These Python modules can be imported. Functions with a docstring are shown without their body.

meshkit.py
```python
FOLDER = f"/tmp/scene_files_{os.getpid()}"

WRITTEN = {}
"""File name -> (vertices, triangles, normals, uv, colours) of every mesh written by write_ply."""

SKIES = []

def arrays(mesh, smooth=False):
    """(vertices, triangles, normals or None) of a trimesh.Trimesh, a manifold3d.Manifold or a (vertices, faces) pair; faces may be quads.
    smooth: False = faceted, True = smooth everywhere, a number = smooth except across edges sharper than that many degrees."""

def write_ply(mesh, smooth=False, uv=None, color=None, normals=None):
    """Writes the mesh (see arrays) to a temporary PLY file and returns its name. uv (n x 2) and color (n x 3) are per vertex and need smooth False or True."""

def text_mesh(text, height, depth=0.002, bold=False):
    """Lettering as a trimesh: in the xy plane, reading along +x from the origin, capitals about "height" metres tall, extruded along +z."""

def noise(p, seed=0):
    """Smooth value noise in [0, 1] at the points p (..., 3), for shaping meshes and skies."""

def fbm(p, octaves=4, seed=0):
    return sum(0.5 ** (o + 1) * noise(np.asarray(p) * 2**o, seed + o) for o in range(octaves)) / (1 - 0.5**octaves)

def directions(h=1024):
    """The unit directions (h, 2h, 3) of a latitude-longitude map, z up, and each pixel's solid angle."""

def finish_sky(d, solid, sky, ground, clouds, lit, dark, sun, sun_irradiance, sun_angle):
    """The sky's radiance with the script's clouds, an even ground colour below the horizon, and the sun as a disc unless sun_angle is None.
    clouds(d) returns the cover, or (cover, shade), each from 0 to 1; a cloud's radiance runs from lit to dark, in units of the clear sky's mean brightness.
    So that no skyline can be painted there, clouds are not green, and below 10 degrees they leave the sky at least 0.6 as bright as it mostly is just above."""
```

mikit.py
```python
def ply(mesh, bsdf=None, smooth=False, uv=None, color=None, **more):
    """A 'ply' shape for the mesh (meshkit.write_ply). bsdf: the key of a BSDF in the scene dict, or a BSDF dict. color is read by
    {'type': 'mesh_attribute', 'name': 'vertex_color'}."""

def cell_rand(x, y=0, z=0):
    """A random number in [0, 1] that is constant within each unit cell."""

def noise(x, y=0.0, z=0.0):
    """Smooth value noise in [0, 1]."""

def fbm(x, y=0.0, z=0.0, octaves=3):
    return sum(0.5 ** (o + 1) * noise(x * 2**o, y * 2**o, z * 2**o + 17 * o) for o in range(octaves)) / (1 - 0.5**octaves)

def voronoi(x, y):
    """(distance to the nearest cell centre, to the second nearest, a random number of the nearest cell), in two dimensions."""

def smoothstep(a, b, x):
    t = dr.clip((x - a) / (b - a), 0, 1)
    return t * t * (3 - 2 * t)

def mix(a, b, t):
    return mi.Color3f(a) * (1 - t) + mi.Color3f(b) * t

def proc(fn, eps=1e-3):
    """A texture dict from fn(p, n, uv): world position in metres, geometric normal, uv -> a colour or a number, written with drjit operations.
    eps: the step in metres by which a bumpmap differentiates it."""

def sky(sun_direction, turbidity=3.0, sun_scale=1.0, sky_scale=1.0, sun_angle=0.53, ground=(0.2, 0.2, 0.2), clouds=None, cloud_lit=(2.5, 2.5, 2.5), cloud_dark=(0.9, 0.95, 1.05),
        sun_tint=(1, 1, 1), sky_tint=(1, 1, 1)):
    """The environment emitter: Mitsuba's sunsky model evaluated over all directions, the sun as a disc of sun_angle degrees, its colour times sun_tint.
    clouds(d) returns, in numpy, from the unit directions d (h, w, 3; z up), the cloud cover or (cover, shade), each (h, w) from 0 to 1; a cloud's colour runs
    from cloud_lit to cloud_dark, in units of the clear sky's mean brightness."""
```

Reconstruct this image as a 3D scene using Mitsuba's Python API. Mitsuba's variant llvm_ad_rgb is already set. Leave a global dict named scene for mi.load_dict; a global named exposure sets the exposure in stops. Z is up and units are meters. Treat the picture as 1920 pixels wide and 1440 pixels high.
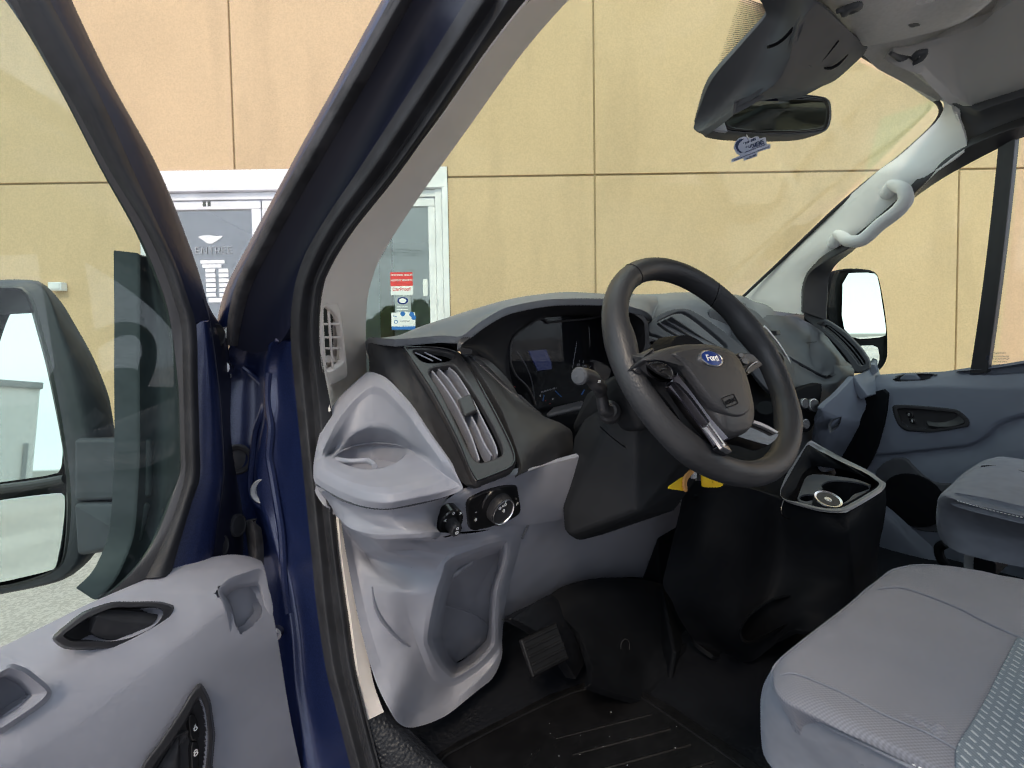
import math, random
import numpy as np, trimesh, mitsuba as mi, drjit as dr, mikit, meshkit
from scipy.interpolate import PchipInterpolator
from mikit import noise, fbm, voronoi, smoothstep, mix, proc
T = mi.ScalarTransform4f
scene, labels = {}, {}
# ---- camera, sky, exposure ------------------------------------------------
CAM = np.array([-1.117,-0.47,1.4])
cf, cu = np.array([0.547083,0.83603,-0.0418757]), np.array([0.0360701,0.026435,0.999])
scene['camera'] = {'type': 'perspective', 'fov': 90.0, 'fov_axis': 'x', 'near_clip': 0.02, 'far_clip': 500.0,
                   'to_world': T().look_at(origin=CAM.tolist(), target=(CAM + cf).tolist(), up=cu.tolist())}
def cloud_cover(d):
    s = meshkit.fbm(d * np.array([2.2, 2.2, 5.0]), 4, 3)
    return 0.93 + 0 * s, np.clip((s - .35) * 1.2, 0, .55)
scene['sky'] = mikit.sky((-.55, -.55, .75), turbidity=4, sun_scale=.22, sun_angle=14, clouds=cloud_cover,
                         cloud_lit=(2.2, 2.42, 2.78), cloud_dark=(1.3, 1.45, 1.7), ground=(.3, .3, .29))
exposure = 2.72
# ---- frames: the van stands nose up on a sloping apron, so it has its own frame (x right, y forward, z up) ---
VAN = np.array([[0.997235,-0.00432201,-0.0741809],[0.00297668,0.999829,-0.0182368],[0.0742471,0.0179655,0.997078]])
def to_world(v): return (np.asarray(v, float) - CAM) @ VAN.T + CAM
H, DE, DN = np.array([-1,0.62,0]), np.array([-0.848048,-0.529919,0]), np.array([0.529919,-0.848048,0])          # driver door: hinge foot, along the open door, its inner face
WC, E1, WU, WN = (np.array(v) for v in ([-0.427,0.028,1.334], [0.998612,0.0526756,0], [-0.025784,0.488806,0.872011], [0.0459337,-0.870801,0.489486]))    # steering wheel: centre, right, up, towards the driver
FH, UR = np.array([0.547563,0.836764,0]), np.array([0.836764,-0.547563,0])                            # building: into the wall, along the wall
def DP(s, z, o=0.0): return tuple(H + DE * s + DN * o + np.array([0, 0, z]))
def SP(a, b, o=0.0): return tuple(WC + E1 * a + WU * b + WN * o)
def WP(u, z, t=0.0): return CAM * [1, 1, 0] + FH * (4.2 - t) + UR * u + np.array([0, 0, z])

# ---- materials --------------------------------------------------------------
def rgb(c): return {'type': 'rgb', 'value': list(c) if hasattr(c, '__len__') else [c] * 3}
def pr(name, col, rough=.5, bump=None, bscale=1.0, eps=4e-4, **k):
    b = {'type': 'principled', 'base_color': col if isinstance(col, dict) else rgb(col), 'roughness': rough, **k}
    if bump is not None: b = {'type': 'bumpmap', 'arbitrary': proc(bump, eps), 'scale': bscale, 'bsdf': b}
    scene[name] = {'type': 'twosided', 'bsdf': b}
def leather(p, n, uv):
    return smoothstep(.25, .75, noise(p.x * 380, p.y * 380, p.z * 380)) * .7 + noise(p.x * 900 + 9, p.y * 900, p.z * 900) * .3
def leather_big(p, n, uv):
    return noise(p.x * 260, p.y * 260, p.z * 260) * .7 + noise(p.x * 800 + 9, p.y * 800, p.z * 800) * .3
def grime(base, amt=.12, f=9.0):
    def fn(p, n, uv):
        s = fbm(p.x * f, p.y * f, p.z * f, 4)
        return mix(base, [c * (1 - amt) for c in base], smoothstep(.35, .7, s))
    return proc(fn)
pr('grey_plastic', grime((.235, .242, .278), .10), .47, leather, .0003, 5e-4, specular=.45)
pr('grey_plastic_far', grime((.145, .166, .212), .12), .55, leather_big, .0002, specular=.45)
pr('beige_trim', grime((.72, .675, .63), .05, 6), .6, specular=.35)
pr('light_trim', grime((.67, .68, .67), .06, 6), .6, specular=.35)
pr('dark_plastic', grime((.031, .032, .036), .2, 14), .42, leather, .0003, 5e-4, specular=.45)
pr('dash_top', grime((.072, .077, .088), .15, 8), .5, leather_big, .0003, 7e-4, specular=.4)
pr('pad_top', grime((.165, .175, .192), .12, 8), .48, leather_big, .0004, 7e-4, specular=.5)
pr('column_plastic', grime((.014, .0155, .018), .2, 14), .5, leather_big, .0006, 7e-4, specular=.3)
pr('satin_black', (.03, .03, .033), .38, specular=.5)
pr('black_plastic', grime((.0065, .0074, .0095), .25, 14), .6, leather_big, .0003, specular=.08)
pr('rim_satin', (.20, .205, .21), .32, specular=.5)
pr('mirror_shell', grime((.066, .068, .085), .2, 20), .5, leather_big, .0003, specular=.45)
pr('gloss_black', (.008, .008, .009), .12, specular=.5, clearcoat=.6)
pr('rubber', grime((.026, .027, .031), .3, 20), .55, specular=.3)
pr('rubber_old', grime((.045, .045, .050), .45, 34), .7, specular=.2)
def flake(p, n, uv):
    return mix((.0035, .008, .036), (.008, .018, .08), noise(p.x * 900, p.y * 900, p.z * 900))
pr('navy_paint', proc(flake), .34, metallic=.3, clearcoat=1.0, clearcoat_gloss=.96, specular=.5)
pr('navy_frame', (.007, .009, .022), .45, clearcoat=.3, clearcoat_gloss=.7, specular=.3)
def floor_bump(p, n, uv): return noise(p.x * 260, p.y * 260, p.z * 260)
pr('floor_rubber', grime((.007, .008, .011), .3), .45, floor_bump, .0012, specular=.35)
pr('mat_rubber', grime((.007, .007, .008), .4, 25), .42, leather_big, .0004, specular=.3)
def weave(p, n, uv):
    a = dr.sin((p.x * .55 + p.y * .83) * 6.283 / .0030); b = dr.sin((p.x * .83 - p.y * .55 + p.z * .9) * 6.283 / .0036)
    return a * .5 + b * .3
def cloth_col(p, n, uv):
    s = weave(p, n, uv) * .5 + .5
    return mix((.14, .147, .172), (.225, .234, .272), s) * (0.88 + .24 * fbm(p.x * 12, p.y * 12, p.z * 12))
pr('seat_cloth', proc(cloth_col), .85, weave, .0004, sheen=.35, specular=.2)
def side_col(p, n, uv):
    return mix((.155, .167, .20), (.195, .21, .245), fbm(p.x * 60, p.y * 60, p.z * 60)) * (0.85 + .3 * fbm(p.x * 9, p.y * 9, p.z * 9 + 4))
pr('seat_side', proc(side_col), .85, sheen=.4, specular=.2)
def insert_col(p, n, uv):
    u, v = (p.x * .45 + p.y * .89) / .0105, (p.x * .89 - p.y * .45) / .0085
    row = dr.abs(v - dr.floor(v) - .5); w = u + dr.floor(v) * .5; dash = dr.abs(w - dr.floor(w) - .5)
    m = (1 - smoothstep(.1, .16, row)) * (1 - smoothstep(.3, .36, dash))
    f = dr.sin(v * 6.283 * 3) * .5 + .5
    return mix(mix((.12, .15, .18), (.16, .195, .23), f), (.34, .375, .40), m)
pr('seat_insert', proc(insert_col), .85, sheen=.3, specular=.2)
def felt(p, n, uv): return mix((.50, .495, .47), (.60, .59, .565), fbm(p.x * 240, p.y * 240, p.z * 240))
pr('headliner', proc(felt), .95, specular=.1)
pr('visor_cloth', (.42, .42, .405), .9, specular=.15)
pr('overhead_dark', grime((.075, .080, .088), .1), .55, specular=.4)
scene['chrome'] = {'type': 'twosided', 'bsdf': {'type': 'roughconductor', 'material': 'Al', 'alpha': .12}}
scene['silver'] = {'type': 'twosided', 'bsdf': {'type': 'roughconductor', 'material': 'Al', 'alpha': .28, 'specular_reflectance': rgb((.6, .6, .62))}}
scene['smoked_chrome'] = {'type': 'twosided', 'bsdf': {'type': 'roughconductor', 'material': 'Al', 'alpha': .2, 'specular_reflectance': rgb((.16, .16, .18))}}
scene['mirror_glass'] = {'type': 'twosided', 'bsdf': {'type': 'conductor', 'material': 'Ag', 'specular_reflectance': rgb((.88, .93, .92))}}
scene['dim_mirror'] = {'type': 'twosided', 'bsdf': {'type': 'conductor', 'material': 'Ag', 'specular_reflectance': rgb((.30, .34, .34))}}
def pane(name, tint, ior=1.5, refl=1.0):
    scene[name] = {'type': 'thindielectric', 'int_ior': ior, 'specular_transmittance': rgb(tint), 'specular_reflectance': rgb(refl)}
pane('windscreen_tint', (.87, .99, .86), 1.5, .55); pane('door_tint', (.71, .85, .76), 1.5, .6); pane('clear_pane', (.93, .95, .92)); pane('shop_pane', (.82, .88, .86), 1.95); pane('lens', (.9, .9, .92), 1.4, .3)
def print_mat(name, c, rough=.6): pr(name, c, rough, specular=.3)
print_mat('white_print', (.75, .76, .76)); print_mat('grey_print', (.38, .39, .41)); print_mat('red_print', (.62, .05, .05)); print_mat('blue_print', (.03, .14, .42)); print_mat('badge_blue', (.01, .03, .16), .2)
print_mat('card_white', (.7, .72, .72)); print_mat('card_grey', (.3, .34, .36)); print_mat('yellow_tag', (.80, .52, .02), .45); print_mat('tan_fob', (.5, .25, .08)); print_mat('ink', (.03, .05, .12)); print_mat('tag_silver', (.42, .46, .58), .5)
def stucco(p, n, uv):
    u = p.x * float(UR[0]) + p.y * float(UR[1])
    a = fbm(u * 1.3, p.z * 1.1, 3.0, 4); b = fbm(u * 5, p.z * .9, 7.0, 3); c = noise(u * 130, p.z * 130, 1.0)
    col = mix((.58, .43, .265), (.545, .405, .25), smoothstep(.3, .75, a))
    col = col * (1 - .07 * smoothstep(.55, .8, b))
    return col * (.93 + .14 * c)
def stucco_bump(p, n, uv): return noise(p.x * 150, p.y * 150, p.z * 150)
pr('stucco', proc(stucco), .9, stucco_bump, .0012, 1e-3, specular=.15)
pr('joint_shadow', (.36, .28, .17), .9)
pr('white_frame', grime((.74, .75, .77), .12, 5), .4, specular=.5)
pr('inside_wall', (.72, .74, .75), .9); pr('inside_dark', (.07, .085, .08), .8); pr('inside_floor', (.22, .2, .18), .6)
def asphalt(p, n, uv):
    c = noise(p.x * 90, p.y * 90, 2.0); d = fbm(p.x * .8, p.y * .8, 1.0, 4)
    return mix((.35, .325, .32), (.46, .43, .425), smoothstep(.2, .9, c)) * (.72 + .55 * d)
pr('asphalt', proc(asphalt), .9, specular=.2)
pr('trailer_white', (.7, .72, .73), .5); pr('timber', (.16, .12, .09), .9); pr('steel_grey', (.3, .32, .34), .5); pr('corrugated', (.5, .53, .55), .5)
scene['leaf'] = {'type': 'twosided', 'bsdf': {'type': 'principled', 'base_color': proc(lambda p, n, uv: mix((.035, .085, .02), (.10, .19, .05), noise(p.x * 6, p.y * 6, p.z * 6))), 'roughness': .6}}

# ---- mesh helpers -------------------------------------------------------------
A = lambda p: np.asarray(p, float)
def rs(P, n):
    P = A(P)
    d = np.r_[0, np.cumsum(np.linalg.norm(np.diff(P, axis=0), axis=1) + 1e-9)]
    t = np.linspace(0, d[-1], n)
    if len(P) == 2: return P[0] + (P[1] - P[0]) * (t / d[-1])[:, None]
    return PchipInterpolator(d, P, axis=0)(t)
def rsc(P, n):
    P = A(P); k = len(P); Q = np.vstack([P[-3:], P, P[:4]])
    d = np.r_[0, np.cumsum(np.linalg.norm(np.diff(Q, axis=0), axis=1) + 1e-9)]
    return PchipInterpolator(d, Q, axis=0)(np.linspace(d[3], d[3 + k], n, endpoint=False))
def soft(P, it=2, closed=True, w=.2):
    P = A(P)
    for _ in range(it):
        Q = np.roll(P, -1, 0) if closed else P[1:]
        S = P if closed else P[:-1]
        N = np.empty((2 * len(S), 3)); N[0::2] = S * (1 - w) + Q * w; N[1::2] = S * w + Q * (1 - w)
        P = N if closed else np.vstack([P[:1], N, P[-1:]])
    return P
def grid_faces(a, b, wrap=False):
    i, j = np.meshgrid(np.arange(a - 1), np.arange(b if wrap else b - 1), indexing='ij'); k = (j + 1) % b
    q = np.stack([i * b + j, i * b + k, (i + 1) * b + k, (i + 1) * b + j], -1).reshape(-1, 4)
    return np.vstack([q[:, [0, 1, 2]], q[:, [0, 2, 3]]])
def mesh(v, f): return trimesh.Trimesh(A(v), np.asarray(f), process=False)
def grid_normals(g):
    du, dv = np.gradient(g, axis=0), np.gradient(g, axis=1)
    n = np.cross(du, dv); return n / (np.linalg.norm(n, axis=-1, keepdims=True) + 1e-12)
def loft(rows, nu=28, nv=None, t=.004, edge=.0, ref=None, straight=False, nz=0, nf=6, cut=()):
    """A panel through the rows (each a line of points), t thick, its rim rolled over by edge."""
    R_ = np.array([rs(r, nu) for r in rows]); nv = nv or max(2, 6 * (len(rows) - 1) + 1)
    if straight or len(rows) == 2:
        s = np.linspace(0, len(rows) - 1, nv); g = PchipInterpolator(np.arange(len(rows)), R_, axis=0)(s) if not straight and len(rows) > 2 else np.array([[np.interp(s, range(len(rows)), R_[:, j, k]) for k in range(3)] for j in range(nu)]).transpose(2, 0, 1)
    else:
        m = np.r_[0, np.cumsum(np.linalg.norm(np.diff(R_, axis=0), axis=2).mean(1) + 1e-6)]
        g = PchipInterpolator(m, R_, axis=0)(np.linspace(0, m[-1], nv))
    n = grid_normals(g); c = CAM if ref is None else A(ref)
    if ((c - g) * n).sum(-1).mean() < 0: n = -n; g = g[:, ::-1]; n = n[:, ::-1]
    if nz: g = g + n * (nz * (meshkit.fbm(g * nf, 3)[..., None] - .5))
    a, b = g.shape[:2]
    if edge:
        G_ = np.pad(g, ((1, 1), (1, 1), (0, 0)), mode='edge'); N_ = np.pad(n, ((1, 1), (1, 1), (0, 0)), mode='edge')
        o = np.zeros_like(G_)
        G0 = G_.copy(); G0[0, 1:-1] -= N_[0, 1:-1] * edge; G0[-1, 1:-1] -= N_[-1, 1:-1] * edge; G0[:, 0] -= N_[:, 0] * edge; G0[:, -1] -= N_[:, -1] * edge
        sh = edge * .7
        d = g[0] - g[1]; G0[0, 1:-1] += sh * d / (np.linalg.norm(d, axis=-1, keepdims=True) + 1e-9)
        d = g[-1] - g[-2]; G0[-1, 1:-1] += sh * d / (np.linalg.norm(d, axis=-1, keepdims=True) + 1e-9)
        d = g[:, 0] - g[:, 1]; G0[1:-1, 0] += sh * d / (np.linalg.norm(d, axis=-1, keepdims=True) + 1e-9)
        d = g[:, -1] - g[:, -2]; G0[1:-1, -1] += sh * d / (np.linalg.norm(d, axis=-1, keepdims=True) + 1e-9)
        g, n = G0, N_; a, b = g.shape[:2]
    back = g - n * t
    f1 = grid_faces(a, b); f2 = f1[:, ::-1] + a * b
    ring = np.r_[np.arange(b), np.arange(1, a) * b + b - 1, (a - 1) * b + np.arange(b - 2, -1, -1), np.arange(a - 2, 0, -1) * b]
    r2 = np.roll(ring, -1)
    side = np.vstack([np.stack([r2, ring, ring + a * b], 1), np.stack([r2, ring + a * b, r2 + a * b], 1)])
    m = mesh(np.vstack([g.reshape(-1, 3), back.reshape(-1, 3)]), np.vstack([f1, f2, side]))
    if cut:
        from shapely import Polygon, contains_xy
        cen = m.triangles_center; keep = np.ones(len(cen), bool)
        for o in cut:
            o = A(o); oc, ou, ov, on = frame_of(o, CAM); pg_ = Polygon(np.stack([(o - oc) @ ou, (o - oc) @ ov], 1)).buffer(0); d = cen - oc
            keep &= ~(contains_xy(pg_, d @ ou, d @ ov) & (np.abs(d @ on) < .045))
        m.update_faces(keep)
    return m
def cloft(curves, n=72, m=4, cap=True, cap0=False, straight=True):
    """A tube-like skin through closed curves that start at matching points; cap closes its last curve."""
    if len({len(c) for c in curves}) == 1 and len(curves[0]) == 16:
        k = 16; x = np.arange(-3, k + 4); K = np.array([PchipInterpolator(x, np.vstack([A(c)[-3:], A(c), A(c)[:4]]), axis=0)(np.linspace(0, k, n, endpoint=False)) for c in curves])
    else: K = np.array([rsc(c, n) for c in curves])
    s = np.linspace(0, len(K) - 1, m * (len(K) - 1) + 1)
    if straight: g = np.stack([np.stack([np.interp(s, np.arange(len(K)), K[:, j, k]) for k in range(3)], -1) for j in range(n)], 1)
    else: g = PchipInterpolator(np.arange(len(K)), K, axis=0)(s)
    v = g.reshape(-1, 3); f = grid_faces(len(s), n, True); i = np.arange(n)
    if cap: v = np.vstack([v, g[-1].mean(0)]); f = np.vstack([f, np.stack([(len(s) - 1) * n + i, (len(s) - 1) * n + (i + 1) % n, i * 0 + len(v) - 1], 1)])
    if cap0: v = np.vstack([v, g[0].mean(0)]); f = np.vstack([f, np.stack([(i + 1) % n, i, i * 0 + len(v) - 1], 1)])
    M = mesh(v, f); return M
def frame_of(P, ref):
    c = P.mean(0); n = np.linalg.svd(P - c)[2][2]
    if (ref - c) @ n < 0: n = -n
    u = np.cross([0, 0, 1.], n) if abs(n[2]) < .9 else np.cross([0, 1., 0], n)
    u /= np.linalg.norm(u); return c, u, np.cross(n, u), n
def inset(p, b):
    d1 = p - np.roll(p, 1, 0); d2 = np.roll(p, -1, 0) - p
    nn = lambda d: np.stack([-d[:, 1], d[:, 0]], 1) / (np.linalg.norm(d, axis=1, keepdims=True) + 1e-12)
    n = nn(d1) + nn(d2); n /= np.linalg.norm(n, axis=1, keepdims=True) + 1e-12
    return p + n * b
def slab(outer, holes=(), t=.01, b=.0012, ref=None, it=1, flat=True):
    """A plate with the outline outer (nearly planar points), holes through it, thickness t away from ref and rounded front rims b."""
    ref = CAM if ref is None else A(ref); O = soft(outer, it) if it else A(outer)
    c, u, v, n = frame_of(O, ref)
    two = lambda P: np.stack([(P - c) @ u, (P - c) @ v], 1)
    rings = [two(O)] + [two(soft(h, it) if it else A(h)) for h in holes]
    area = lambda p: .5 * (p[:, 0] * np.roll(p[:, 1], -1) - p[:, 1] * np.roll(p[:, 0], -1)).sum()
    rings = [(r if (area(r) > 0) == (i == 0) else r[::-1]) for i, r in enumerate(rings)]
    from shapely import Polygon
    ins = [inset(r, b) for r in rings]; mid = [inset(r, b * .3) for r in rings]
    poly = Polygon(ins[0], ins[1:])
    if not poly.is_valid: ins = mid = rings; poly = Polygon(rings[0], rings[1:]).buffer(0)
    import manifold3d
    tri = manifold3d.triangulate([np.ascontiguousarray(r) for r in ins])
    flat2 = np.vstack(ins); V, F, at = [], [], 0
    up = lambda p, z: c + p[:, :1] * u + p[:, 1:] * v + n * z
    V.append(up(flat2, 0)); F.append(np.asarray(tri)); at = len(flat2)
    V.append(up(np.vstack(rings), -t)); F.append(np.asarray(tri)[:, ::-1] + at); base_back = at; at += len(flat2)
    o = 0
    for r, mm, ii in zip(rings, mid, ins):
        k = len(r); lay = [up(ii, 0), up(mm, -b * .3), up(r, -b), up(r, -t)]
        V += lay; F.append(grid_faces(4, k, True)[:, ::-1] + at); at += 4 * k; o += k
    return mesh(np.vstack(V), np.vstack(F))
def tube(P, r, n=12, closed=False, flat=1.0, up=None, res=None):
    P = A(P); P = (rsc(P, res or 4 * len(P)) if closed else rs(P, res or max(2, 5 * (len(P) - 1) + 1)))
    t = np.roll(P, -1, 0) - np.roll(P, 1, 0) if closed else np.gradient(P, axis=0)
    t /= np.linalg.norm(t, axis=1, keepdims=True)
    if up is None: up = np.linalg.svd(P - P.mean(0))[2][2] if len(P) > 3 else np.array([.31, .2, .92])
    a = np.cross(t, A(up)); a /= np.linalg.norm(a, axis=1, keepdims=True) + 1e-12; b = np.cross(a, t)
    ang = np.arange(n) * 2 * np.pi / n; r = np.broadcast_to(r, (len(P),)) if np.ndim(r) == 0 or len(r) == len(P) else np.interp(np.linspace(0, 1, len(P)), np.linspace(0, 1, len(r)), r)
    g = P[:, None] + r[:, None, None] * (np.cos(ang)[None, :, None] * a[:, None] + flat * np.sin(ang)[None, :, None] * b[:, None])
    v = g.reshape(-1, 3); f = grid_faces(len(P), n, True)[:, ::-1]
    if closed:
        i = np.arange(n); k = (len(P) - 1) * n; f = np.vstack([f, np.stack([i, k + i, k + (i + 1) % n], 1), np.stack([i, k + (i + 1) % n, (i + 1) % n], 1)])
    else:
        v = np.vstack([v, P[:1], P[-1:]]); i = np.arange(n); k = (len(P) - 1) * n
        f = np.vstack([f, np.stack([(i + 1) % n, i, i * 0 + len(v) - 2], 1), np.stack([k + i, k + (i + 1) % n, i * 0 + len(v) - 1], 1)])
    m = mesh(v, f)
    if m.volume < 0: m.invert()
    return m
ICO = trimesh.creation.icosphere(subdivisions=2).vertices
def hull(P, r=.01):
    P = A(P); r = np.broadcast_to(r, (len(P),))
    return trimesh.convex.convex_hull(np.vstack([p + ICO * q for p, q in zip(P, r)]))
def frame(o, ex, ey, ez=None):
    M = np.eye(4); M[:3, 0], M[:3, 1] = ex, ey; M[:3, 2] = np.cross(ex, ey) if ez is None else ez; M[:3, 3] = o; return M
def disc(c, axis, r, h, n=40, b=.001, r2=None):
    """A lathe-turned puck along axis, base at c."""
    r2 = r if r2 is None else r2; z = A(axis) / np.linalg.norm(axis); x = np.cross(z, [.3, .2, .9]); x /= np.linalg.norm(x); y = np.cross(z, x)
    prof = [(0, 0), (r, 0), (r2, h - b), (r2 - b * .3, h - b * .3), (r2 - b, h), (0, h)]
    return lathe(c, z, prof, n)
def lathe(c, axis, prof, n=40, ex=None, sx=1.0):
    z = A(axis) / np.linalg.norm(axis); x = np.cross(z, [.3, .2, .9]) if ex is None else A(ex) - z * (A(ex) @ z); x /= np.linalg.norm(x); y = np.cross(z, x)
    a = np.arange(n) * 2 * np.pi / n
    g = np.array([c + z * h + r * (sx * np.cos(a)[:, None] * x + np.sin(a)[:, None] * y) for r, h in prof])
    m = mesh(g.reshape(-1, 3), grid_faces(len(prof), n, True)[:, ::-1]); return m
def box(lo, hi, b=.002):
    lo, hi = A(lo), A(hi); P = [[(lo if (k >> i) & 1 else hi)[i] + (b if (k >> i) & 1 else -b) for i in range(3)] for k in range(8)]
    m = trimesh.creation.icosphere(subdivisions=1).vertices * b
    return trimesh.convex.convex_hull(np.vstack([A(p) + m for p in P]))
def obox(o, ex, ey, ez, lo, hi, b=.002):
    m = box(lo, hi, b); m.apply_transform(frame(o, A(ex), A(ey), A(ez)));
    if m.volume < 0: m.invert()
    return m
def text(s, h, o, ex, ey, depth=.0006, bold=False, center=True):
    m = meshkit.text_mesh(s, h, depth, bold)
    if center: m.apply_translation([-(m.bounds[0][0] + m.bounds[1][0]) / 2, -h / 2, 0])
    ex = A(ex) / np.linalg.norm(ex); ey = A(ey) - ex * (A(ey) @ ex); ey /= np.linalg.norm(ey)
    m.apply_transform(frame(A(o), ex, ey)); return m
def drape(P, m, lift=.0012, n=80):
    from scipy.spatial import cKDTree
    P = rs(P, n); v = m.vertices; nv_ = len(v) // 2; v = v[:nv_]; d, i = cKDTree(v[:, :2]).query(P[:, :2], k=6); w = 1 / (d + 1e-5)
    P[:, 2] = (v[i, 2] * w).sum(1) / w.sum(1) + lift; return P
def cat(*ms): return trimesh.util.concatenate(list(ms))
def free(key):
    if key not in scene and not any(k.startswith(key + '__') for k in scene): return key
    i = 1
    while f'{key}_{i:03d}' in scene or any(k.startswith(f'{key}_{i:03d}__') for k in scene): i += 1
    return f'{key}_{i:03d}'
def add(key, m, mat, smooth=35, van=False, label=None, **more):
    key = free(key); m = mesh(m.vertices, m.faces)
    if van: m.vertices = to_world(m.vertices)
    scene[key] = mikit.ply(m, mat, smooth)
    if label: labels[key] = {'label': label}
    return key
def part(name, m, mat, smooth=35, label=None, **k): return add('van__' + name, m, mat, smooth, True, label)
def sub(parent, name, m, mat, smooth=35, label=None): return add(parent + '__' + name, m, mat, smooth, True, label)
def thing(key, label, cat_, group=None):
    key = free(key); labels[key] = {'label': label, 'category': cat_}
    if group: labels[key]['group'] = group
    return key
def stuffify(key): labels.setdefault(key, {})['kind'] = 'stuff'

#==== the van ====
labels['van'] = {'label': 'navy blue van with its driver door open, seen into its grey and black cab', 'category': 'van'}

# -- glass and shell --
part('windshield', mesh([(-.92, .98, 1.36), (.92, .98, 1.36), (.83, .125, 1.99), (-.735, .125, 1.99)], [[0, 1, 2], [0, 2, 3]]), 'windscreen_tint', False, 'wide tinted windshield')
roof = part('roof', box((-.84, -4.2, 2.06), (.84, .03, 2.11), .02), 'navy_paint')
part('cargo_floor', box((-.93, -4.2, .56), (.93, -1.5, .6)), 'grey_plastic_far')
for s in (-1, 1):
    wl = part('side_wall', box((s * .968 - .017, -4.2, .35), (s * .968 + .017, -.82, 1.2)), 'navy_paint')
    for y0, y1 in ((-1.0, -.82), (-2.55, -2.35), (-4.2, -3.95)): sub(wl, 'post', box((s * .93 - .03, y0, 1.203), (s * .93 + .03, y1, 2.05)), 'navy_paint')
    for y0, y1 in ((-2.345, -1.005), (-3.945, -2.555)): sub(wl, 'side_window', mesh([(s * .94, y0, 1.2), (s * .94, y1, 1.2), (s * .90, y1, 2.06), (s * .90, y0, 2.06)], [[0, 1, 2], [0, 2, 3]]), 'clear_pane', False)
    sub(wl, 'inner_lining', box((s * .94 - .01, -4.2, .6), (s * .94 + .01, -.82, 1.19)), 'light_trim')
part('firewall', box((-.9, .88, .45), (.9, .92, 1.3)), 'black_plastic')
hood = part('hood', loft([[(-.9, .95, 1.31), (0, .97, 1.33), (.9, .95, 1.31)], [(-.93, 1.2, 1.22), (0, 1.25, 1.24), (.93, 1.2, 1.22)], [(-.85, 1.55, 1.02), (0, 1.63, 1.04), (.85, 1.55, 1.02)]], t=.01, ref=(0, 1, 3)), 'navy_paint')
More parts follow.
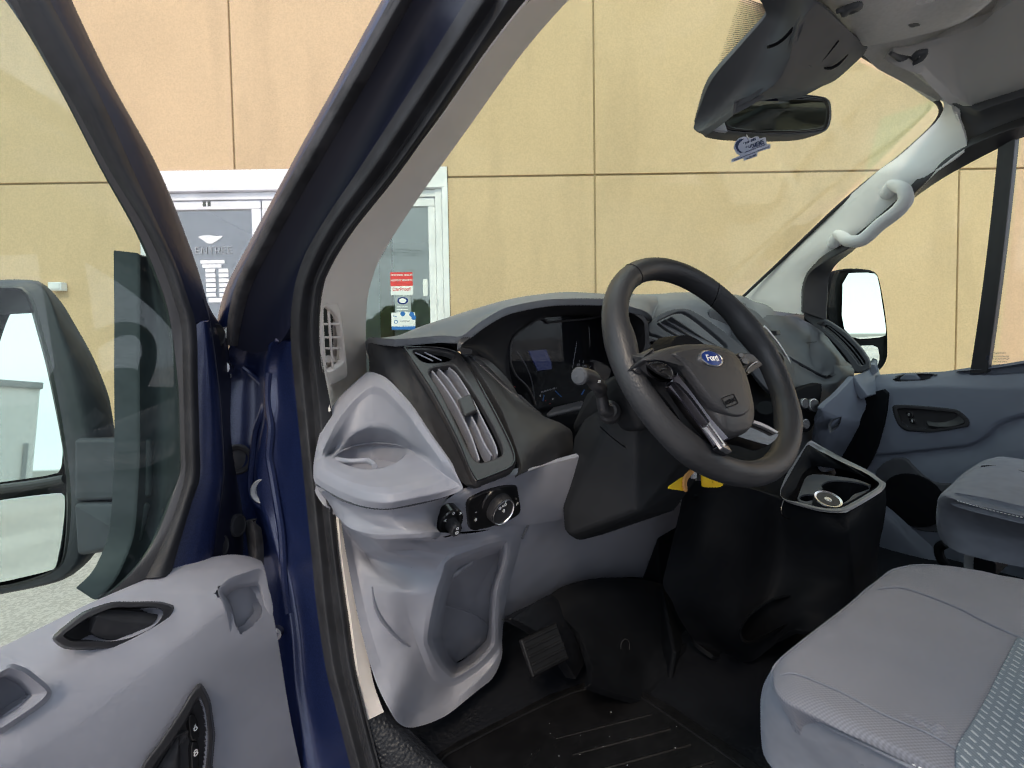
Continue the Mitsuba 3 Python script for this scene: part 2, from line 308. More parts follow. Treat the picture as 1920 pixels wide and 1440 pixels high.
for s in (-1, 1):
    part('fender', loft([[(s * .9, .80, 1.31), (s * .93, 1.2, 1.22), (s * .85, 1.55, 1.02)], [(s * 1.0, .80, 1.1), (s * 1.01, 1.2, 1.05), (s * .9, 1.6, .9)], [(s * 1.0, .80, .5), (s * 1.0, 1.2, .68), (s * .9, 1.65, .5)]], t=.01, ref=(s * 4, 1, 1)), 'navy_paint')
    w = part('wheel', lathe((s * .98, 1.2, .34), (-s, 0, 0), [(.0, 0), (.2, .0), (.22, .02), (.3, 0), (.335, .03), (.335, .2), (.3, .23), (0, .23)]), 'rubber')
    sub(w, 'hub_cap', lathe((s * .99, 1.2, .34), (-s, 0, 0), [(0, 0), (.1, 0), (.19, .012)]), 'steel_grey')
part('front_bumper', hull([(-.85, 1.6, .55), (.85, 1.6, .55), (-.75, 1.72, .8), (.75, 1.72, .8), (-.75, 1.72, .5), (.75, 1.72, .5), (-.8, 1.6, .98), (.8, 1.6, .98)], .04), 'black_plastic')
part('dash_core', box((-.88, .64, .6), (.93, .87, 1.22)), 'black_plastic')
part('dash_core', box((.0, .50, .6), (.93, .635, 1.22)), 'black_plastic')
part('dash_core', box((-.10, .43, .6), (.93, .555, 1.08)), 'black_plastic')
part('underbody', box((-.9, -2.6, .36), (.9, .9, .56)), 'black_plastic')

# -- driver's windshield pillar and door opening --
part('pillar_trim', loft([
    [(-.7259,.0378,1.7859),(-.7415,.0734,1.7633),(-.7857,.181,1.689),(-.8276,.2765,1.6285),(-.8721,.384,1.555),(-.888,.4336,1.5116),(-.8925,.4758,1.4563),(-.887,.5247,1.3703),(-.8836,.5079,1.2805)],
    [(-.6708,.0651,1.8187),(-.6952,.1117,1.7852),(-.7407,.2135,1.708),(-.7953,.3104,1.6407),(-.8393,.414,1.5612),(-.852,.4665,1.5157),(-.852,.5242,1.4581),(-.8401,.601,1.3764),(-.8203,.6692,1.281)],
    [(-.5986,.1055,1.8612),(-.6363,.1636,1.8144),(-.6822,.2621,1.735),(-.74,.3933,1.6291),(-.7658,.4639,1.5722),(-.7758,.5075,1.537),(-.7767,.5465,1.5056),(-.7686,.6025,1.4605),(-.7532,.671,1.4051),(-.7254,.7755,1.3209)]], nu=160, nv=60, t=.012, edge=.003, cut=[[(-.8888,.488,1.4741),(-.881,.4766,1.4785),(-.8578,.5096,1.4672),(-.8447,.5164,1.4524),(-.837,.546,1.4178),(-.8311,.5759,1.3843),(-.8347,.5971,1.365),(-.8633,.58,1.3443),(-.872,.5882,1.3407),(-.8792,.5666,1.3796)]]), 'beige_trim', label='beige trim panel up the windshield pillar')
v1 = part('pillar_vent', slab([(-.8938,.4702,1.4838),(-.8843,.4684,1.4927),(-.8534,.5028,1.4802),(-.8403,.5094,1.4666),(-.832,.5296,1.4425),(-.8235,.5722,1.3965),(-.818,.6151,1.3522),(-.8229,.6319,1.3342),(-.8684,.5746,1.3174),(-.8886,.5367,1.3166),(-.8878,.5468,1.3498),(-.8924,.5041,1.4293)], [[(-.8882,.486,1.4663),(-.8812,.4818,1.4724),(-.8653,.5005,1.4638),(-.8473,.5297,1.4503),(-.8399,.5581,1.4184),(-.8341,.5875,1.3867),(-.8373,.6055,1.3707),(-.8636,.5751,1.354),(-.8727,.5597,1.351),(-.8802,.5369,1.3898),(-.8862,.5088,1.4341)]], .012, .003, it=2), 'beige_trim', label='small beige air vent on the driver side pillar')
sub(v1, 'backing', slab([(-.8733,.549,1.4788),(-.8355,.5414,1.4771),(-.811,.6364,1.408),(-.8017,.7168,1.3391),(-.846,.6977,1.3415)], t=.004), 'inside_dark')
for a, b in (('600,607','637,608'), ('602,632','638,632'), ('604,652','638,652')):
    pass
for ln in ([(-.8865,.5124,1.4411),(-.8434,.5366,1.4414)], [(-.8841,.5295,1.417),(-.8387,.5596,1.4163)], [(-.8802,.5422,1.397),(-.8353,.5803,1.3943)]): sub(v1, 'slat', tube(ln, .0022, 8), 'beige_trim')
sub(v1, 'divider', tube([(-.8718,.4978,1.4629),(-.8631,.5385,1.4089),(-.8539,.5805,1.354)], .0026, 8), 'beige_trim')
sub(v1, 'air_flap', loft([[(-.8668,.589,1.3807),(-.8502,.6008,1.3816),(-.8282,.6221,1.3743)], [(-.8692,.5797,1.3682),(-.8519,.591,1.3687),(-.8323,.6114,1.3625)]], t=.002), 'beige_trim')

seal = part('door_seal', loft([
    [(-.7777,.0861,1.8013),(-.8134,.1768,1.7354),(-.8581,.2872,1.6578),(-.9001,.3893,1.5875),(-.9189,.4411,1.5467),(-.929,.4825,1.5039),(-.9332,.5225,1.4514),(-.93,.5691,1.3737),(-.9314,.5654,1.2924),(-.9363,.5425,1.2038),(-.9417,.5179,1.1081),(-.9469,.4939,1.0152),(-.9519,.4706,.9249),(-.9532,.4434,.838),(-.9486,.4153,.7721),(-.9419,.3749,.677)],
    [(-.7706,.0544,1.7859),(-.8052,.1405,1.7249),(-.8488,.2493,1.6476),(-.8927,.3529,1.5788),(-.9121,.408,1.534),(-.9221,.4467,1.4955),(-.9259,.4823,1.4487),(-.9222,.5267,1.3734),(-.9232,.5246,1.2946),(-.9281,.5026,1.2087),(-.9335,.4789,1.1159),(-.9387,.4559,1.0257),(-.9437,.4335,.9382),(-.9459,.4083,.8537),(-.9416,.3813,.7896),(-.934,.3407,.6977)],
    [(-.755,.0555,1.7909),(-.7892,.1419,1.7287),(-.8324,.2509,1.65),(-.8783,.3576,1.5805),(-.8988,.4145,1.5352),(-.9093,.4542,1.4961),(-.9121,.4891,1.4485),(-.9078,.5334,1.3721),(-.9092,.529,1.2923),(-.9158,.5089,1.2053),(-.9214,.4851,1.1113),(-.9261,.461,1.0201),(-.9306,.4376,.9315),(-.9329,.4123,.8459),(-.9287,.3851,.781),(-.9213,.3442,.6878)],
    [(-.7505,.0373,1.7822),(-.7864,.1306,1.7128),(-.8307,.2396,1.6366),(-.8775,.3478,1.5664),(-.8959,.3973,1.5284),(-.9056,.4329,1.4938),(-.9074,.4659,1.447),(-.9028,.509,1.3718),(-.9032,.5044,1.2935),(-.9098,.4848,1.2081),(-.9154,.4616,1.1157),(-.9201,.4381,1.0261),(-.9233,.4135,.9394),(-.9258,.3888,.8553),(-.9218,.3623,.7916),(-.9154,.3233,.6999)],
    [(-.719,.0363,1.7906),(-.7383,.0779,1.7663),(-.7829,.1865,1.6915),(-.8252,.2828,1.6304),(-.8688,.3896,1.556),(-.8847,.4395,1.5123),(-.8892,.482,1.4566),(-.8836,.5312,1.3699),(-.8804,.5135,1.2796),(-.8889,.499,1.2019),(-.897,.4782,1.107),(-.9041,.4571,1.0146),(-.9061,.4302,.9256),(-.9092,.3999,.8223),(-.9066,.3747,.7568),(-.8998,.3398,.6788)]], nu=90, nv=26, t=.012, edge=.003), 'rubber', label='thick black rubber door seal around the driver opening')
part('sill_trim', loft([[(-.899,.4654,1.1008),(-.9049,.4458,1.0187),(-.9069,.4193,.9307),(-.9099,.3894,.8285),(-.9087,.3662,.7633)], [(-.8816,.4832,1.0917),(-.8841,.4587,1.0078),(-.885,.43,.9178),(-.8863,.3971,.8136),(-.8793,.3703,.7609)]], nu=30, t=.006), 'beige_trim')
part('kick_panel', loft([[(-.911,.37,.766),(-.9068,.3531,.7319),(-.9034,.3332,.6857)], [(-.8804,.3722,.7622),(-.8669,.3454,.7357),(-.8474,.3002,.6781)], [(-.8544,.3788,.7331),(-.8243,.3264,.6961),(-.7983,.2811,.6641)]], t=.006), 'floor_rubber')
frame_p = part('door_frame', loft([
    [(-.8243,.1487,1.8225),(-.8591,.2386,1.756),(-.9063,.3556,1.6735),(-.9565,.4811,1.5839),(-.9927,.5807,1.5057),(-1.0074,.6391,1.4463),(-1.013,.6708,1.4094)],
    [(-.7921,.1338,1.8234),(-.8283,.2258,1.7567),(-.8712,.3382,1.6724),(-.921,.4637,1.5821),(-.9564,.5624,1.5033),(-.9711,.6211,1.4436),(-.9785,.662,1.3962)],
    [(-.7731,.0863,1.8027),(-.8095,.1762,1.7393),(-.8532,.2874,1.6585),(-.8951,.3896,1.5878),(-.9151,.4429,1.547),(-.9251,.4844,1.5041),(-.9293,.5244,1.4514)]], nu=50, nv=12, t=.02), 'navy_frame', label='dark navy painted frame of the driver door opening')
part('weatherstrip', loft([
    [(-.8412,.165,1.8266),(-.8785,.258,1.7603),(-.927,.3769,1.6775),(-.9763,.502,1.5869),(-1.013,.6037,1.5064),(-1.0247,.6574,1.448),(-1.0271,.6811,1.4168)],
    [(-.8372,.1393,1.8137),(-.8733,.2298,1.7493),(-.9193,.3439,1.6684),(-.9679,.4663,1.5806),(-1.004,.5645,1.5042),(-1.0172,.6202,1.4459),(-1.0211,.6465,1.4137)],
    [(-.8213,.1427,1.82),(-.8562,.2325,1.7539),(-.9027,.3483,1.6717),(-.9521,.4726,1.5825),(-.9893,.573,1.5049),(-1.0037,.631,1.4457),(-1.009,.6594,1.4131)]], nu=60, nv=14, t=.012, edge=.002), 'rubber_old', label='weathered grey rubber strip along the outer windshield pillar')
part('outer_pillar', loft([
    [(-.8266,.2198,1.8608),(-.8674,.3209,1.7895),(-.9199,.4494,1.7001),(-.9748,.5864,1.6027),(-1.0204,.7056,1.5136),(-1.0367,.7715,1.4461)],
    [(-.8423,.1741,1.8313),(-.8803,.2684,1.7644),(-.9291,.3884,1.6807),(-.9787,.5145,1.5891),(-1.02,.6231,1.5075),(-1.0338,.6794,1.4495)],
    [(-.8406,.1616,1.8249),(-.8775,.2541,1.7589),(-.9256,.3724,1.6762),(-.9746,.4968,1.586),(-1.0118,.5988,1.5059),(-1.0231,.6501,1.4506)]], nu=60, nv=9, t=.01), 'navy_paint')
hp = part('hinge_pillar', loft([
    [(-1.0152,.7042,1.4229),(-1.0306,.7704,1.3579),(-1.0502,.7598,1.2475),(-1.0586,.7352,1.1395),(-1.0625,.7056,1.0348),(-1.0662,.6769,.9334),(-1.0699,.649,.835),(-1.0734,.622,.7395),(-1.0826,.588,.6002)],
    [(-.9885,.709,1.4159),(-.9968,.7583,1.3549),(-1.0077,.7507,1.2879),(-1.0173,.7305,1.1889),(-1.0231,.6992,1.0714),(-1.0232,.6652,.9686),(-1.0178,.6285,.8801),(-1.0204,.5999,.7835),(-1.0238,.5793,.708),(-1.0303,.5513,.5974)],
    [(-.9666,.6883,1.4031),(-.9765,.7309,1.3536),(-.9862,.7181,1.2763),(-1.0041,.713,1.1892),(-1.0142,.6997,1.1088),(-1.0026,.6588,1.032),(-.9921,.6186,.9531),(-.9955,.5938,.865),(-1.0038,.5636,.741),(-1.0103,.5268,.604)],
    [(-.9508,.6049,1.4163),(-.9634,.6625,1.3541),(-.9703,.6473,1.2803),(-.9902,.6497,1.2076),(-1.0062,.6419,1.1202),(-.9973,.6088,1.0562),(-.9887,.5688,.9705),(-.9882,.5403,.8867),(-.9956,.5107,.7681),(-.9968,.4693,.6387)],
    [(-.9328,.5995,1.415),(-.9433,.6522,1.3524),(-.9558,.6409,1.2681),(-.9663,.6238,1.1748),(-.9728,.6055,1.0938),(-.9766,.5747,.9858),(-.9754,.545,.901),(-.9832,.5096,.763),(-.9787,.4609,.6346)],
    [(-.9302,.5505,1.4136),(-.9273,.5796,1.3631),(-.9289,.5687,1.2918),(-.9339,.5458,1.2028),(-.9393,.521,1.1067),(-.9445,.4969,1.0134),(-.9496,.4736,.9227),(-.9504,.4401,.8186),(-.9362,.3733,.6749)]], nu=70, nv=44, t=.02), 'navy_paint', label='glossy navy painted hinge pillar')
for c, r, ax in (([(-1.0285,.7285,1.1788)][0], .03, 1), ([(-.9934,.6425,1.1225)][0], .025, 0)):
    pg = sub(hp, 'plug', lathe(c, (-.35, -.9, .1), [(r, -.016), (r * 1.05, .004), (r * .95, .008), (r * .72, .004), (r * .66, -.002), (r * .35, .0), (0, .0)]), 'steel_grey' if not ax else 'rubber_old')
ck = sub(hp, 'check_strap_cover', loft([[(-1.0319,.7037,1.0497),(-1.0323,.6939,1.0185),(-1.0333,.6833,.9825)], [(-1.0217,.6288,1.07),(-1.0216,.6183,1.0387),(-1.0277,.6102,.9895)], [(-1.0082,.6385,1.0506),(-1.0087,.6292,1.0207),(-1.0138,.6227,.9807)]], t=.01, edge=.004), 'rubber_old')
sub(hp, 'bolt', lathe([(-1.0124,.5655,.8653)][0], (-.5, -.85, .1), [(.012, -.01), (.012, .004), (.007, .005), (.007, .01), (0, .011)], 16), 'silver')
sub(hp, 'hinge', box(A([(-1.0311,.7604,1.3695)][0]) - [.012, .02, .022], A([(-1.0311,.7604,1.3695)][0]) + [.012, .02, .022], .004), 'steel_grey')
sub(hp, 'hinge_bolt', lathe([(-1.0328,.7083,1.3706)][0], (-.4, -.9, .1), [(.014, -.01), (.014, .012), (.008, .014), (.005, .01), (0, .01)], 20), 'silver')
sub(hp, 'seam_ridge', tube([(-.9936,.7477,1.3662),(-.9809,.7248,1.3486),(-.9686,.702,1.3291),(-.9661,.6939,1.3147),(-.9776,.6736,1.279),(-.9948,.6824,1.2367),(-1.0034,.6799,1.1944),(-1.016,.6722,1.1211),(-1.0118,.66,1.1009),(-.992,.6273,1.0822),(-.983,.6073,1.0582),(-.9862,.5871,.9845),(-.988,.561,.8987)], .006, 8), 'navy_paint')
sub(hp, 'seam_ridge', tube([(-.9597,.6609,1.3538),(-.9686,.6518,1.2905),(-.9699,.6395,1.2487),(-.9802,.6328,1.1868),(-.9798,.6187,1.1463),(-.9795,.5904,1.062),(-.9877,.5643,.9506),(-.9885,.5498,.9038)], .007, 8), 'navy_paint')

# -- driver door (open) --
dd = 'van__driver_door'
labels[dd] = {'label': 'open driver door with grey inner trim and large mirror outside its window'}
sub(dd, 'window_glass', (lambda P: mesh(P, [[0, i, i + 1] for i in range(1, len(P) - 1)]))(A([DP(.95, 1.06, -.01)] + [(-1.3416,.4183,1.0397),(-1.2506,.4752,1.0443),(-1.1729,.5238,1.0524),(-1.1435,.5421,1.1199),(-1.1221,.5555,1.2089),(-1.1134,.5609,1.3355),(-1.106,.5655,1.4433),(-1.12,.5568,1.531),(-1.1337,.5483,1.5973),(-1.1681,.5268,1.694),(-1.2072,.5023,1.8019),(-1.2445,.479,1.8875)] + [DP(.95, 1.95, -.01)])), 'door_tint', False, label='tinted driver door glass')
sub(dd, 'window_frame', loft([
    [(-1.1841,.5403,1.9371),(-1.1556,.5581,1.8483),(-1.101,.5923,1.713),(-1.0745,.6088,1.6119),(-1.0606,.6175,1.5437),(-1.0543,.6215,1.5011),(-1.049,.6248,1.4624)],
    [(-1.1949,.4982,1.9108),(-1.1711,.5131,1.8398),(-1.1337,.5365,1.7609),(-1.1119,.5501,1.6786),(-1.0947,.5608,1.5929),(-1.0794,.5704,1.5239),(-1.0701,.5762,1.4788),(-1.0653,.5792,1.4557)],
    [(-1.2043,.4864,1.9017),(-1.1844,.4989,1.8447),(-1.1626,.5125,1.7855),(-1.1359,.5292,1.6905),(-1.1114,.5445,1.606),(-1.0932,.5559,1.5397),(-1.085,.561,1.496),(-1.0785,.565,1.4555)]], nu=40, nv=12, t=.02, edge=.003), 'navy_frame')
sub(dd, 'window_rubber', loft([
    [(-1.2039,.4879,1.9026),(-1.1839,.5004,1.8455),(-1.162,.514,1.7862),(-1.1353,.5308,1.6911),(-1.1106,.5461,1.6064),(-1.0924,.5576,1.54),(-1.0842,.5627,1.4961),(-1.0777,.5667,1.4556),(-1.0862,.5614,1.3506),(-1.095,.5559,1.2502),(-1.1008,.5523,1.191),(-1.1148,.5435,1.1587),(-1.1591,.5159,1.0463)],
    [(-1.2182,.4695,1.8884),(-1.1982,.482,1.8299),(-1.1776,.4949,1.772),(-1.1501,.512,1.6839),(-1.1199,.5309,1.6028),(-1.1008,.5428,1.5379),(-1.0945,.5468,1.4949),(-1.089,.5502,1.4551),(-1.0973,.545,1.3526),(-1.106,.5396,1.2544),(-1.1111,.5364,1.201),(-1.1232,.5289,1.1687),(-1.1734,.4975,1.0561)],
    [(-1.2374,.4764,1.8867),(-1.2198,.4874,1.8274),(-1.1962,.5021,1.7715),(-1.1655,.5213,1.6849),(-1.1312,.5427,1.6046),(-1.1132,.554,1.5393),(-1.1055,.5588,1.4962),(-1.1001,.5622,1.4563),(-1.1077,.5574,1.3532),(-1.1164,.552,1.2545),(-1.1212,.549,1.2044),(-1.1317,.5424,1.1722),(-1.1915,.5051,1.0575)]], nu=60, nv=16, t=.012, edge=.002), 'rubber')
sub(dd, 'glass_channel', loft([
    [(-1.2363,.4759,1.8868),(-1.2186,.4869,1.8275),(-1.195,.5017,1.7715),(-1.1648,.5206,1.6848),(-1.1305,.542,1.6045),(-1.1125,.5533,1.5392),(-1.1047,.5581,1.4961),(-1.0993,.5615,1.4562),(-1.107,.5567,1.3532),(-1.1156,.5513,1.2545),(-1.1205,.5483,1.2044),(-1.1309,.5417,1.1721),(-1.1908,.5043,1.0575)],
    [(-1.2508,.4774,1.8835),(-1.2326,.4888,1.849),(-1.2122,.5016,1.7969),(-1.1753,.5246,1.6848),(-1.1433,.5446,1.5961),(-1.1272,.5547,1.5307),(-1.1175,.5607,1.4614),(-1.1174,.5608,1.3541),(-1.1246,.5563,1.2554),(-1.1298,.553,1.2017),(-1.1434,.5445,1.1744),(-1.1956,.5119,1.0844),(-1.2513,.4771,1.0503)]], nu=60, nv=6, t=.006), 'satin_black')
sub(dd, 'painted_edge', loft([
    [(-1.0773,.5717,1.4576),(-1.0861,.5662,1.3504),(-1.0949,.5607,1.2495),(-1.1008,.557,1.19),(-1.1148,.5483,1.1575),(-1.1593,.5205,1.0447)],
    [(-1.0672,.571,1.4562),(-1.0726,.5676,1.3489),(-1.0783,.564,1.2461),(-1.0834,.5608,1.1856),(-1.0953,.5534,1.1469),(-1.1322,.5303,1.0321)],
    [(-1.0553,.6031,1.4613),(-1.0538,.6041,1.4133),(-1.0536,.6042,1.3451),(-1.0586,.6011,1.2374),(-1.0623,.5988,1.1885),(-1.072,.5927,1.1418),(-1.1028,.5735,1.0163)]], nu=40, nv=14, t=.01, edge=.003), 'navy_paint', label='shiny navy painted door edge')
sub(dd, 'hinge_face', loft([
    [(-1.056,.6015,1.5011),(-1.0537,.603,1.4613),(-1.0521,.6039,1.4131),(-1.0519,.6041,1.3449),(-1.0569,.601,1.2371),(-1.0606,.5986,1.1881),(-1.0704,.5925,1.1414),(-1.1012,.5733,1.0158)],
    [(-1.0493,.6599,1.4896),(-1.0386,.6666,1.4542),(-1.0339,.6696,1.4129),(-1.0363,.668,1.3404),(-1.0454,.6624,1.2263),(-1.0479,.6608,1.1525),(-1.0493,.66,1.0883),(-1.0535,.6573,.9809)],
    [(-1.0422,.7115,1.4799),(-1.028,.7204,1.4511),(-1.0203,.7252,1.4129),(-1.0224,.7239,1.3584),(-1.0364,.7152,1.2172),(-1.0342,.7165,1.1267),(-1.0283,.7202,1.0672),(-1.0347,.7162,.9542)]], nu=40, nv=10, t=.01), 'navy_frame')
for s in ([(-1.0434,.6519,1.4356)][0], [(-1.0473,.6494,1.0636)][0], [(-1.0834,.6032,1.0456)][0]):
    sub(dd, 'blanking_plug', lathe(s, tuple(-DE * .3 + DN * .95), [(.022, -.004), (.022, .003), (.019, .0045), (.017, .003), (.006, .004), (0, .004)], 28), 'rubber')
shr = lambda P, k: [tuple(A(P).mean(0) + (A(p) - A(P).mean(0)) * k) for p in P]
CUTS = [[(-1.2744,.366,1.0602),(-1.2627,.3733,1.0665),(-1.2456,.384,1.0719),(-1.2268,.3957,1.0703),(-1.2016,.4115,1.0568),(-1.1724,.4297,1.0368),(-1.1645,.4347,1.0251),(-1.1704,.431,1.0139),(-1.1858,.4214,1.0078),(-1.2052,.4092,1.0084),(-1.223,.3981,1.014),(-1.2518,.3801,1.034),(-1.269,.3694,1.0485)],
        [(-1.3363,.3038,1.0309),(-1.3223,.3125,1.0572),(-1.3139,.3178,1.0595),(-1.3055,.3229,1.0511),(-1.2964,.3287,1.0318),(-1.2892,.3332,1.011),(-1.2944,.3299,1.0066),(-1.3109,.3196,1.0014),(-1.3246,.3111,.9994)],
        [(-1.2055,.3383,.8583),(-1.1834,.3521,.8777),(-1.1587,.3675,.8981),(-1.1437,.3769,.9146),(-1.1389,.3799,.9155),(-1.1345,.3826,.9052),(-1.1306,.3851,.8783),(-1.1314,.3846,.8459),(-1.1369,.3812,.8094),(-1.1441,.3767,.7826),(-1.1543,.3703,.7596),(-1.1951,.3448,.8045)],
        [(-1.096,.4303,1.0297),(-1.0796,.4406,1.0376),(-1.0541,.4565,1.0312),(-1.0351,.4684,1.0232),(-1.0307,.4711,.999),(-1.0268,.4736,.9612),(-1.0323,.4701,.9455),(-1.0565,.455,.9354),(-1.0824,.4388,.9353),(-1.087,.4359,.9513),(-1.0882,.4352,.9825),(-1.091,.4335,1.0064)]]
CUTS = [shr(c, k) for c, k in zip(CUTS, (.72, .92, .97, .72))]
sub(dd, 'trim_panel', loft([
    [DP(.95, 1.13, -.005)] + [(-1.3646,.3981,1.0494),(-1.3395,.4137,1.049),(-1.2973,.4401,1.052),(-1.2489,.4704,1.0555),(-1.1864,.5094,1.055),(-1.143,.5365,1.0567),(-1.0962,.5658,1.0427),(-1.0708,.5817,1.0336),(-1.0355,.6037,1.0112),(-1.0173,.6151,.9931)],
    [DP(.95, 1.12, .03)] + [(-1.3578,.361,1.0329),(-1.3252,.3814,1.0342),(-1.2832,.4076,1.0392),(-1.2352,.4376,1.0428),(-1.1798,.4723,1.0437),(-1.1374,.4988,1.0455),(-1.095,.5253,1.0389),(-1.0702,.5408,1.0314),(-1.0383,.5607,1.0144),(-1.0185,.5731,.9997)],
    [DP(.9, 1.09, .075)] + [(-1.3509,.3123,.995),(-1.3109,.3373,1.0047),(-1.2653,.3658,1.0091),(-1.2122,.399,1.0107),(-1.1625,.43,1.013),(-1.1195,.4569,1.0201),(-1.0884,.4763,1.0213),(-1.0637,.4918,1.0192),(-1.0397,.5067,1.0124),(-1.0213,.5182,1.0021)],
    [DP(.85, 1.02, .105)] + [(-1.3435,.2815,.9628),(-1.2855,.3178,.9532),(-1.2369,.3482,.9622),(-1.1886,.3784,.9721),(-1.1463,.4048,.981),(-1.1064,.4297,.9875),(-1.0791,.4467,.9874),(-1.0588,.4594,.9837),(-1.0396,.4714,.9763),(-1.0229,.4819,.9708)],
    [DP(.8, .93, .12)] + [(-1.3082,.2883,.8779),(-1.2638,.316,.883),(-1.2216,.3424,.8986),(-1.1767,.3704,.9117),(-1.1329,.3978,.9201),(-1.0959,.4209,.9215),(-1.0708,.4366,.9162),(-1.0518,.4485,.9115),(-1.0363,.4581,.9069),(-1.0201,.4683,.903)],
    [DP(.7, .78, .125)] + [(-1.2744,.307,.783),(-1.2332,.3328,.7915),(-1.1922,.3584,.7999),(-1.1494,.3851,.805),(-1.1097,.4099,.8011),(-1.0788,.4293,.7903),(-1.0538,.4449,.7816),(-1.0404,.4532,.7792),(-1.0261,.4622,.7812),(-1.0162,.4684,.7826)],
    [DP(.6, .55, .11)] + [(-1.2201,.3528,.6038),(-1.1812,.377,.6086),(-1.146,.3991,.6065),(-1.1151,.4184,.6046),(-1.0863,.4363,.5985),(-1.0646,.4499,.5926),(-1.0458,.4617,.5913),(-1.0296,.4718,.604),(-1.0139,.4816,.6079),(-1.0016,.4893,.6054)]], nu=200, nv=170, t=.02, edge=.006, cut=CUTS), 'grey_plastic', label='lavender grey moulded trim panel of the open door')
# moulded grab pocket at the front of the trim
sub(dd, 'grab_pocket', cloft([
    [(-1.0992,.4259,1.036),(-1.0813,.4372,1.0457),(-1.0532,.4547,1.0416),(-1.0322,.4678,1.0357),(-1.0262,.4716,1.0096),(-1.021,.4748,.9585),(-1.027,.471,.9383),(-1.055,.4536,.9289),(-1.0838,.4356,.9321),(-1.0898,.4318,.949),(-1.0919,.4305,.986),(-1.0946,.4288,1.0097)],
    [(-1.0926,.4348,1.0241),(-1.0786,.4436,1.0308),(-1.0548,.4584,1.0224),(-1.0384,.4687,1.0148),(-1.0345,.4711,.9937),(-1.0325,.4723,.9639),(-1.0377,.4691,.95),(-1.0581,.4563,.9411),(-1.0802,.4425,.9381),(-1.0836,.4404,.9513),(-1.0852,.4394,.9794),(-1.0872,.4381,1.0031)],
    [(-1.0871,.4653,1.0052),(-1.0743,.4733,1.0103),(-1.0529,.4867,1.0033),(-1.0404,.4945,.996),(-1.0377,.4962,.9798),(-1.0369,.4967,.955),(-1.0409,.4942,.9439),(-1.059,.4829,.9347),(-1.0748,.473,.9322),(-1.0777,.4712,.9436),(-1.0794,.4701,.9653),(-1.0819,.4686,.9872)]], n=60, m=6, straight=False), 'grey_plastic')
ph_ = sub(dd, 'release_bezel', cloft([
    [(-1.2819,.3708,1.0588),(-1.268,.3794,1.0686),(-1.2499,.3908,1.075),(-1.229,.4038,1.0723),(-1.202,.4207,1.0578),(-1.1669,.4426,1.0343),(-1.1552,.4499,1.0177),(-1.1624,.4454,1.0018),(-1.181,.4338,.9951),(-1.2029,.4201,.9949),(-1.2228,.4077,1.0013),(-1.2554,.3873,1.0237),(-1.2757,.3746,1.0422)],
    [(-1.2772,.3619,1.0612),(-1.264,.3701,1.0699),(-1.2465,.3811,1.0757),(-1.2268,.3934,1.0736),(-1.2012,.4094,1.0599),(-1.1696,.4291,1.0385),(-1.1599,.4352,1.0249),(-1.166,.4313,1.0112),(-1.1828,.4209,1.0052),(-1.2031,.4082,1.0049),(-1.2221,.3963,1.0106),(-1.2524,.3774,1.0311),(-1.2712,.3656,1.0477)],
    [(-1.2704,.3638,1.0611),(-1.2603,.3701,1.0656),(-1.2439,.3804,1.0699),(-1.2255,.3918,1.0685),(-1.2015,.4068,1.0556),(-1.1753,.4232,1.0382),(-1.1688,.4273,1.0274),(-1.1736,.4242,1.019),(-1.1881,.4152,1.0132),(-1.206,.404,1.0145),(-1.2226,.3937,1.0199),(-1.2498,.3766,1.0386),(-1.2657,.3667,1.0514)],
    [(-1.274,.3957,1.0494),(-1.2647,.4016,1.0526),(-1.2477,.4122,1.0557),(-1.2292,.4237,1.0538),(-1.205,.4389,1.0399),(-1.1802,.4543,1.0241),(-1.1746,.4578,1.0146),(-1.1787,.4553,1.0078),(-1.1923,.4468,1.0026),(-1.2101,.4356,1.0041),(-1.2267,.4253,1.0093),(-1.2534,.4086,1.0274),(-1.269,.3988,1.04)]], n=64, m=4, cap=True), 'satin_black', label='black oval bezel around the door release on the sill top')
sub(dd, 'release_lever', loft([[(-1.2357,.3973,1.0684),(-1.2193,.4075,1.0572),(-1.1977,.421,1.0409),(-1.1772,.4338,1.0235)], [(-1.2386,.386,1.0632),(-1.2226,.396,1.0465),(-1.2016,.4091,1.0293),(-1.1827,.421,1.0182)], [(-1.2474,.3876,1.0457),(-1.236,.3947,1.0287),(-1.2208,.4042,1.0164),(-1.1995,.4175,1.0126)]], t=.008, edge=.004), 'dark_plastic')
sub(dd, 'pull_cup', cloft([
    [(-1.3368,.3058,1.03),(-1.3223,.3148,1.061),(-1.3123,.3211,1.0635),(-1.3031,.3268,1.0545),(-1.2927,.3333,1.0336),(-1.2838,.3389,1.0059),(-1.2901,.335,.9973),(-1.3097,.3227,.9929),(-1.326,.3125,.9895)],
    [(-1.3351,.2997,1.0329),(-1.3211,.3085,1.0601),(-1.3123,.314,1.0622),(-1.3037,.3194,1.0535),(-1.2942,.3253,1.034),(-1.2863,.3303,1.0113),(-1.2921,.3267,1.006),(-1.3092,.3159,1.0016),(-1.3237,.3069,.9997)],
    [(-1.3371,.308,1.0319),(-1.3236,.3164,1.0524),(-1.3166,.3208,1.0526),(-1.3095,.3252,1.0444),(-1.3023,.3297,1.0272),(-1.2994,.3315,1.0141),(-1.3031,.3292,1.0112),(-1.3135,.3227,1.0068),(-1.3247,.3157,1.0062)],
    [(-1.3473,.344,1.0148),(-1.3343,.3522,1.0338),(-1.3278,.3562,1.034),(-1.3212,.3603,1.0253),(-1.3144,.3646,1.0094),(-1.312,.3661,.999),(-1.3158,.3637,.9965),(-1.3248,.3581,.9919),(-1.3347,.3519,.9924)]], n=60, m=5), 'grey_plastic')
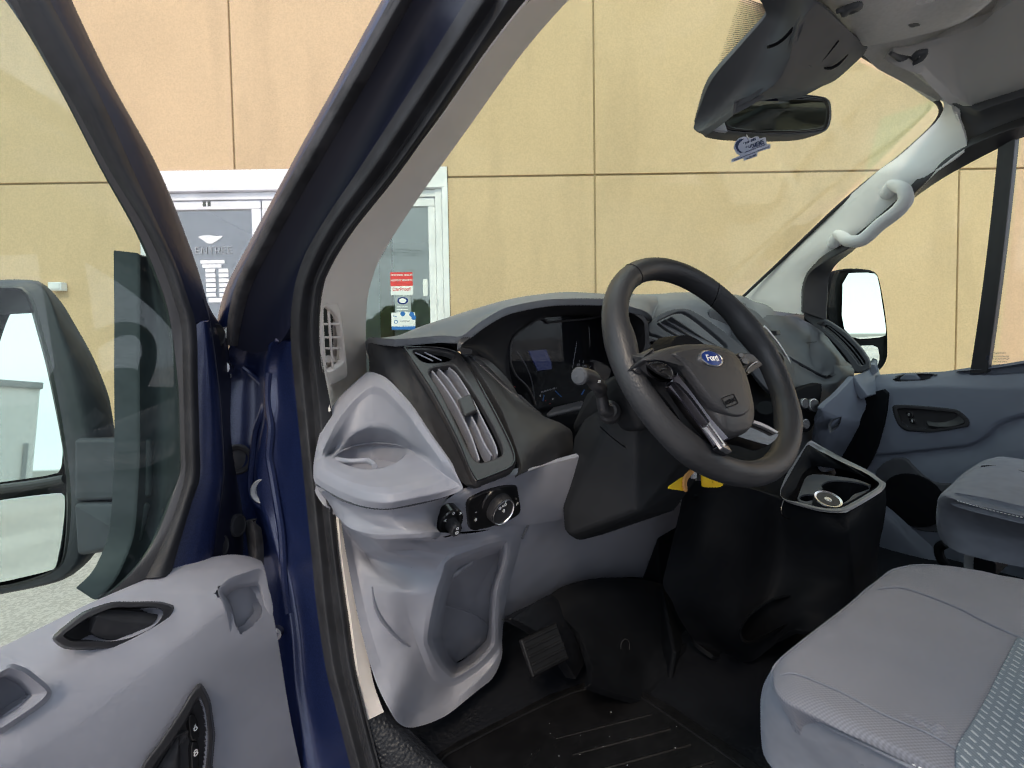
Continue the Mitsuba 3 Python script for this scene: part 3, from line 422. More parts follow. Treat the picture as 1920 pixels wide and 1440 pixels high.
hb = sub(dd, 'handle_bezel', cloft([
    [(-1.2125,.3386,.8621),(-1.1891,.3533,.8815),(-1.1618,.3703,.9044),(-1.1441,.3814,.922),(-1.1383,.385,.9248),(-1.131,.3895,.9096),(-1.1262,.3926,.8775),(-1.1262,.3926,.8388),(-1.1325,.3886,.8017),(-1.1386,.3848,.7733),(-1.152,.3764,.7534),(-1.1977,.3479,.8035)],
    [(-1.209,.3314,.8654),(-1.1855,.3461,.886),(-1.1596,.3623,.9083),(-1.1436,.3723,.923),(-1.1387,.3753,.9247),(-1.1333,.3787,.9119),(-1.1289,.3815,.8831),(-1.1293,.3812,.8479),(-1.1349,.3777,.8108),(-1.1421,.3732,.7841),(-1.1529,.3665,.7617),(-1.1958,.3397,.8089)],
    [(-1.2009,.3365,.8571),(-1.1801,.3494,.8746),(-1.1567,.3641,.8936),(-1.143,.3726,.9102),(-1.1388,.3753,.9116),(-1.1356,.3773,.9039),(-1.1327,.3791,.8805),(-1.1333,.3787,.8499),(-1.1387,.3753,.8145),(-1.1458,.3709,.788),(-1.1553,.365,.7644),(-1.1926,.3416,.8054)],
    [(-1.201,.3588,.8407),(-1.1797,.3721,.8572),(-1.157,.3863,.8755),(-1.1436,.3947,.8923),(-1.1399,.397,.8942),(-1.1379,.3982,.8874),(-1.1353,.3999,.8663),(-1.1363,.3992,.838),(-1.1418,.3958,.8018),(-1.1491,.3912,.7746),(-1.1575,.386,.7492),(-1.1924,.3642,.7875)]], n=60, m=4, cap=True), 'satin_black', label='black pointed bezel with lock buttons on the door')
for i, (pp, s) in enumerate((([(-1.1558,.3788,.8814),(-1.1527,.3807,.8853),(-1.1478,.3838,.8817),(-1.1445,.3858,.8679),(-1.1464,.3847,.8393),(-1.1563,.3785,.8471)], 'a'), ([(-1.1565,.3784,.8456),(-1.1465,.3846,.8377),(-1.1508,.3819,.7996),(-1.1529,.3806,.7932),(-1.1602,.3761,.8007)], 'b'))):
    bt = sub(dd, 'lock_button', slab(pp, t=.01, b=.0015), 'gloss_black')
    c = A([(-1.1492,.3811,.8632)][0] if i == 0 else [(-1.1526,.379,.8271)][0])
    lk = text('8' if i else '6', .009, c, -DE, (0, 0, 1)); sub(dd, 'lock_symbol', lk, 'white_print')
sub(dd, 'handle_lever', loft([[(-1.2,.3559,.8383),(-1.1796,.3686,.858),(-1.1724,.3731,.8657)], [(-1.1863,.3527,.8249),(-1.1747,.3599,.8453),(-1.1694,.3632,.8708)], [(-1.1742,.372,.8035),(-1.1709,.3741,.8332),(-1.1692,.3751,.8602)]], t=.01, edge=.003), 'rubber_old')
sub(dd, 'outer_panel', loft([[DP(.0, .93, -.09), DP(.5, .93, -.1), DP(.95, .93, -.1)], [DP(.0, .8, -.12), DP(.5, .8, -.13), DP(.95, .8, -.13)], [DP(.0, .35, -.09), DP(.5, .35, -.1), DP(.95, .35, -.1)]], ref=(-5, 5, 1), t=.01), 'navy_paint')
# mirror outside the driver window
dm = 'van__driver_mirror'
labels[dm] = {'label': 'large black double door mirror outside the driver window'}
sub(dm, 'mount', loft([
    [(-1.1426,.5663,1.5681),(-1.1504,.5614,1.4973),(-1.1643,.5527,1.3771),(-1.1793,.5433,1.2405),(-1.1884,.5376,1.1821),(-1.1988,.5312,1.1248),(-1.2139,.5217,1.0884),(-1.2295,.5119,1.0624),(-1.2508,.4986,1.0461)],
    [(-1.1342,.5951,1.5695),(-1.1316,.5967,1.5002),(-1.1382,.5926,1.3734),(-1.1527,.5835,1.2286),(-1.1611,.5783,1.1662),(-1.1751,.5696,1.1067),(-1.1948,.5572,1.0703),(-1.2162,.5439,1.0502),(-1.2405,.5287,1.0352)],
    [(-1.1176,.5701,1.5546),(-1.1052,.5778,1.498),(-1.1094,.5752,1.371),(-1.1245,.5658,1.2074),(-1.1339,.5599,1.164),(-1.1515,.5489,1.1155),(-1.1779,.5324,1.0736),(-1.1989,.5193,1.0581),(-1.2273,.5016,1.0468)]], nu=40, nv=12, t=.03, edge=.004), 'mirror_shell')
MD = 'd-.16'
sub(dm, 'arm', hull(A([(-1.181,.6248,1.2574),(-1.191,.6185,1.1657)] + [(-1.1689,.5734,1.2607),(-1.1781,.5677,1.1772)] + [(-1.2678,.7121,1.2584),(-1.2781,.7057,1.1641)] + [(-1.2579,.6239,1.2692),(-1.2674,.618,1.182)]), .008), 'mirror_shell')
sub(dm, 'arm', hull(A([(-1.1979,.6142,1.1494),(-1.2119,.6055,1.0874)] + [(-1.1839,.564,1.1567),(-1.1996,.5542,1.1091)] + [(-1.2801,.7044,1.1453),(-1.285,.7014,1.0685)] + [(-1.2693,.6168,1.1646),(-1.2738,.614,1.0936)]), .008), 'mirror_shell')
sub(dm, 'housing', cloft([
    [(-1.3794,.7075,1.5282),(-1.337,.6861,1.5331),(-1.3093,.672,1.5296),(-1.2982,.6661,1.5169),(-1.29,.6606,1.4571),(-1.284,.6558,1.3773),(-1.2821,.6526,1.2739),(-1.2842,.6519,1.1966),(-1.299,.6572,1.0993),(-1.3107,.6623,1.0644),(-1.3337,.6735,1.0469),(-1.4016,.7075,1.0321),(-1.4451,.7295,1.0309)],
    [(-1.3797,.7146,1.54),(-1.3374,.6933,1.5417),(-1.2989,.6737,1.5384),(-1.281,.6644,1.5269),(-1.2681,.6563,1.4558),(-1.2581,.6493,1.3703),(-1.2539,.6449,1.2701),(-1.2603,.6464,1.1924),(-1.2795,.654,1.1013),(-1.2962,.6615,1.0563),(-1.3252,.6757,1.0338),(-1.4041,.7153,1.0242),(-1.4481,.7375,1.0212)],
    [(-1.3982,.7981,1.5499),(-1.353,.7753,1.5517),(-1.3011,.749,1.5475),(-1.2779,.7367,1.5237),(-1.2547,.7237,1.4655),(-1.2305,.7096,1.3852),(-1.2204,.7031,1.3222),(-1.2198,.7012,1.2515),(-1.2337,.7061,1.1535),(-1.2643,.7195,1.0666),(-1.3103,.7418,1.02),(-1.3449,.7589,1.0066),(-1.4244,.7989,.9977),(-1.4715,.8227,.9945)],
    [(-1.4215,.888,1.5331),(-1.3724,.8633,1.5397),(-1.3242,.8388,1.5346),(-1.2963,.8238,1.4946),(-1.2748,.8115,1.4323),(-1.2596,.802,1.3488),(-1.2527,.7971,1.2857),(-1.255,.7968,1.2229),(-1.27,.8026,1.1396),(-1.2976,.8149,1.0679),(-1.3379,.8342,1.0192),(-1.3657,.8478,1.0014),(-1.4424,.8865,.996),(-1.4921,.9117,.9976)]], n=90, m=6, cap=True, straight=False), 'mirror_shell')
sub(dm, 'bezel', cloft([
    [(-1.3794,.7075,1.5282),(-1.337,.6861,1.5331),(-1.3093,.672,1.5296),(-1.2982,.6661,1.5169),(-1.29,.6606,1.4571),(-1.284,.6558,1.3773),(-1.2821,.6526,1.2739),(-1.2842,.6519,1.1966),(-1.299,.6572,1.0993),(-1.3107,.6623,1.0644),(-1.3337,.6735,1.0469),(-1.4016,.7075,1.0321),(-1.4451,.7295,1.0309)],
    [(-1.3792,.705,1.5254),(-1.337,.6838,1.5295),(-1.3106,.6704,1.5269),(-1.3021,.6659,1.516),(-1.2946,.6607,1.4574),(-1.2887,.6559,1.3778),(-1.2859,.6521,1.2701),(-1.2889,.652,1.1976),(-1.3023,.6566,1.1004),(-1.3151,.6622,1.062),(-1.3327,.6709,1.0513),(-1.4004,.7048,1.0375),(-1.4436,.7266,1.0372)],
    [(-1.3918,.7608,1.5304),(-1.3478,.7386,1.5329),(-1.3216,.7253,1.5303),(-1.3142,.7213,1.519),(-1.3067,.7162,1.4604),(-1.3005,.7112,1.3771),(-1.2974,.7069,1.2548),(-1.3032,.7079,1.1695),(-1.3157,.7124,1.0868),(-1.3298,.7185,1.0408),(-1.3443,.7257,1.0369),(-1.4134,.7604,1.0232),(-1.4588,.7833,1.0228)]], n=90, m=3, cap=True), 'satin_black')
def plate(P, tilt, t=.004):
    m = slab(P, t=t, b=.0006); v = m.vertices; z = v[:, 2]; nrm_ = np.array([-.45, -.89, .02])
    return mesh(v + nrm_ * ((z.min() - z) * tilt)[:, None], m.faces)
sub(dm, 'mirror_glass', plate([(-1.3819,.7177,1.5276),(-1.3398,.6964,1.5274),(-1.3188,.6857,1.5252),(-1.3097,.6809,1.5185),(-1.3065,.6791,1.5096),(-1.3013,.6755,1.4654),(-1.2952,.6708,1.3923),(-1.2914,.6676,1.3345),(-1.2922,.6662,1.2564),(-1.2951,.667,1.2273),(-1.3025,.6705,1.2152),(-1.3806,.7099,1.2103),(-1.4241,.7318,1.208)], .12), 'mirror_glass', label='large upper mirror glass')
sub(dm, 'glass_divider', tube([(-1.4242,.7272,1.1981),(-1.3809,.7053,1.2004),(-1.3298,.6795,1.2027),(-1.2909,.66,1.2074)], .008, 10), 'satin_black')
sub(dm, 'wide_glass', plate([(-1.4277,.7307,1.1762),(-1.384,.7087,1.1801),(-1.34,.6865,1.1823),(-1.3046,.6686,1.1827),(-1.2996,.6659,1.1756),(-1.3019,.6665,1.1509),(-1.3112,.67,1.0988),(-1.3222,.6747,1.0579),(-1.3283,.6776,1.0512),(-1.4021,.7147,1.0399),(-1.446,.7368,1.0377)], .05), 'mirror_glass', label='small lower wide angle mirror glass')

# -- dashboard --
dash = 'van__dashboard'
labels[dash] = {'label': 'dark grey dashboard top sweeping across the cab'}
sub(dash, 'top_pad', loft([
    [(-.72, .74, 1.352), (-.5, .80, 1.36), (-.2, .82, 1.365), (0, .82, 1.37)],
    [(-.7582,.6,1.398),(-.7069,.6,1.4004),(-.6538,.56,1.419),(-.5819,.52,1.44),(-.5233,.48,1.457),(-.4221,.48,1.4721),(-.3279,.48,1.4776),(-.2078,.48,1.4716),(-.104,.48,1.4654),(.0238,.52,1.4664)],
    [(-.7549,.57,1.395),(-.7128,.57,1.3966),(-.6732,.52,1.4028),(-.6182,.48,1.4137),(-.5633,.44,1.431),(-.4739,.44,1.4536),(-.3619,.44,1.4636),(-.2467,.44,1.4597),(-.1458,.44,1.4468),(-.0386,.48,1.4371)],
    [(-.7457,.51,1.39),(-.7163,.51,1.3901),(-.6782,.46,1.3918),(-.6495,.42,1.388),(-.6073,.4,1.4128),(-.5361,.4,1.4404),(-.4105,.4,1.4531),(-.2821,.4,1.4497),(-.1859,.4,1.4281),(-.075,.46,1.4118)]], nu=60, nv=26, t=.012, edge=.003), 'pad_top')
sub(dash, 'centre_top', loft([
    [(-.4, .82, 1.365), (0, .84, 1.37), (.4, .82, 1.365), (.8, .74, 1.352)],
    [(.0132,.6,1.4785),(.1164,.6,1.4782),(.215,.6,1.4813),(.3343,.6,1.481),(.5087,.6,1.4709),(.8028,.68,1.442),(1.1587,.7,1.4202)],
    [(-.0934,.5,1.4572),(-.0221,.5,1.4409),(.0754,.5,1.45),(.1727,.5,1.4506),(.2737,.5,1.4319),(.4101,.5,1.3768),(.7341,.6,1.3071)],
    [(-.1124,.46,1.3584),(-.0422,.46,1.3396),(.0899,.46,1.3303),(.2362,.46,1.3041),(.37,.46,1.2439),(.4565,.46,1.1839),(.655,.5,1.1128)]], nu=50, nv=24, t=.012, edge=.002), 'pad_top')
sub(dash, 'side_cheek', loft([
    [(-.7654,.62,1.3989),(-.7703,.62,1.3361),(-.7813,.58,1.3327)],
    [(-.7497,.58,1.4015),(-.7655,.53,1.3381),(-.7642,.5,1.3155)],
    [(-.7307,.54,1.3916),(-.7334,.49,1.3306),(-.7542,.42,1.2652)],
    [(-.7286,.515,1.3835),(-.7237,.45,1.3154),(-.7408,.36,1.2448),(-.7577,.27,1.1891)],
    [(-.7246,.49,1.3649),(-.7241,.4,1.2928),(-.7391,.3,1.2258),(-.7626,.225,1.1731)],
    [(-.7179,.47,1.3455),(-.719,.37,1.2697),(-.7378,.27,1.2147),(-.7527,.205,1.1776)]], nu=30, nv=30, t=.01, edge=.002), 'dark_plastic')
dv = 'van__side_vent'
labels[dv] = {'label': 'tall dark side air vent with pale slats left of the instruments'}
sub(dv, 'frame', slab([(-.7393,.4973,1.3914),(-.689,.4877,1.3889),(-.6448,.4698,1.3801),(-.6308,.4539,1.3702),(-.63,.4229,1.3487),(-.6406,.3413,1.2911),(-.6524,.2741,1.2435),(-.6623,.2314,1.213),(-.6721,.2094,1.197),(-.6911,.1976,1.1872),(-.722,.1962,1.1837),(-.7588,.1955,1.1802),(-.7575,.2155,1.1942),(-.75,.2566,1.2234),(-.7434,.3147,1.2642),(-.7387,.3911,1.3177)],
    [[(-.7256,.4834,1.3829),(-.6948,.4764,1.3805),(-.661,.4624,1.3736),(-.6503,.4475,1.3642),(-.6674,.4364,1.355),(-.7178,.4426,1.3552)], [(-.7204,.4289,1.3454),(-.6657,.4271,1.3487),(-.6627,.4161,1.3413),(-.6627,.3604,1.3026),(-.6706,.2877,1.2514),(-.6796,.24,1.2176),(-.689,.2251,1.2065),(-.7087,.2232,1.2035),(-.736,.2239,1.2018),(-.7382,.2406,1.2132),(-.7288,.3046,1.2585),(-.7202,.3757,1.3085)]], .012, .004, it=2), 'satin_black')
sub(dv, 'trim_line', tube([(-.7365,.4885,1.3879),(-.6926,.4801,1.3858),(-.651,.4628,1.3772),(-.6381,.4474,1.3675),(-.6375,.4183,1.3473),(-.6476,.3373,1.2903),(-.659,.2707,1.2431),(-.6686,.2283,1.2128),(-.6772,.2093,1.1989),(-.6936,.1996,1.1908),(-.7229,.1976,1.187),(-.7553,.1962,1.1834),(-.7547,.2137,1.1956),(-.7469,.2548,1.2248),(-.7401,.313,1.2658),(-.7351,.3895,1.3193)], .0016, 6, True), 'gloss_black')
sub(dv, 'duct', slab([(-.7096,.5928,1.4004),(-.5737,.5452,1.3785),(-.6282,.2449,1.1654),(-.7431,.2475,1.1578)], t=.004), 'black_plastic')
for a in ([(-.7102,.442,1.3432),(-.7079,.4187,1.3272),(-.7061,.3699,1.2935),(-.7128,.3036,1.2469),(-.7292,.2378,1.1998)], [(-.6969,.4416,1.344),(-.6897,.4029,1.3177),(-.6897,.3603,1.2881),(-.6968,.2989,1.2449),(-.7047,.2506,1.2107),(-.7048,.2381,1.202)], [(-.6761,.4395,1.3442),(-.6677,.4113,1.3254),(-.6703,.3628,1.2915),(-.68,.2997,1.2469),(-.688,.2538,1.2143),(-.6946,.2379,1.2028)]):
    n = np.array([-.067, -.569, .819]); sub(dv, 'slat', loft([A(a) + n * .004, A(a) - n * .024], nu=30, t=.0028, ref=(-1.2, .2, 1.3)), 'silver' if 0 else 'grey_plastic')
sub(dv, 'adjuster_tab', hull([(-.6986,.3417,1.2867),(-.6773,.346,1.2914),(-.6851,.3157,1.2697),(-.7057,.312,1.2655),(-.6896,.3538,1.2788),(-.6684,.3556,1.2817),(-.6774,.3304,1.2635)], .004), 'satin_black')
for a in ([(-.7161,.4862,1.3759),(-.6923,.4563,1.357)], [(-.7002,.4857,1.3768),(-.6751,.4537,1.3566)]): sub(dv, 'upper_slat', tube(a, .0016, 6), 'grey_plastic')
sub(dash, 'driver_pod', loft([
    [(-.6258,.462,1.3786),(-.6257,.4,1.3381),(-.6248,.34,1.2812),(-.6355,.28,1.2259),(-.6492,.235,1.1845),(-.6618,.215,1.1725)],
    [(-.6249,.455,1.3752),(-.6141,.4,1.3328),(-.604,.35,1.2841),(-.6052,.29,1.2314),(-.6021,.25,1.1879),(-.5994,.25,1.1624)],
    [(-.6192,.44,1.3649),(-.5968,.4,1.3206),(-.5784,.36,1.2781),(-.5639,.31,1.2379),(-.5389,.28,1.2039),(-.5453,.27,1.1578)],
    [(-.6125,.43,1.3643),(-.5904,.39,1.3223),(-.5633,.36,1.2784),(-.53,.33,1.2382),(-.4929,.31,1.2156),(-.4712,.31,1.195),(-.4872,.3,1.1476)]], nu=36, nv=22, t=.012, edge=.002), 'dark_plastic', label='grained dark panel below the button row')
br = 'van__button_row'
labels[br] = {'label': 'slanted row of four flat dark buttons beside the instruments'}
for q in ([(-.6392,.435,1.3749),(-.6235,.435,1.3748),(-.6088,.435,1.3608),(-.623,.435,1.3534)], [(-.6246,.43,1.3525),(-.6105,.43,1.3598),(-.5659,.43,1.3187),(-.5846,.43,1.3096)], [(-.5942,.41,1.3092),(-.5757,.41,1.3192),(-.5304,.41,1.2812),(-.5497,.41,1.2724)], [(-.5635,.385,1.2736),(-.5447,.385,1.2821),(-.5049,.385,1.2439),(-.4854,.385,1.2276),(-.4946,.385,1.2166),(-.5181,.385,1.2313)]):
    sub(br, 'button', slab(q, t=.012, b=.0015, it=1), 'dash_top')
c = A([(-.6049,.4215,1.3379)][0]); sub(br, 'button_symbol', text('OFF', .0035, c + [0, -.002, .001], [(-.6057,.42,1.338),(-.5988,.42,1.332)][1] - A([(-.6057,.42,1.338)][0]), (0, .5, .8)), 'white_print')

# -- instrument cluster --
ic = 'van__instrument_cluster'
labels[ic] = {'label': 'dark instrument cluster under its hood behind the steering wheel'}
sub(ic, 'hood_lining', loft([
    [(-.6317,.405,1.375),(-.6557,.405,1.3819),(-.6108,.405,1.4091),(-.5617,.405,1.4331),(-.4823,.405,1.451),(-.3866,.405,1.4587),(-.2719,.405,1.456),(-.177,.405,1.4256),(-.1448,.405,1.4023),(-.1437,.405,1.359),(-.165,.405,1.3212)],
    [(-.5828,.45,1.3576),(-.5963,.45,1.3785),(-.5596,.45,1.4026),(-.5109,.45,1.426),(-.4419,.45,1.4417),(-.3501,.45,1.4471),(-.2296,.45,1.4422),(-.1487,.45,1.4142),(-.122,.45,1.3792),(-.1226,.45,1.3382),(-.1402,.45,1.3055)],
    [(-.4358,.52,1.2269),(-.4735,.52,1.3217),(-.4724,.52,1.3709),(-.4523,.52,1.3992),(-.3809,.52,1.4269),(-.2929,.52,1.435),(-.1692,.52,1.4248),(-.1072,.52,1.3882),(-.0898,.52,1.3439),(-.1037,.52,1.2871),(-.1463,.52,1.2482)]], nu=60, nv=16, t=.01, ref=(-.6, -.3, 1.3)), 'satin_black')
sub(ic, 'face', slab([(-.4767,.535,1.433),(-.3836,.535,1.4547),(-.1378,.535,1.4472),(-.0189,.535,1.3841),(-.0263,.535,1.2645),(-.1765,.535,1.1645),(-.3064,.535,1.1559),(-.4048,.535,1.1847),(-.4742,.535,1.2839)], t=.01), 'black_plastic')
sub(ic, 'bezel', tube([(-.4205,.5,1.229),(-.4387,.5,1.2715),(-.473,.5,1.3098),(-.4823,.5,1.3387),(-.48,.5,1.3675),(-.471,.5,1.3886),(-.4537,.5,1.4033),(-.4272,.5,1.4166),(-.3893,.5,1.4298),(-.3783,.5,1.4293),(-.3711,.5,1.4203),(-.3071,.5,1.4226),(-.234,.5,1.4248),(-.1878,.5,1.4324)], .0028, 8, up=(0, 1, 0)), 'satin_black')
sub(ic, 'lower_trim', hull([(-.4043,.47,1.2066),(-.3091,.47,1.2112),(-.3644,.5,1.211),(-.2791,.5,1.2154)], .006), 'dash_top')
sub(ic, 'divider', tube([(-.4483,.52,1.3568),(-.424,.52,1.3171),(-.4115,.52,1.2776),(-.4075,.52,1.2282)], .0016, 6, up=(0, 1, 0)), 'dash_top')
sub(ic, 'cover', mesh([(-.4744,.505,1.4312),(-.1865,.505,1.4355),(-.1243,.505,1.3603),(-.2222,.505,1.188),(-.4101,.505,1.1951),(-.477,.505,1.3101)], [[0, 1, 2], [0, 2, 3], [0, 3, 4], [0, 4, 5]]), 'lens', False)
scene['display_glow'] = {'type': 'principled', 'base_color': rgb((.004, .006, .03)), 'roughness': .4}
dp = add('van__instrument_cluster__display', slab([(-.4084,.531,1.3564),(-.3555,.531,1.3563),(-.3415,.531,1.3224),(-.3411,.531,1.3065),(-.3837,.531,1.3066)], t=.003, b=.0005, it=0), 'display_glow', 35, True)
scene[dp]['emitter'] = {'type': 'area', 'radiance': rgb((.0005, .001, .005))}
def facetext(s, h, px, mat, ex=(1, 0, 0), y=0, bold=False):
    return text(s, h, A(px) + [0, -.002, 0], ex, (0, .0, 1), bold=bold)
sub(ic, 'dial_mark', facetext('20', .006, [(-.2577,.531,1.3095)][0], 'white_print'), 'grey_print')
sub(ic, 'dial_mark', facetext('100', .006, [(-.2365,.531,1.3035)][0], 'white_print'), 'grey_print')
for p in ([(-.2537,.531,1.316),(-.2516,.531,1.32)], [(-.2413,.531,1.3122),(-.239,.531,1.3189)], [(-.2203,.531,1.2978),(-.2144,.531,1.3028)]): sub(ic, 'dial_tick', tube(A(p) - [0, .002, 0], .0007, 5, res=2), 'grey_print')
sub(ic, 'gauge_heading', facetext('UNLEADED FUEL ONLY', .0032, [(-.3566,.531,1.2564)][0], 'grey_print', (1, 0, .12)), 'grey_print')
for p in ([(-.379,.53,1.2315),(-.3729,.53,1.2466)], [(-.3376,.53,1.2516),(-.3202,.53,1.2347)]): sub(ic, 'gauge_needle', tube(A(p) - [0, .003, 0], .0011, 6, res=2), 'blue_print')
sub(ic, 'dial_needle', tube(A([(-.2534,.53,1.2319),(-.2435,.53,1.2432)]) - [0, .003, 0], .0016, 6, res=2), 'blue_print')
for s, p in (('C', [(-.3467,.531,1.2326)][0]), ('E', [(-.3837,.531,1.2452)][0])): sub(ic, 'gauge_letter', facetext(s, .005, p, 'white_print'), 'white_print')
for p in ([(-.3684,.531,1.2314)][0], [(-.3559,.531,1.2218)][0], [(-.4565,.531,1.2758)][0]): sub(ic, 'warning_mark', facetext('H', .003, p, 'red_print'), 'red_print')
sub(ic, 'speed_needle', tube(A([(-.2778,.531,1.3032),(-.2587,.531,1.3696)]) - [0, .003, 0], .0006, 5, res=2), 'grey_print')

# -- cup holder pod and lower dash --
pod = 'van__cup_holder_pod'
labels[pod] = {'label': 'pale grey moulded cup holder pod at the left end of the dash'}
dn_ = lambda P, dz, k: [tuple(A(P).mean(0) + (A(p) - A(P).mean(0)) * k - [0, 0, dz]) for p in P]
sub(pod, 'shell', cloft([
    [(-.9373,.4397,1.2),(-.9485,.3813,1.183),(-.9429,.2952,1.183),(-.9265,.208,1.183),(-.8995,.1697,1.183),(-.8535,.1624,1.183),(-.8069,.1438,1.195),(-.8128,.1532,1.2221),(-.8009,.2454,1.2551),(-.7862,.3676,1.298),(-.781,.4878,1.3335),(-.7907,.5516,1.3432),(-.8254,.5585,1.3197),(-.8609,.5532,1.2924),(-.8972,.5175,1.2564),(-.9218,.4729,1.2267)],
    [(-.9344,.4341,1.206),(-.9478,.3652,1.194),(-.9417,.2807,1.194),(-.9264,.1959,1.194),(-.9011,.1588,1.194),(-.8586,.1522,1.194),(-.8105,.1487,1.2),(-.817,.1541,1.2243),(-.8054,.2429,1.2562),(-.7922,.3624,1.2973),(-.7888,.4756,1.3296),(-.7969,.5336,1.339),(-.8299,.5373,1.3159),(-.8634,.5293,1.2893),(-.8971,.4982,1.2565),(-.9209,.4563,1.2281)],
    [(-.9285,.4316,1.209),(-.9423,.3566,1.204),(-.9373,.2737,1.204),(-.9236,.1971,1.204),(-.8975,.164,1.204),(-.8609,.1587,1.204),(-.8164,.1714,1.208),(-.8201,.1805,1.2277),(-.8114,.2556,1.2539),(-.8016,.3627,1.2893),(-.7994,.4499,1.3138),(-.8081,.4925,1.3187),(-.8362,.5001,1.3002),(-.8685,.4902,1.274),(-.8979,.465,1.2459),(-.9181,.4394,1.2244)],
    [(-.925,.4159,1.211),(-.9371,.3426,1.209),(-.9317,.2703,1.209),(-.918,.2085,1.209),(-.8924,.1785,1.209),(-.8563,.1754,1.209),(-.8148,.1982,1.211),(-.8129,.2175,1.2263),(-.8086,.2802,1.2459),(-.8011,.3767,1.2768),(-.8005,.4542,1.2977),(-.809,.4917,1.3014),(-.8325,.5,1.2864),(-.8609,.4896,1.2629),(-.8876,.4711,1.2385),(-.9082,.4527,1.2187)],
    [(-.9192,.4146,1.211),(-.9295,.3463,1.211),(-.9218,.2855,1.211),(-.9087,.2322,1.211),(-.8836,.2056,1.211),(-.8502,.2081,1.211),(-.8116,.2384,1.211),(-.8019,.2743,1.219),(-.804,.3167,1.2286),(-.8072,.3769,1.242),(-.8164,.4281,1.2489),(-.827,.4557,1.2484),(-.8456,.4753,1.24),(-.8656,.4852,1.228),(-.8834,.4854,1.215),(-.8967,.4859,1.2054)],
    [(-.9123,.4181,1.21),(-.9179,.3626,1.21),(-.9109,.313,1.21),(-.8978,.2688,1.21),(-.8739,.2471,1.21),(-.8424,.2555,1.21),(-.8104,.286,1.21),(-.7968,.3289,1.21),(-.7874,.3773,1.21),(-.7866,.4359,1.21),(-.8003,.4815,1.21),(-.8166,.5017,1.21),(-.8434,.5056,1.21),(-.8715,.4845,1.21),(-.8901,.4619,1.21),(-.9047,.4374,1.21)],
    [(-.9049,.4269,1.208),(-.9061,.3855,1.208),(-.9014,.3409,1.208),(-.8889,.2996,1.208),(-.872,.2854,1.208),(-.8434,.3001,1.208),(-.8134,.3327,1.208),(-.7954,.363,1.208),(-.7859,.4014,1.208),(-.7896,.4394,1.208),(-.8031,.4771,1.208),(-.8186,.4962,1.208),(-.8445,.4993,1.208),(-.8695,.482,1.208),(-.886,.4636,1.208),(-.8971,.4465,1.208)],
    [(-.8977,.4427,1.203),(-.8996,.4015,1.203),(-.8945,.3605,1.203),(-.8819,.323,1.203),(-.8645,.3131,1.203),(-.8369,.3258,1.203),(-.8081,.3567,1.203),(-.7914,.3838,1.203),(-.7836,.4186,1.203),(-.7862,.4553,1.203),(-.7985,.4915,1.203),(-.8143,.5108,1.203),(-.8398,.5132,1.203),(-.8622,.4991,1.203),(-.8784,.4797,1.203),(-.8897,.4624,1.203)],
    dn_([(-.8977,.4427,1.203),(-.8996,.4015,1.203),(-.8945,.3605,1.203),(-.8819,.323,1.203),(-.8645,.3131,1.203),(-.8369,.3258,1.203),(-.8081,.3567,1.203),(-.7914,.3838,1.203),(-.7836,.4186,1.203),(-.7862,.4553,1.203),(-.7985,.4915,1.203),(-.8143,.5108,1.203),(-.8398,.5132,1.203),(-.8622,.4991,1.203),(-.8784,.4797,1.203),(-.8897,.4624,1.203)], .030, .95)], n=192, m=5, cap=True, straight=True), 'grey_plastic', 50)
sub(pod, 'cup_lip', tube([(-.9026,.4191,1.207),(-.8881,.3812,1.207),(-.867,.3626,1.207),(-.8667,.3418,1.207),(-.8718,.3135,1.207)], .0045, 10), 'grey_plastic')
sub(pod, 'lip_band', loft([
    [(-.9302,.4842,1.1553),(-.9258,.4751,1.1454),(-.9418,.3009,1.179),(-.9244,.2159,1.179),(-.8971,.1773,1.179),(-.8505,.1698,1.179),(-.7915,.2109,1.1686)],
    [(-.9228,.4754,1.1378),(-.9145,.4697,1.1234),(-.9334,.2946,1.163),(-.9192,.2257,1.163),(-.8919,.1853,1.163),(-.8527,.1869,1.16),(-.8068,.2234,1.147)],
    [(-.911,.4652,1.1137),(-.905,.4585,1.0972),(-.9368,.2616,1.143),(-.9222,.2107,1.143),(-.8955,.1807,1.143),(-.8669,.1613,1.143),(-.8069,.2588,1.0895)]], nu=60, nv=18, t=.006, edge=.002), 'grey_plastic')
sub(pod, 'seam', tube([(-.9292,.4798,1.156),(-.9416,.3016,1.18),(-.9246,.215,1.18),(-.8973,.1765,1.18),(-.8508,.169,1.18),(-.7733,.214,1.1712)], .0012, 6), 'dash_top')
part('switch_panel', loft([
    [(-.7622,.24,1.162),(-.7157,.225,1.167),(-.6552,.225,1.1683),(-.5741,.255,1.1622),(-.471,.255,1.1625)],
    [(-.802,.2325,1.1418),(-.7496,.2392,1.1349),(-.6844,.2476,1.126),(-.6119,.257,1.1162),(-.4583,.2734,1.1036)],
    [(-.8099,.2552,1.095),(-.7499,.2653,1.0814),(-.6815,.2778,1.0635),(-.6131,.2896,1.0475),(-.5497,.2989,1.0362),(-.4263,.3148,1.0197)]], nu=50, nv=20, t=.01, edge=.002), 'grey_plastic', label='grey strip of dash holding the lamp switch')
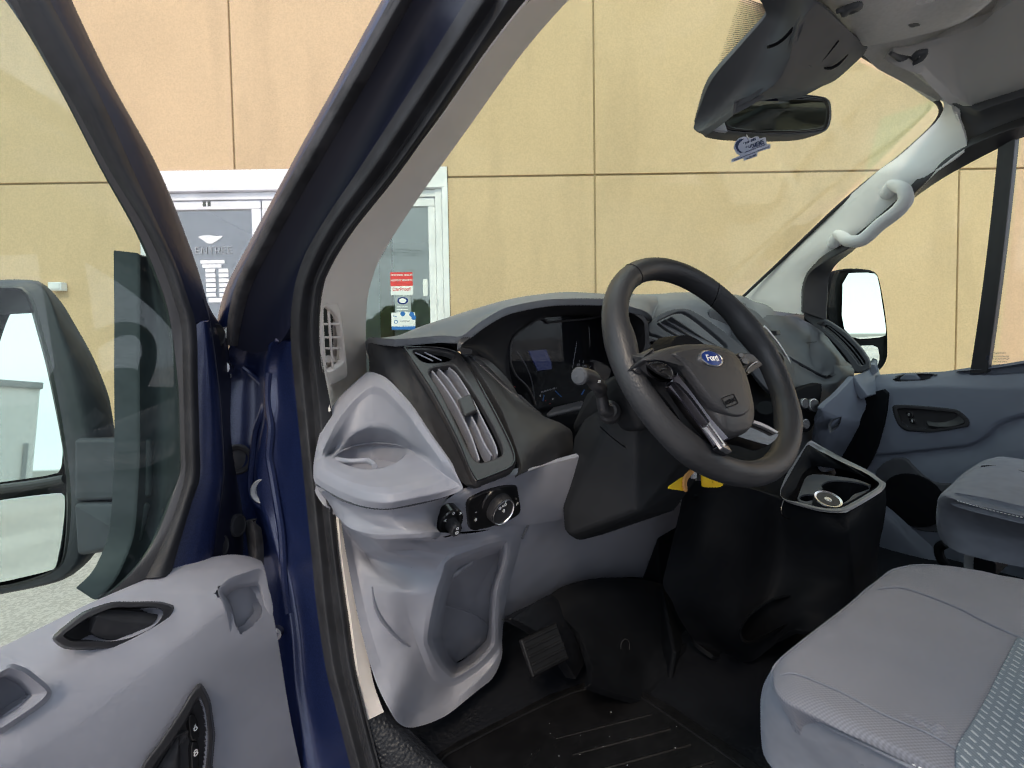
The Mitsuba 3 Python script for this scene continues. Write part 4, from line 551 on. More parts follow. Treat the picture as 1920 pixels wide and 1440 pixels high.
kp = part('knee_panel', loft([
    [(-.619,.2911,1.0507),(-.6139,.3231,.9919),(-.6149,.3471,.9357),(-.6065,.3881,.8667),(-.5804,.4508,.7753)],
    [(-.5896,.2863,1.0666),(-.5622,.3375,.9718),(-.5427,.3896,.8789),(-.5096,.468,.7597)],
    [(-.5389,.283,1.088),(-.5053,.3444,.9755),(-.4669,.4074,.8653),(-.4185,.4842,.7497)],
    [(-.4292,.3088,1.0561),(-.4061,.369,.9396),(-.3726,.4236,.8482),(-.3381,.4779,.7626)],
    [(-.2878,.3242,1.0437),(-.2647,.3915,.9057),(-.2429,.4364,.8195),(-.2239,.4755,.7465)],
    [(.0459,.3718,.9882),(.0678,.4261,.865),(.0987,.4914,.725),(.1176,.5694,.5534)]], nu=30, nv=50, t=.01, edge=.003), 'grey_plastic', label='grey knee panel under the steering column')
sub(kp, 'seam', tube([(-.5308,.282,1.0853),(-.5529,.2822,1.0812),(-.5817,.2873,1.0643),(-.6062,.2971,1.0373),(-.6106,.3053,1.0175)], .0016, 6), 'dash_top')
sub(kp, 'latch', cloft([[(-.5861,.433,.811),(-.5739,.4207,.8417),(-.5454,.4159,.8577),(-.4923,.4171,.8638),(-.5044,.4382,.8124),(-.5186,.4507,.7808)], [(-.5773,.4362,.8099),(-.5664,.4266,.8342),(-.5382,.4235,.8462),(-.4976,.4227,.8548),(-.51,.438,.817),(-.522,.4491,.789)], [(-.5479,.4686,.7902),(-.5374,.4629,.8052),(-.5115,.4614,.8131),(-.4881,.4596,.821),(-.4985,.4688,.7978),(-.5097,.4765,.778)]], n=40, m=3), 'grey_plastic')
bin_ = 'van__storage_bin'
labels[bin_] = {'label': 'grey moulded door-side storage bin with a deep open pocket'}
sub(bin_, 'body', cloft([
    [(-.8985,.4523,1.0843),(-.9191,.222,1.138),(-.8891,.1888,1.138),(-.8561,.1655,1.138),(-.7391,.2678,1.0749),(-.6225,.2858,1.0521),(-.6066,.3327,.9705),(-.613,.3673,.8887),(-.6077,.4016,.8093),(-.6077,.4147,.7405),(-.6484,.4135,.6854),(-.74,.3921,.6819),(-.8331,.3607,.7144),(-.8778,.3305,.7801),(-.8918,.368,.8371),(-.8983,.417,.9581)],
    [(-.8798,.4648,1.0433),(-.9043,.2502,1.115),(-.878,.2233,1.115),(-.8125,.2702,1.0824),(-.7313,.2749,1.0594),(-.6315,.2918,1.0367),(-.624,.321,.9746),(-.6298,.3512,.9032),(-.6198,.3872,.8205),(-.6146,.4111,.7476),(-.6625,.4079,.709),(-.733,.404,.6936),(-.8136,.3806,.7221),(-.8619,.3414,.7947),(-.8739,.377,.8538),(-.8812,.4191,.9512)],
    [(-.8534,.4665,1.0009),(-.8718,.3033,1.0717),(-.8334,.2977,1.0655),(-.7985,.2788,1.0595),(-.7256,.2774,1.0495),(-.6407,.2907,1.0326),(-.6341,.3146,.9779),(-.6411,.3418,.913),(-.6305,.3769,.8326),(-.6212,.4079,.7567),(-.6625,.42,.7163),(-.7166,.4194,.7086),(-.7742,.3964,.758),(-.7986,.3815,.8244),(-.8138,.3766,.8844),(-.8411,.3461,.9765)],
    [(-.7906,.3057,1.0081),(-.7878,.2932,1.0276),(-.7774,.2841,1.0404),(-.7612,.2778,1.0478),(-.7187,.2768,1.0495),(-.6474,.287,1.0376),(-.6414,.3103,.9816),(-.6485,.3372,.9173),(-.6373,.3711,.8401),(-.6252,.4047,.7634),(-.6678,.4184,.7242),(-.7182,.4166,.7201),(-.7598,.3953,.7629),(-.7918,.3652,.8279),(-.8077,.34,.8893),(-.8022,.3166,.9653)],
    [(-.785,.285,1.0167),(-.7835,.2798,1.0291),(-.7755,.2767,1.0378),(-.7594,.2768,1.0402),(-.7144,.2803,1.0396),(-.6543,.2876,1.0324),(-.6492,.3089,.9835),(-.6553,.3354,.9204),(-.6463,.3679,.846),(-.6338,.4001,.7727),(-.6723,.4131,.736),(-.7185,.412,.7307),(-.7522,.3936,.7681),(-.7819,.3662,.8273),(-.7989,.34,.8858),(-.7941,.3066,.9647)],
    [(-.7676,.3022,1.0048),(-.7655,.2989,1.0129),(-.7592,.2962,1.0204),(-.7448,.2958,1.0236),(-.7016,.2992,1.0229),(-.6513,.3048,1.0181),(-.6478,.3231,.9761),(-.6547,.3487,.915),(-.6465,.3801,.8429),(-.6348,.4111,.7724),(-.6684,.4246,.7352),(-.711,.4244,.7285),(-.7386,.4088,.7605),(-.7664,.3828,.8164),(-.7828,.3575,.8731),(-.7773,.3264,.9466)],
    [(-.6969,.4275,.925),(-.6945,.4236,.9346),(-.688,.4213,.9411),(-.6748,.4206,.9449),(-.6335,.4231,.9458),(-.5938,.4267,.944),(-.5891,.4438,.9048),(-.5966,.4684,.8461),(-.5872,.5016,.7701),(-.5797,.5307,.7032),(-.6133,.5416,.6722),(-.6514,.5421,.6646),(-.6715,.5305,.6883),(-.6942,.5075,.7383),(-.7052,.4872,.784),(-.7059,.4542,.861)]], n=192, m=5, cap=True, straight=True), 'grey_plastic', 50)
sub(bin_, 'pocket_ledge', tube([(-.7205,.4353,.8698),(-.6696,.4555,.8308),(-.6131,.4826,.7771),(-.5871,.5016,.7368)], .002, 6), 'grey_plastic')
sub(bin_, 'pocket_hook', hull([(-.7162,.4031,.9405),(-.6884,.4013,.9495),(-.671,.3989,.958),(-.7119,.402,.9438)], .004), 'grey_plastic')
sub(bin_, 'crease', tube([(-.8989,.2973,1.0249),(-.8938,.3123,.9907),(-.8831,.3272,.9577),(-.8585,.3494,.9099),(-.8304,.3697,.8672),(-.8165,.3773,.8516)], [.001, .003, .0035, .003, .001], 8), 'grey_plastic')
# mirror knob and headlamp switch
mk = 'van__mirror_adjuster'
labels[mk] = {'label': 'round black mirror adjuster knob left of the lamp switch'}
KN = np.array([.0656, -.9175, -.3923]); KX = np.cross([0, 0, 1], -KN); KX /= np.linalg.norm(KX); KX = -KX if KX[0] < 0 else KX; KY = np.cross(KN, KX); KY = KY if KY[2] > 0 else -KY
c = A([(-.7908,.2281,1.1181)][0])
sub(mk, 'base', lathe(c, KN, [(.0265, -.014), (.0265, .002), (.0245, .004), (.019, .003), (.016, .0), (0, 0)], 44, KX, .82), 'gloss_black')
sub(mk, 'knob', lathe(c + KX * .002 - KY * .003, KN, [(.0125, 0), (.012, .012), (.0115, .016), (.0095, .018), (0, .018)], 32, KX, .85), 'satin_black')
for d, s, h in (((0, .0215), '0', .005), ((-.0135, .013), '<', .006), ((.0135, .018), '>', .006)):
    sub(mk, 'mark', text(s, h, c + KX * d[0] + KY * d[1] + KN * .0045, KX, KY, bold=True), 'white_print')
sub(mk, 'mark', text('o', .006, c + KX * .002 + KY * .003 + KN * .0182, KX, KY, bold=True), 'white_print')
sub(mk, 'mark', text('o', .0075, c + KX * .002 - KY * .005 + KN * .0182, KX, KY, bold=True), 'white_print')
ls = 'van__lamp_switch'
labels[ls] = {'label': 'black lamp switch panel with a chrome ringed dial'}
sub(ls, 'panel', slab([(-.759,.2296,1.143),(-.7352,.2276,1.1517),(-.6936,.2295,1.1541),(-.6587,.2351,1.1469),(-.6511,.2435,1.1284),(-.634,.2638,1.0839),(-.6606,.2658,1.0748),(-.7005,.2629,1.075),(-.7423,.2574,1.0807),(-.7513,.2433,1.1122)], t=.02, b=.003, it=2), 'gloss_black')
c = A([(-.6913,.2452,1.1126)][0])
sub(ls, 'dial', lathe(c, KN, [(.0285, -.004), (.027, .008), (.0255, .012), (.0235, .0125), (.022, .0115), (0, .0115)], 48, KX, .84), 'satin_black')
sub(ls, 'dial_ring', lathe(c, KN, [(.0258, .0115), (.0262, .0135), (.0245, .0142), (.0232, .013), (.023, .0118)], 48, KX, .84), 'chrome')
for d, s, h in (((-.0, .0195), 'I', .005), ((-.0095, .011), 'O', .0055), ((-.004, .0145), 'x', .005), ((.001, .0155), 'D', .0055), ((.0, .003), '0', .006)):
    sub(ls, 'dial_mark', text(s, h, c + KX * d[0] + KY * d[1] + KN * .0122, KX, KY, bold=True), 'white_print')
for p, s, h in (([(-.736,.2472,1.1036)][0], 'S', .006), ([(-.7385,.2407,1.1185)][0], '-', .005), ([(-.6506,.2516,1.1075)][0], 'F', .006), ([(-.6561,.2452,1.1217)][0], '.', .006)):
    sub(ls, 'symbol', text(s, h, p, KX, KY), 'white_print')

# -- steering column --
sc_ = 'van__steering_column'
labels[sc_] = {'label': 'dark steering column shroud with the indicator stalk'}
sub(sc_, 'lower_shroud', hull(A([(-.4723,.27,1.1835),(-.4873,.27,1.1265),(-.5085,.27,1.0576),(-.5081,.27,1.0257),(-.4979,.27,1.0176),(-.4507,.27,1.0135),(-.4612,.16,1.0866),(-.312,.16,1.1162),(-.2643,.16,1.1497),(-.4332,.26,1.2393),(-.4585,.15,1.2993),(-.376,.15,1.2901),(-.3079,.1,1.2457),(-.2827,.24,1.0259)]), .022), 'column_plastic', 75)
sub(sc_, 'upper_shroud', hull(A([(-.3931,.33,1.2524),(-.4294,.33,1.199),(-.4714,.22,1.2759),(-.4546,.22,1.2459),(-.5085,.12,1.3105),(-.4817,.12,1.2405),(-.313,.35,1.2742)]), .016), 'column_plastic', 75)
sub(sc_, 'shroud_seam', tube([(-.5393,.155,1.2366),(-.4984,.155,1.2023),(-.4609,.155,1.1766)], .001, 6), 'black_plastic')
sub(sc_, 'stalk', tube([(-.5315,.14,1.262),(-.5419,.14,1.267),(-.5473,.14,1.2922),(-.5912,.1,1.3146),(-.6032,.1,1.3272),(-.6217,.1,1.3322)], [.011, .010, .0095, .0105, .0115, .0115], 14, up=(0, 1, 0)), 'satin_black')
sub(sc_, 'stalk_cap', lathe([(-.6248,.1,1.3318)][0], A([(-.6454,.09,1.3334)][0]) - A([(-.6165,.1,1.3317)][0]), [(.013, -.004), (.0135, .002), (.011, .005), (0, .006)], 24), 'dash_top')
sub(sc_, 'stalk_boot', lathe([(-.5207,.15,1.2596)][0], (-.6, -.6, .3), [(.02, -.01), (.018, .008), (.012, .014), (0, .014)], 24), 'satin_black')
sub(sc_, 'stalk_symbol', text('=', .008, [(-.6004,.085,1.3227)][0], KX, KY, bold=True), 'white_print')
tag_ = thing('key_tag', 'yellow plastic key tag with a round hole, hanging below the steering wheel', 'key tag')
hole = lambda c, r: [tuple(A(c) + [r * math.cos(a), .0, r * math.sin(a)]) for a in np.arange(16) * math.pi / 8]
scene[tag_] = mikit.ply((lambda m: mesh(to_world(m.vertices), m.faces))(slab([(-.2564,.17,1.1018),(-.2462,.17,1.0986),(-.1873,.17,1.0624),(-.1877,.17,1.0544),(-.1988,.17,1.0523),(-.248,.17,1.0635),(-.2564,.17,1.0676)], [hole([(-.2214,.17,1.0687)][0], .003)], .003, .0006)), 'yellow_tag', 35)
fob = thing('key_ring', 'orange and yellow paper tag on the keys in the ignition', 'key')
add(fob + '__paper_tag', slab([(-.4695,.08,1.1315),(-.4397,.08,1.1393),(-.4231,.08,1.1422),(-.4179,.08,1.1346),(-.4217,.08,1.116),(-.4433,.08,1.1228)], t=.002, b=.0004), 'yellow_tag', 35, True)
add(fob + '__leather_fob', slab([(-.4281,.075,1.1442),(-.4124,.075,1.151),(-.3996,.075,1.153),(-.4013,.075,1.1468),(-.4187,.075,1.1385),(-.4245,.075,1.1325),(-.4225,.075,1.1182),(-.4282,.075,1.1159),(-.433,.075,1.1298)], t=.004, b=.001), 'tan_fob', 35, True)
add(fob + '__key_blade', box(A([(-.3935,.085,1.1508)][0]) - [.004, .004, .02], A([(-.3935,.085,1.1508)][0]) + [.004, .004, .005], .001), 'silver', 35, True)

# -- steering wheel --
sw = 'van__steering_wheel'
labels[sw] = {'label': 'dark grey steering wheel with a blue oval badge on its hub'}
th = np.linspace(0, 2 * np.pi, 120, endpoint=False)
bump_ = lambda a, c, w: np.exp(-((np.angle(np.exp(1j * (a - c)))) / w) ** 2)
rad = .0185 + .003 * (bump_(th, .28, .16) + bump_(th, np.pi - .28, .16)) + .002 * (bump_(th, -.75, .18) + bump_(th, np.pi + .75, .18))
R0 = .1795 - .004 * (bump_(th, .28, .16) + bump_(th, np.pi - .28, .16))
ring = np.array([SP(R * math.cos(a), R * math.sin(a)) for a, R in zip(th, R0)])
tg = np.roll(ring, -1, 0) - np.roll(ring, 1, 0); tg /= np.linalg.norm(tg, axis=1, keepdims=True)
nn = np.broadcast_to(WN, ring.shape); oo = np.cross(tg, nn); ps = np.arange(24) * 2 * np.pi / 24
gr = ring[:, None] + rad[:, None, None] * (np.cos(ps)[None, :, None] * oo[:, None] + 1.08 * np.sin(ps)[None, :, None] * nn[:, None])
f = grid_faces(120, 24, True); i = np.arange(24); f = np.vstack([f, np.stack([119 * 24 + i, 119 * 24 + (i + 1) % 24, i], 1), np.stack([i, 119 * 24 + (i + 1) % 24, (i + 1) % 24], 1)])
sub(sw, 'rim', mesh(gr.reshape(-1, 3), f), 'dark_plastic', True)
for a in (1.95, .78): # the moulded grip ends
    sub(sw, 'grip_seam', tube([SP((.1795 + .0187 * math.cos(b)) * math.cos(a + .06 * math.sin(b)), (.1795 + .0187 * math.cos(b)) * math.sin(a + .06 * math.sin(b)), .0202 * math.sin(b)) for b in np.linspace(0, 6.283, 24)], .0006, 5), 'black_plastic')
hubO = [(-.6214,-.0207,1.3576),(-.6007,-.0159,1.3642),(-.5672,-.0115,1.3688),(-.5293,-.0085,1.3706),(-.4869,-.0074,1.3686),(-.4497,-.0091,1.3621),(-.4225,-.0141,1.3506),(-.416,-.0217,1.3366),(-.4194,-.0327,1.3173),(-.4311,-.0475,1.2919),(-.4446,-.0601,1.2708),(-.4647,-.0703,1.2545),(-.4881,-.0753,1.2478),(-.5175,-.0765,1.2485),(-.5338,-.0744,1.2538),(-.538,-.0691,1.2636),(-.5422,-.054,1.2909),(-.5519,-.0384,1.3195),(-.5654,-.0286,1.3382),(-.5891,-.0228,1.3508)]
sc2 = lambda P, k, o: [tuple(A(P).mean(0) + (A(p) - A(P).mean(0)) * k + WN * o) for p in P]
sub(sw, 'hub', cloft([sc2(hubO, .98, -.05), sc2(hubO, 1.0, -.012), sc2(hubO, .99, -.003), sc2(hubO, .94, .003), sc2(hubO, .8, .008), sc2(hubO, .4, .011)], n=80, m=4, straight=False, cap0=True), 'dark_plastic', 60)
padO = [(-.5764,-.0299,1.3595),(-.5403,-.0255,1.3638),(-.5037,-.0238,1.3634),(-.4727,-.0256,1.3574),(-.4503,-.0305,1.3465),(-.4475,-.0391,1.331),(-.454,-.0516,1.3093),(-.4653,-.0645,1.2874),(-.4757,-.0714,1.2761),(-.5029,-.0753,1.2717),(-.5291,-.0735,1.2775),(-.5425,-.0668,1.2906),(-.5499,-.0592,1.3049),(-.5572,-.0492,1.3233),(-.5647,-.0392,1.3418)]
sub(sw, 'airbag_pad', cloft([sc2(padO, 1.0, -.01), sc2(padO, 1.0, -.001), sc2(padO, .97, .0025), sc2(padO, .8, .004), sc2(padO, .4, .005)], n=80, m=4, straight=False), 'dark_plastic', 60)
bc = A([(-.5107,-.0401,1.3485)][0])
sub(sw, 'badge_rim', lathe(bc - WN * .004, WN, [(.0125, 0), (.0125, .0045), (.0115, .0055), (.0108, .0045)], 48, E1 * .98 - WU * .12, 1.9), 'chrome')
sub(sw, 'badge', lathe(bc - WN * .004, WN, [(.0112, 0), (.0112, .0045), (.006, .0052), (0, .0054)], 48, E1 * .98 - WU * .12, 1.9), 'badge_blue', label='blue oval badge')
sub(sw, 'badge_lettering', text('Ford', .0085, bc + WN * .0014, E1 * .98 - WU * .12, WU, bold=True), 'white_print')
ac = A([(-.5168,-.0704,1.2931)][0])
sub(sw, 'pad_lettering', text('AIRBAG', .0052, ac, E1 * .97 + WU * .1, WU), 'black_plastic')
sub(sw, 'pad_lettering_frame', tube([ac + E1 * x + WU * y for x, y in ((-.015, -.007), (.015, -.004), (.015, .008), (-.015, .005))], .0006, 5, True, up=WN, res=40), 'black_plastic')
for p in ([(-.5546,-.0359,1.3507),(-.5369,-.0374,1.3464)], [(-.4608,-.0325,1.3481),(-.4515,-.0345,1.3435)]): sub(sw, 'horn_mark', tube(p, .0007, 5), 'black_plastic')
# spokes
sub(sw, 'spoke', cloft([[(-.6043,-.0033,1.3562),(-.5699,-.0048,1.3504),(-.5447,-.012,1.3352),(-.5312,-.0234,1.3136),(-.5488,-.0256,1.3114),(-.5672,-.0207,1.3218),(-.59,-.0205,1.3243),(-.6076,-.0143,1.3371)], [(-.6109,-.011,1.3553),(-.579,-.0125,1.3498),(-.5564,-.0196,1.335),(-.5432,-.0292,1.3167),(-.5567,-.031,1.3147),(-.5733,-.0258,1.3255),(-.5959,-.0257,1.3279),(-.6118,-.0199,1.3397)]], n=50, m=3, cap0=True), 'smoked_chrome')
sub(sw, 'spoke', loft([[(-.6141,.0051,1.3598),(-.6104,-.0036,1.3441),(-.5998,-.0098,1.332),(-.5822,-.0138,1.3232)], [(-.615,-.0149,1.3571),(-.6098,-.0195,1.3484),(-.5944,-.0233,1.3402),(-.5757,-.028,1.3301)], [(-.5827,-.0156,1.3488),(-.5721,-.0195,1.3408),(-.557,-.0242,1.3309),(-.5461,-.0322,1.3157)]], t=.02, edge=.003), 'satin_black')
sub(sw, 'spoke', loft([[(-.577,-.0094,1.3224),(-.5675,-.0305,1.2839),(-.5522,-.0469,1.2534),(-.5371,-.0565,1.2349)], [(-.5876,-.0374,1.3247),(-.5734,-.0485,1.3037),(-.5628,-.0635,1.2759),(-.5528,-.0802,1.2453)], [(-.539,-.0241,1.3131),(-.5312,-.0393,1.2854),(-.5251,-.0522,1.2619),(-.5176,-.0713,1.2271)]], t=.012, edge=.003), 'smoked_chrome')
sub(sw, 'spoke_tip', loft([[(-.5556,-.053,1.2632),(-.5523,-.0598,1.2508),(-.548,-.0659,1.2396)], [(-.5632,-.0682,1.2675),(-.557,-.0757,1.2537),(-.5528,-.083,1.2403)], [(-.5326,-.0626,1.2521),(-.5283,-.068,1.2421),(-.5241,-.0756,1.2283)]], t=.006, edge=.001), 'silver', label='bright silver tip of the lower spoke')
sub(sw, 'spoke', loft([[(-.4059,-.0127,1.3413),(-.3831,-.0098,1.3444),(-.3637,-.0101,1.342)], [(-.4022,-.016,1.3248),(-.3752,-.0133,1.3272),(-.3455,-.0104,1.3296)], [(-.3962,-.0172,1.3121),(-.3532,-.0104,1.3201),(-.3334,-.0075,1.3234)]], t=.02, edge=.003), 'satin_black')
sub(sw, 'spoke', loft([[(-.4415,-.0553,1.2485),(-.4178,-.0602,1.2375),(-.3921,-.0644,1.2275)], [(-.4638,-.0593,1.2434),(-.441,-.065,1.2312),(-.411,-.0686,1.2219)], [(-.4887,-.0623,1.2404),(-.4583,-.0675,1.2284),(-.4316,-.071,1.2196)]], t=.02, edge=.003), 'gloss_black')
sub(sw, 'spoke_trim', loft([[(-.4438,-.0585,1.2553),(-.4214,-.0624,1.2461),(-.4,-.0689,1.2326)], [(-.4483,-.0603,1.2524),(-.4273,-.0643,1.2434),(-.4066,-.0695,1.2322)]], t=.004, edge=.001), 'silver')
sub(sw, 'spoke_trim', loft([[(-.4181,-.0293,1.3171),(-.3984,-.024,1.3246),(-.3657,-.0189,1.3306)], [(-.4068,-.0258,1.3222),(-.3882,-.0213,1.3285),(-.3647,-.0175,1.333)]], t=.005, edge=.001), 'silver')
bz = sub(sw, 'button_bezel', cloft([[(-.6174,-.0229,1.3512),(-.6011,-.0209,1.3532),(-.5825,-.0224,1.3488),(-.574,-.0271,1.3397),(-.5765,-.0321,1.331),(-.5878,-.0343,1.3281),(-.5975,-.0324,1.3325),(-.6102,-.0282,1.3411)], [(-.6201,-.0279,1.3508),(-.6053,-.0263,1.3522),(-.5901,-.0278,1.3481),(-.5822,-.032,1.3399),(-.5846,-.0362,1.3326),(-.5928,-.0377,1.3308),(-.6014,-.0358,1.335),(-.6125,-.032,1.3428)], [(-.6125,-.0237,1.3494),(-.6005,-.0229,1.3497),(-.5866,-.024,1.3464),(-.5803,-.0279,1.3389),(-.5817,-.0313,1.3329),(-.5869,-.0321,1.332),(-.5936,-.0301,1.3361),(-.6053,-.0267,1.3433)]], n=48, m=3, cap=False), 'chrome')
sub(bz.rsplit('__', 1)[0], 'button_field', slab([(-.6164,-.0254,1.3498),(-.6025,-.0238,1.3513),(-.5866,-.0249,1.3478),(-.5798,-.0292,1.3396),(-.5822,-.0334,1.3323),(-.5889,-.0345,1.3309),(-.5976,-.0326,1.3352),(-.6088,-.0288,1.343)], t=.006, b=.0005), 'gloss_black')
for q in ([(-.6099,-.0309,1.3486),(-.5968,-.0308,1.3474),(-.5942,-.0335,1.3424),(-.6052,-.0343,1.3421)], [(-.6042,-.035,1.3407),(-.5927,-.0339,1.3416),(-.59,-.0381,1.3339),(-.5965,-.0392,1.3326)]): sub(sw, 'button', slab(q, t=.006, b=.001), 'gloss_black')
for q in ([(-.4208,-.0207,1.3489),(-.407,-.0197,1.3494),(-.4075,-.0233,1.343),(-.4206,-.0247,1.3417)], [(-.4208,-.0256,1.3402),(-.4055,-.0237,1.3421),(-.4013,-.0278,1.3345),(-.4105,-.03,1.3314),(-.4199,-.0292,1.3338)]): sub(sw, 'button', slab(q, t=.006, b=.001), 'gloss_black')
sub(sw, 'hub_back', lathe(WC - WN * .075, WN, [(.07, 0), (.075, .03), (.06, .06), (0, .06)], 40), 'black_plastic')
# -- centre stack and passenger side of the dash --
cv = 'van__centre_vent'
labels[cv] = {'label': 'slanted centre air vent framed in dark grey beside the steering wheel'}
sub(cv, 'frame', slab([(-.094,.44,1.4032),(-.0502,.44,1.4234),(.0012,.44,1.4385),(.065,.44,1.4366),(.1059,.42,1.4134),(.161,.39,1.3654),(.2024,.36,1.3207),(.2114,.36,1.2933),(.1382,.345,1.2935),(.0147,.37,1.3134),(-.0347,.4,1.3408),(-.075,.42,1.3658),(-.11,.42,1.3814)],
    [[(-.0733,.437,1.4021),(-.0271,.437,1.4168),(.0208,.437,1.4291),(.0516,.437,1.4267),(.0828,.417,1.4026),(.1204,.387,1.3617),(.1444,.367,1.3307),(.1342,.367,1.317),(.047,.377,1.3263),(-.0004,.4,1.3454),(-.0459,.42,1.3724)]], .012, .003), 'dash_top')
sub(cv, 'duct', slab([(-.0239,.5,1.412),(.112,.5,1.4399),(.4367,.5,1.3065),(.3767,.5,1.2682),(.1058,.5,1.3267)], t=.004), 'black_plastic')
for a in ([(-.0377,.45,1.4012),(.0163,.45,1.3728),(.0777,.45,1.3458),(.1143,.45,1.3314)], [(-.0119,.45,1.4085),(.0455,.45,1.38),(.1013,.45,1.3532),(.1719,.45,1.3213)], [(.0121,.45,1.4147),(.0685,.45,1.3876),(.1299,.45,1.3575),(.2222,.45,1.3177)]):
    sub(cv, 'slat', loft([A(a), A(a) + [0, .02, -.008]], t=.003), 'dash_top')
sub(cv, 'lower_trim', slab([(-.1237,.43,1.3583),(-.0915,.43,1.3672),(.0017,.43,1.3218),(-.0118,.43,1.3114),(-.0583,.43,1.3096),(-.0941,.43,1.3236),(-.1208,.43,1.3419)], t=.01, b=.002), 'dash_top')
sub(cv, 'lower_trim', slab([(-.1037,.42,1.3541),(-.0875,.42,1.3584),(-.0235,.42,1.3236),(-.0489,.42,1.32)], t=.01, b=.001), 'black_plastic')
st = 'van__centre_stack'
labels[st] = {'label': 'rounded centre console stack with radio keys behind the wheel'}
sub(st, 'shell', loft([
    [(.4536,.6,1.4593),(.5553,.6,1.4644),(.6029,.6,1.4484),(.5913,.55,1.4113),(.6139,.52,1.3644),(.6605,.5,1.3019),(.6841,.48,1.2478),(.6762,.46,1.2041)],
    [(.303,.52,1.4457),(.3923,.52,1.4536),(.4619,.52,1.4364),(.4451,.47,1.4041),(.4583,.44,1.3513),(.4884,.42,1.2931),(.5125,.4,1.2316),(.5373,.4,1.1983)],
    [(.205,.47,1.424),(.2776,.47,1.4295),(.3362,.47,1.4082),(.3268,.43,1.3692),(.3368,.4,1.3198),(.3656,.38,1.2617),(.3958,.37,1.2189),(.4427,.37,1.1862)],
    [(.215,.47,1.3689),(.2529,.47,1.3509),(.2916,.47,1.3243),(.2825,.43,1.2845),(.2875,.4,1.2527),(.3076,.38,1.2119),(.3453,.37,1.1764),(.4175,.37,1.1513)]], nu=40, nv=24, t=.01, edge=.003), 'dash_top')
sub(st, 'keypad', loft([[(.3307,.455,1.4396),(.3747,.455,1.4221),(.3839,.43,1.3907),(.3948,.41,1.3535)], [(.2821,.435,1.4079),(.33,.435,1.3869),(.3381,.41,1.3566),(.3425,.39,1.324)]], nv=6, t=.004, edge=.001), 'overhead_dark')
for i in range(4):
    for j in range(3):
        a, b = [(.2989,.425,1.4144),(.4027,.425,1.3438)], [(.3318,.425,1.4212),(.4265,.425,1.3524)]
        o = A(a[0]) + (A(a[1]) - A(a[0])) * (i / 3.6) + (A(b[0]) - A(a[0])) * (j / 2.4); sub(st, 'radio_key', box(o - [.006, .0, .0045], o + [.006, .01, .0045], .0015), 'dash_top')
sub(st, 'slot', loft([[(.4847,.43,1.2935),(.5245,.43,1.2612),(.5524,.43,1.2273),(.5682,.43,1.2082)], [(.4573,.42,1.2802),(.487,.42,1.2473),(.5176,.42,1.217),(.5395,.42,1.2009)]], t=.004), 'black_plastic')
sub(st, 'trim_band', tube([(.3952,.415,1.3699),(.4501,.415,1.3308),(.504,.415,1.2834),(.5409,.415,1.2374),(.5464,.415,1.2021)], .004, 8, flat=.6), 'silver')
sub(st, 'volume_knob', lathe([(.3625,.37,1.2684)][0], (-.3, -.9, .3), [(.028, 0), (.027, .012), (.02, .016), (0, .016)], 32), 'black_plastic')
sub(st, 'clip', box(A([(.4655,.42,1.3467)][0]) - [.012, .01, .008], A([(.4655,.42,1.3467)][0]) + [.012, .01, .008], .003), 'satin_black')
hv = 'van__climate_panel'
labels[hv] = {'label': 'black climate control panel with round knobs right of the wheel'}
sub(hv, 'panel', slab([(.4234,.36,1.1627),(.5074,.36,1.1727),(.627,.36,1.1764),(.6299,.36,1.1429),(.6012,.36,1.0766),(.5597,.36,1.0288),(.5201,.36,1.025),(.4266,.36,1.0603)], t=.02, b=.003), 'black_plastic')
for q, s in (([(.5381,.355,1.1117)][0], .026), ([(.4838,.355,1.124)][0], .02), ([(.4885,.355,1.0595)][0], .02)):
    sub(hv, 'knob', lathe(q, (-.25, -.95, .15), [(s * .8, -.004), (s * .8, .012), (s * .7, .018), (0, .018)], 28), 'satin_black')
    sub(hv, 'knob_ring', lathe(q, (-.25, -.95, .15), [(s * .82, .012), (s * .78, .0175), (s * .7, .019)], 28), 'silver')
pd = part('passenger_dash', loft([
    [(.6481,.58,1.4076),(.7881,.58,1.3986),(.9245,.58,1.3832),(.9239,.54,1.3605),(.9404,.5,1.3214),(1.0353,.5,1.2685),(1.0386,.46,1.2183),(1.0241,.43,1.1832)],
    [(.5813,.52,1.3697),(.6985,.52,1.3452),(.8064,.52,1.3239),(.8821,.52,1.2955),(.8545,.46,1.257),(.9072,.43,1.2098),(.9765,.41,1.1841)],
    [(.5182,.44,1.2911),(.6149,.44,1.2483),(.7007,.44,1.2133),(.8107,.44,1.1743),(.8394,.4,1.1878),(.9485,.4,1.181)],
    [(.5053,.4,1.1982),(.5691,.4,1.1653),(.7254,.4,1.1531),(.7941,.38,1.1593),(.8969,.38,1.1674)],
    [(.4843,.39,1.1161),(.5809,.39,1.0855),(.6669,.39,1.0698),(.7967,.39,1.1024),(.9164,.39,1.1515)],
    [(.5287,.42,.9304),(.6022,.42,.9253),(.6792,.42,.92),(.7473,.42,1.0406),(.9873,.42,1.1368)]], nu=40, nv=36, t=.012, edge=.002), 'dash_top', label='wide dark lidded dash in front of the passenger')
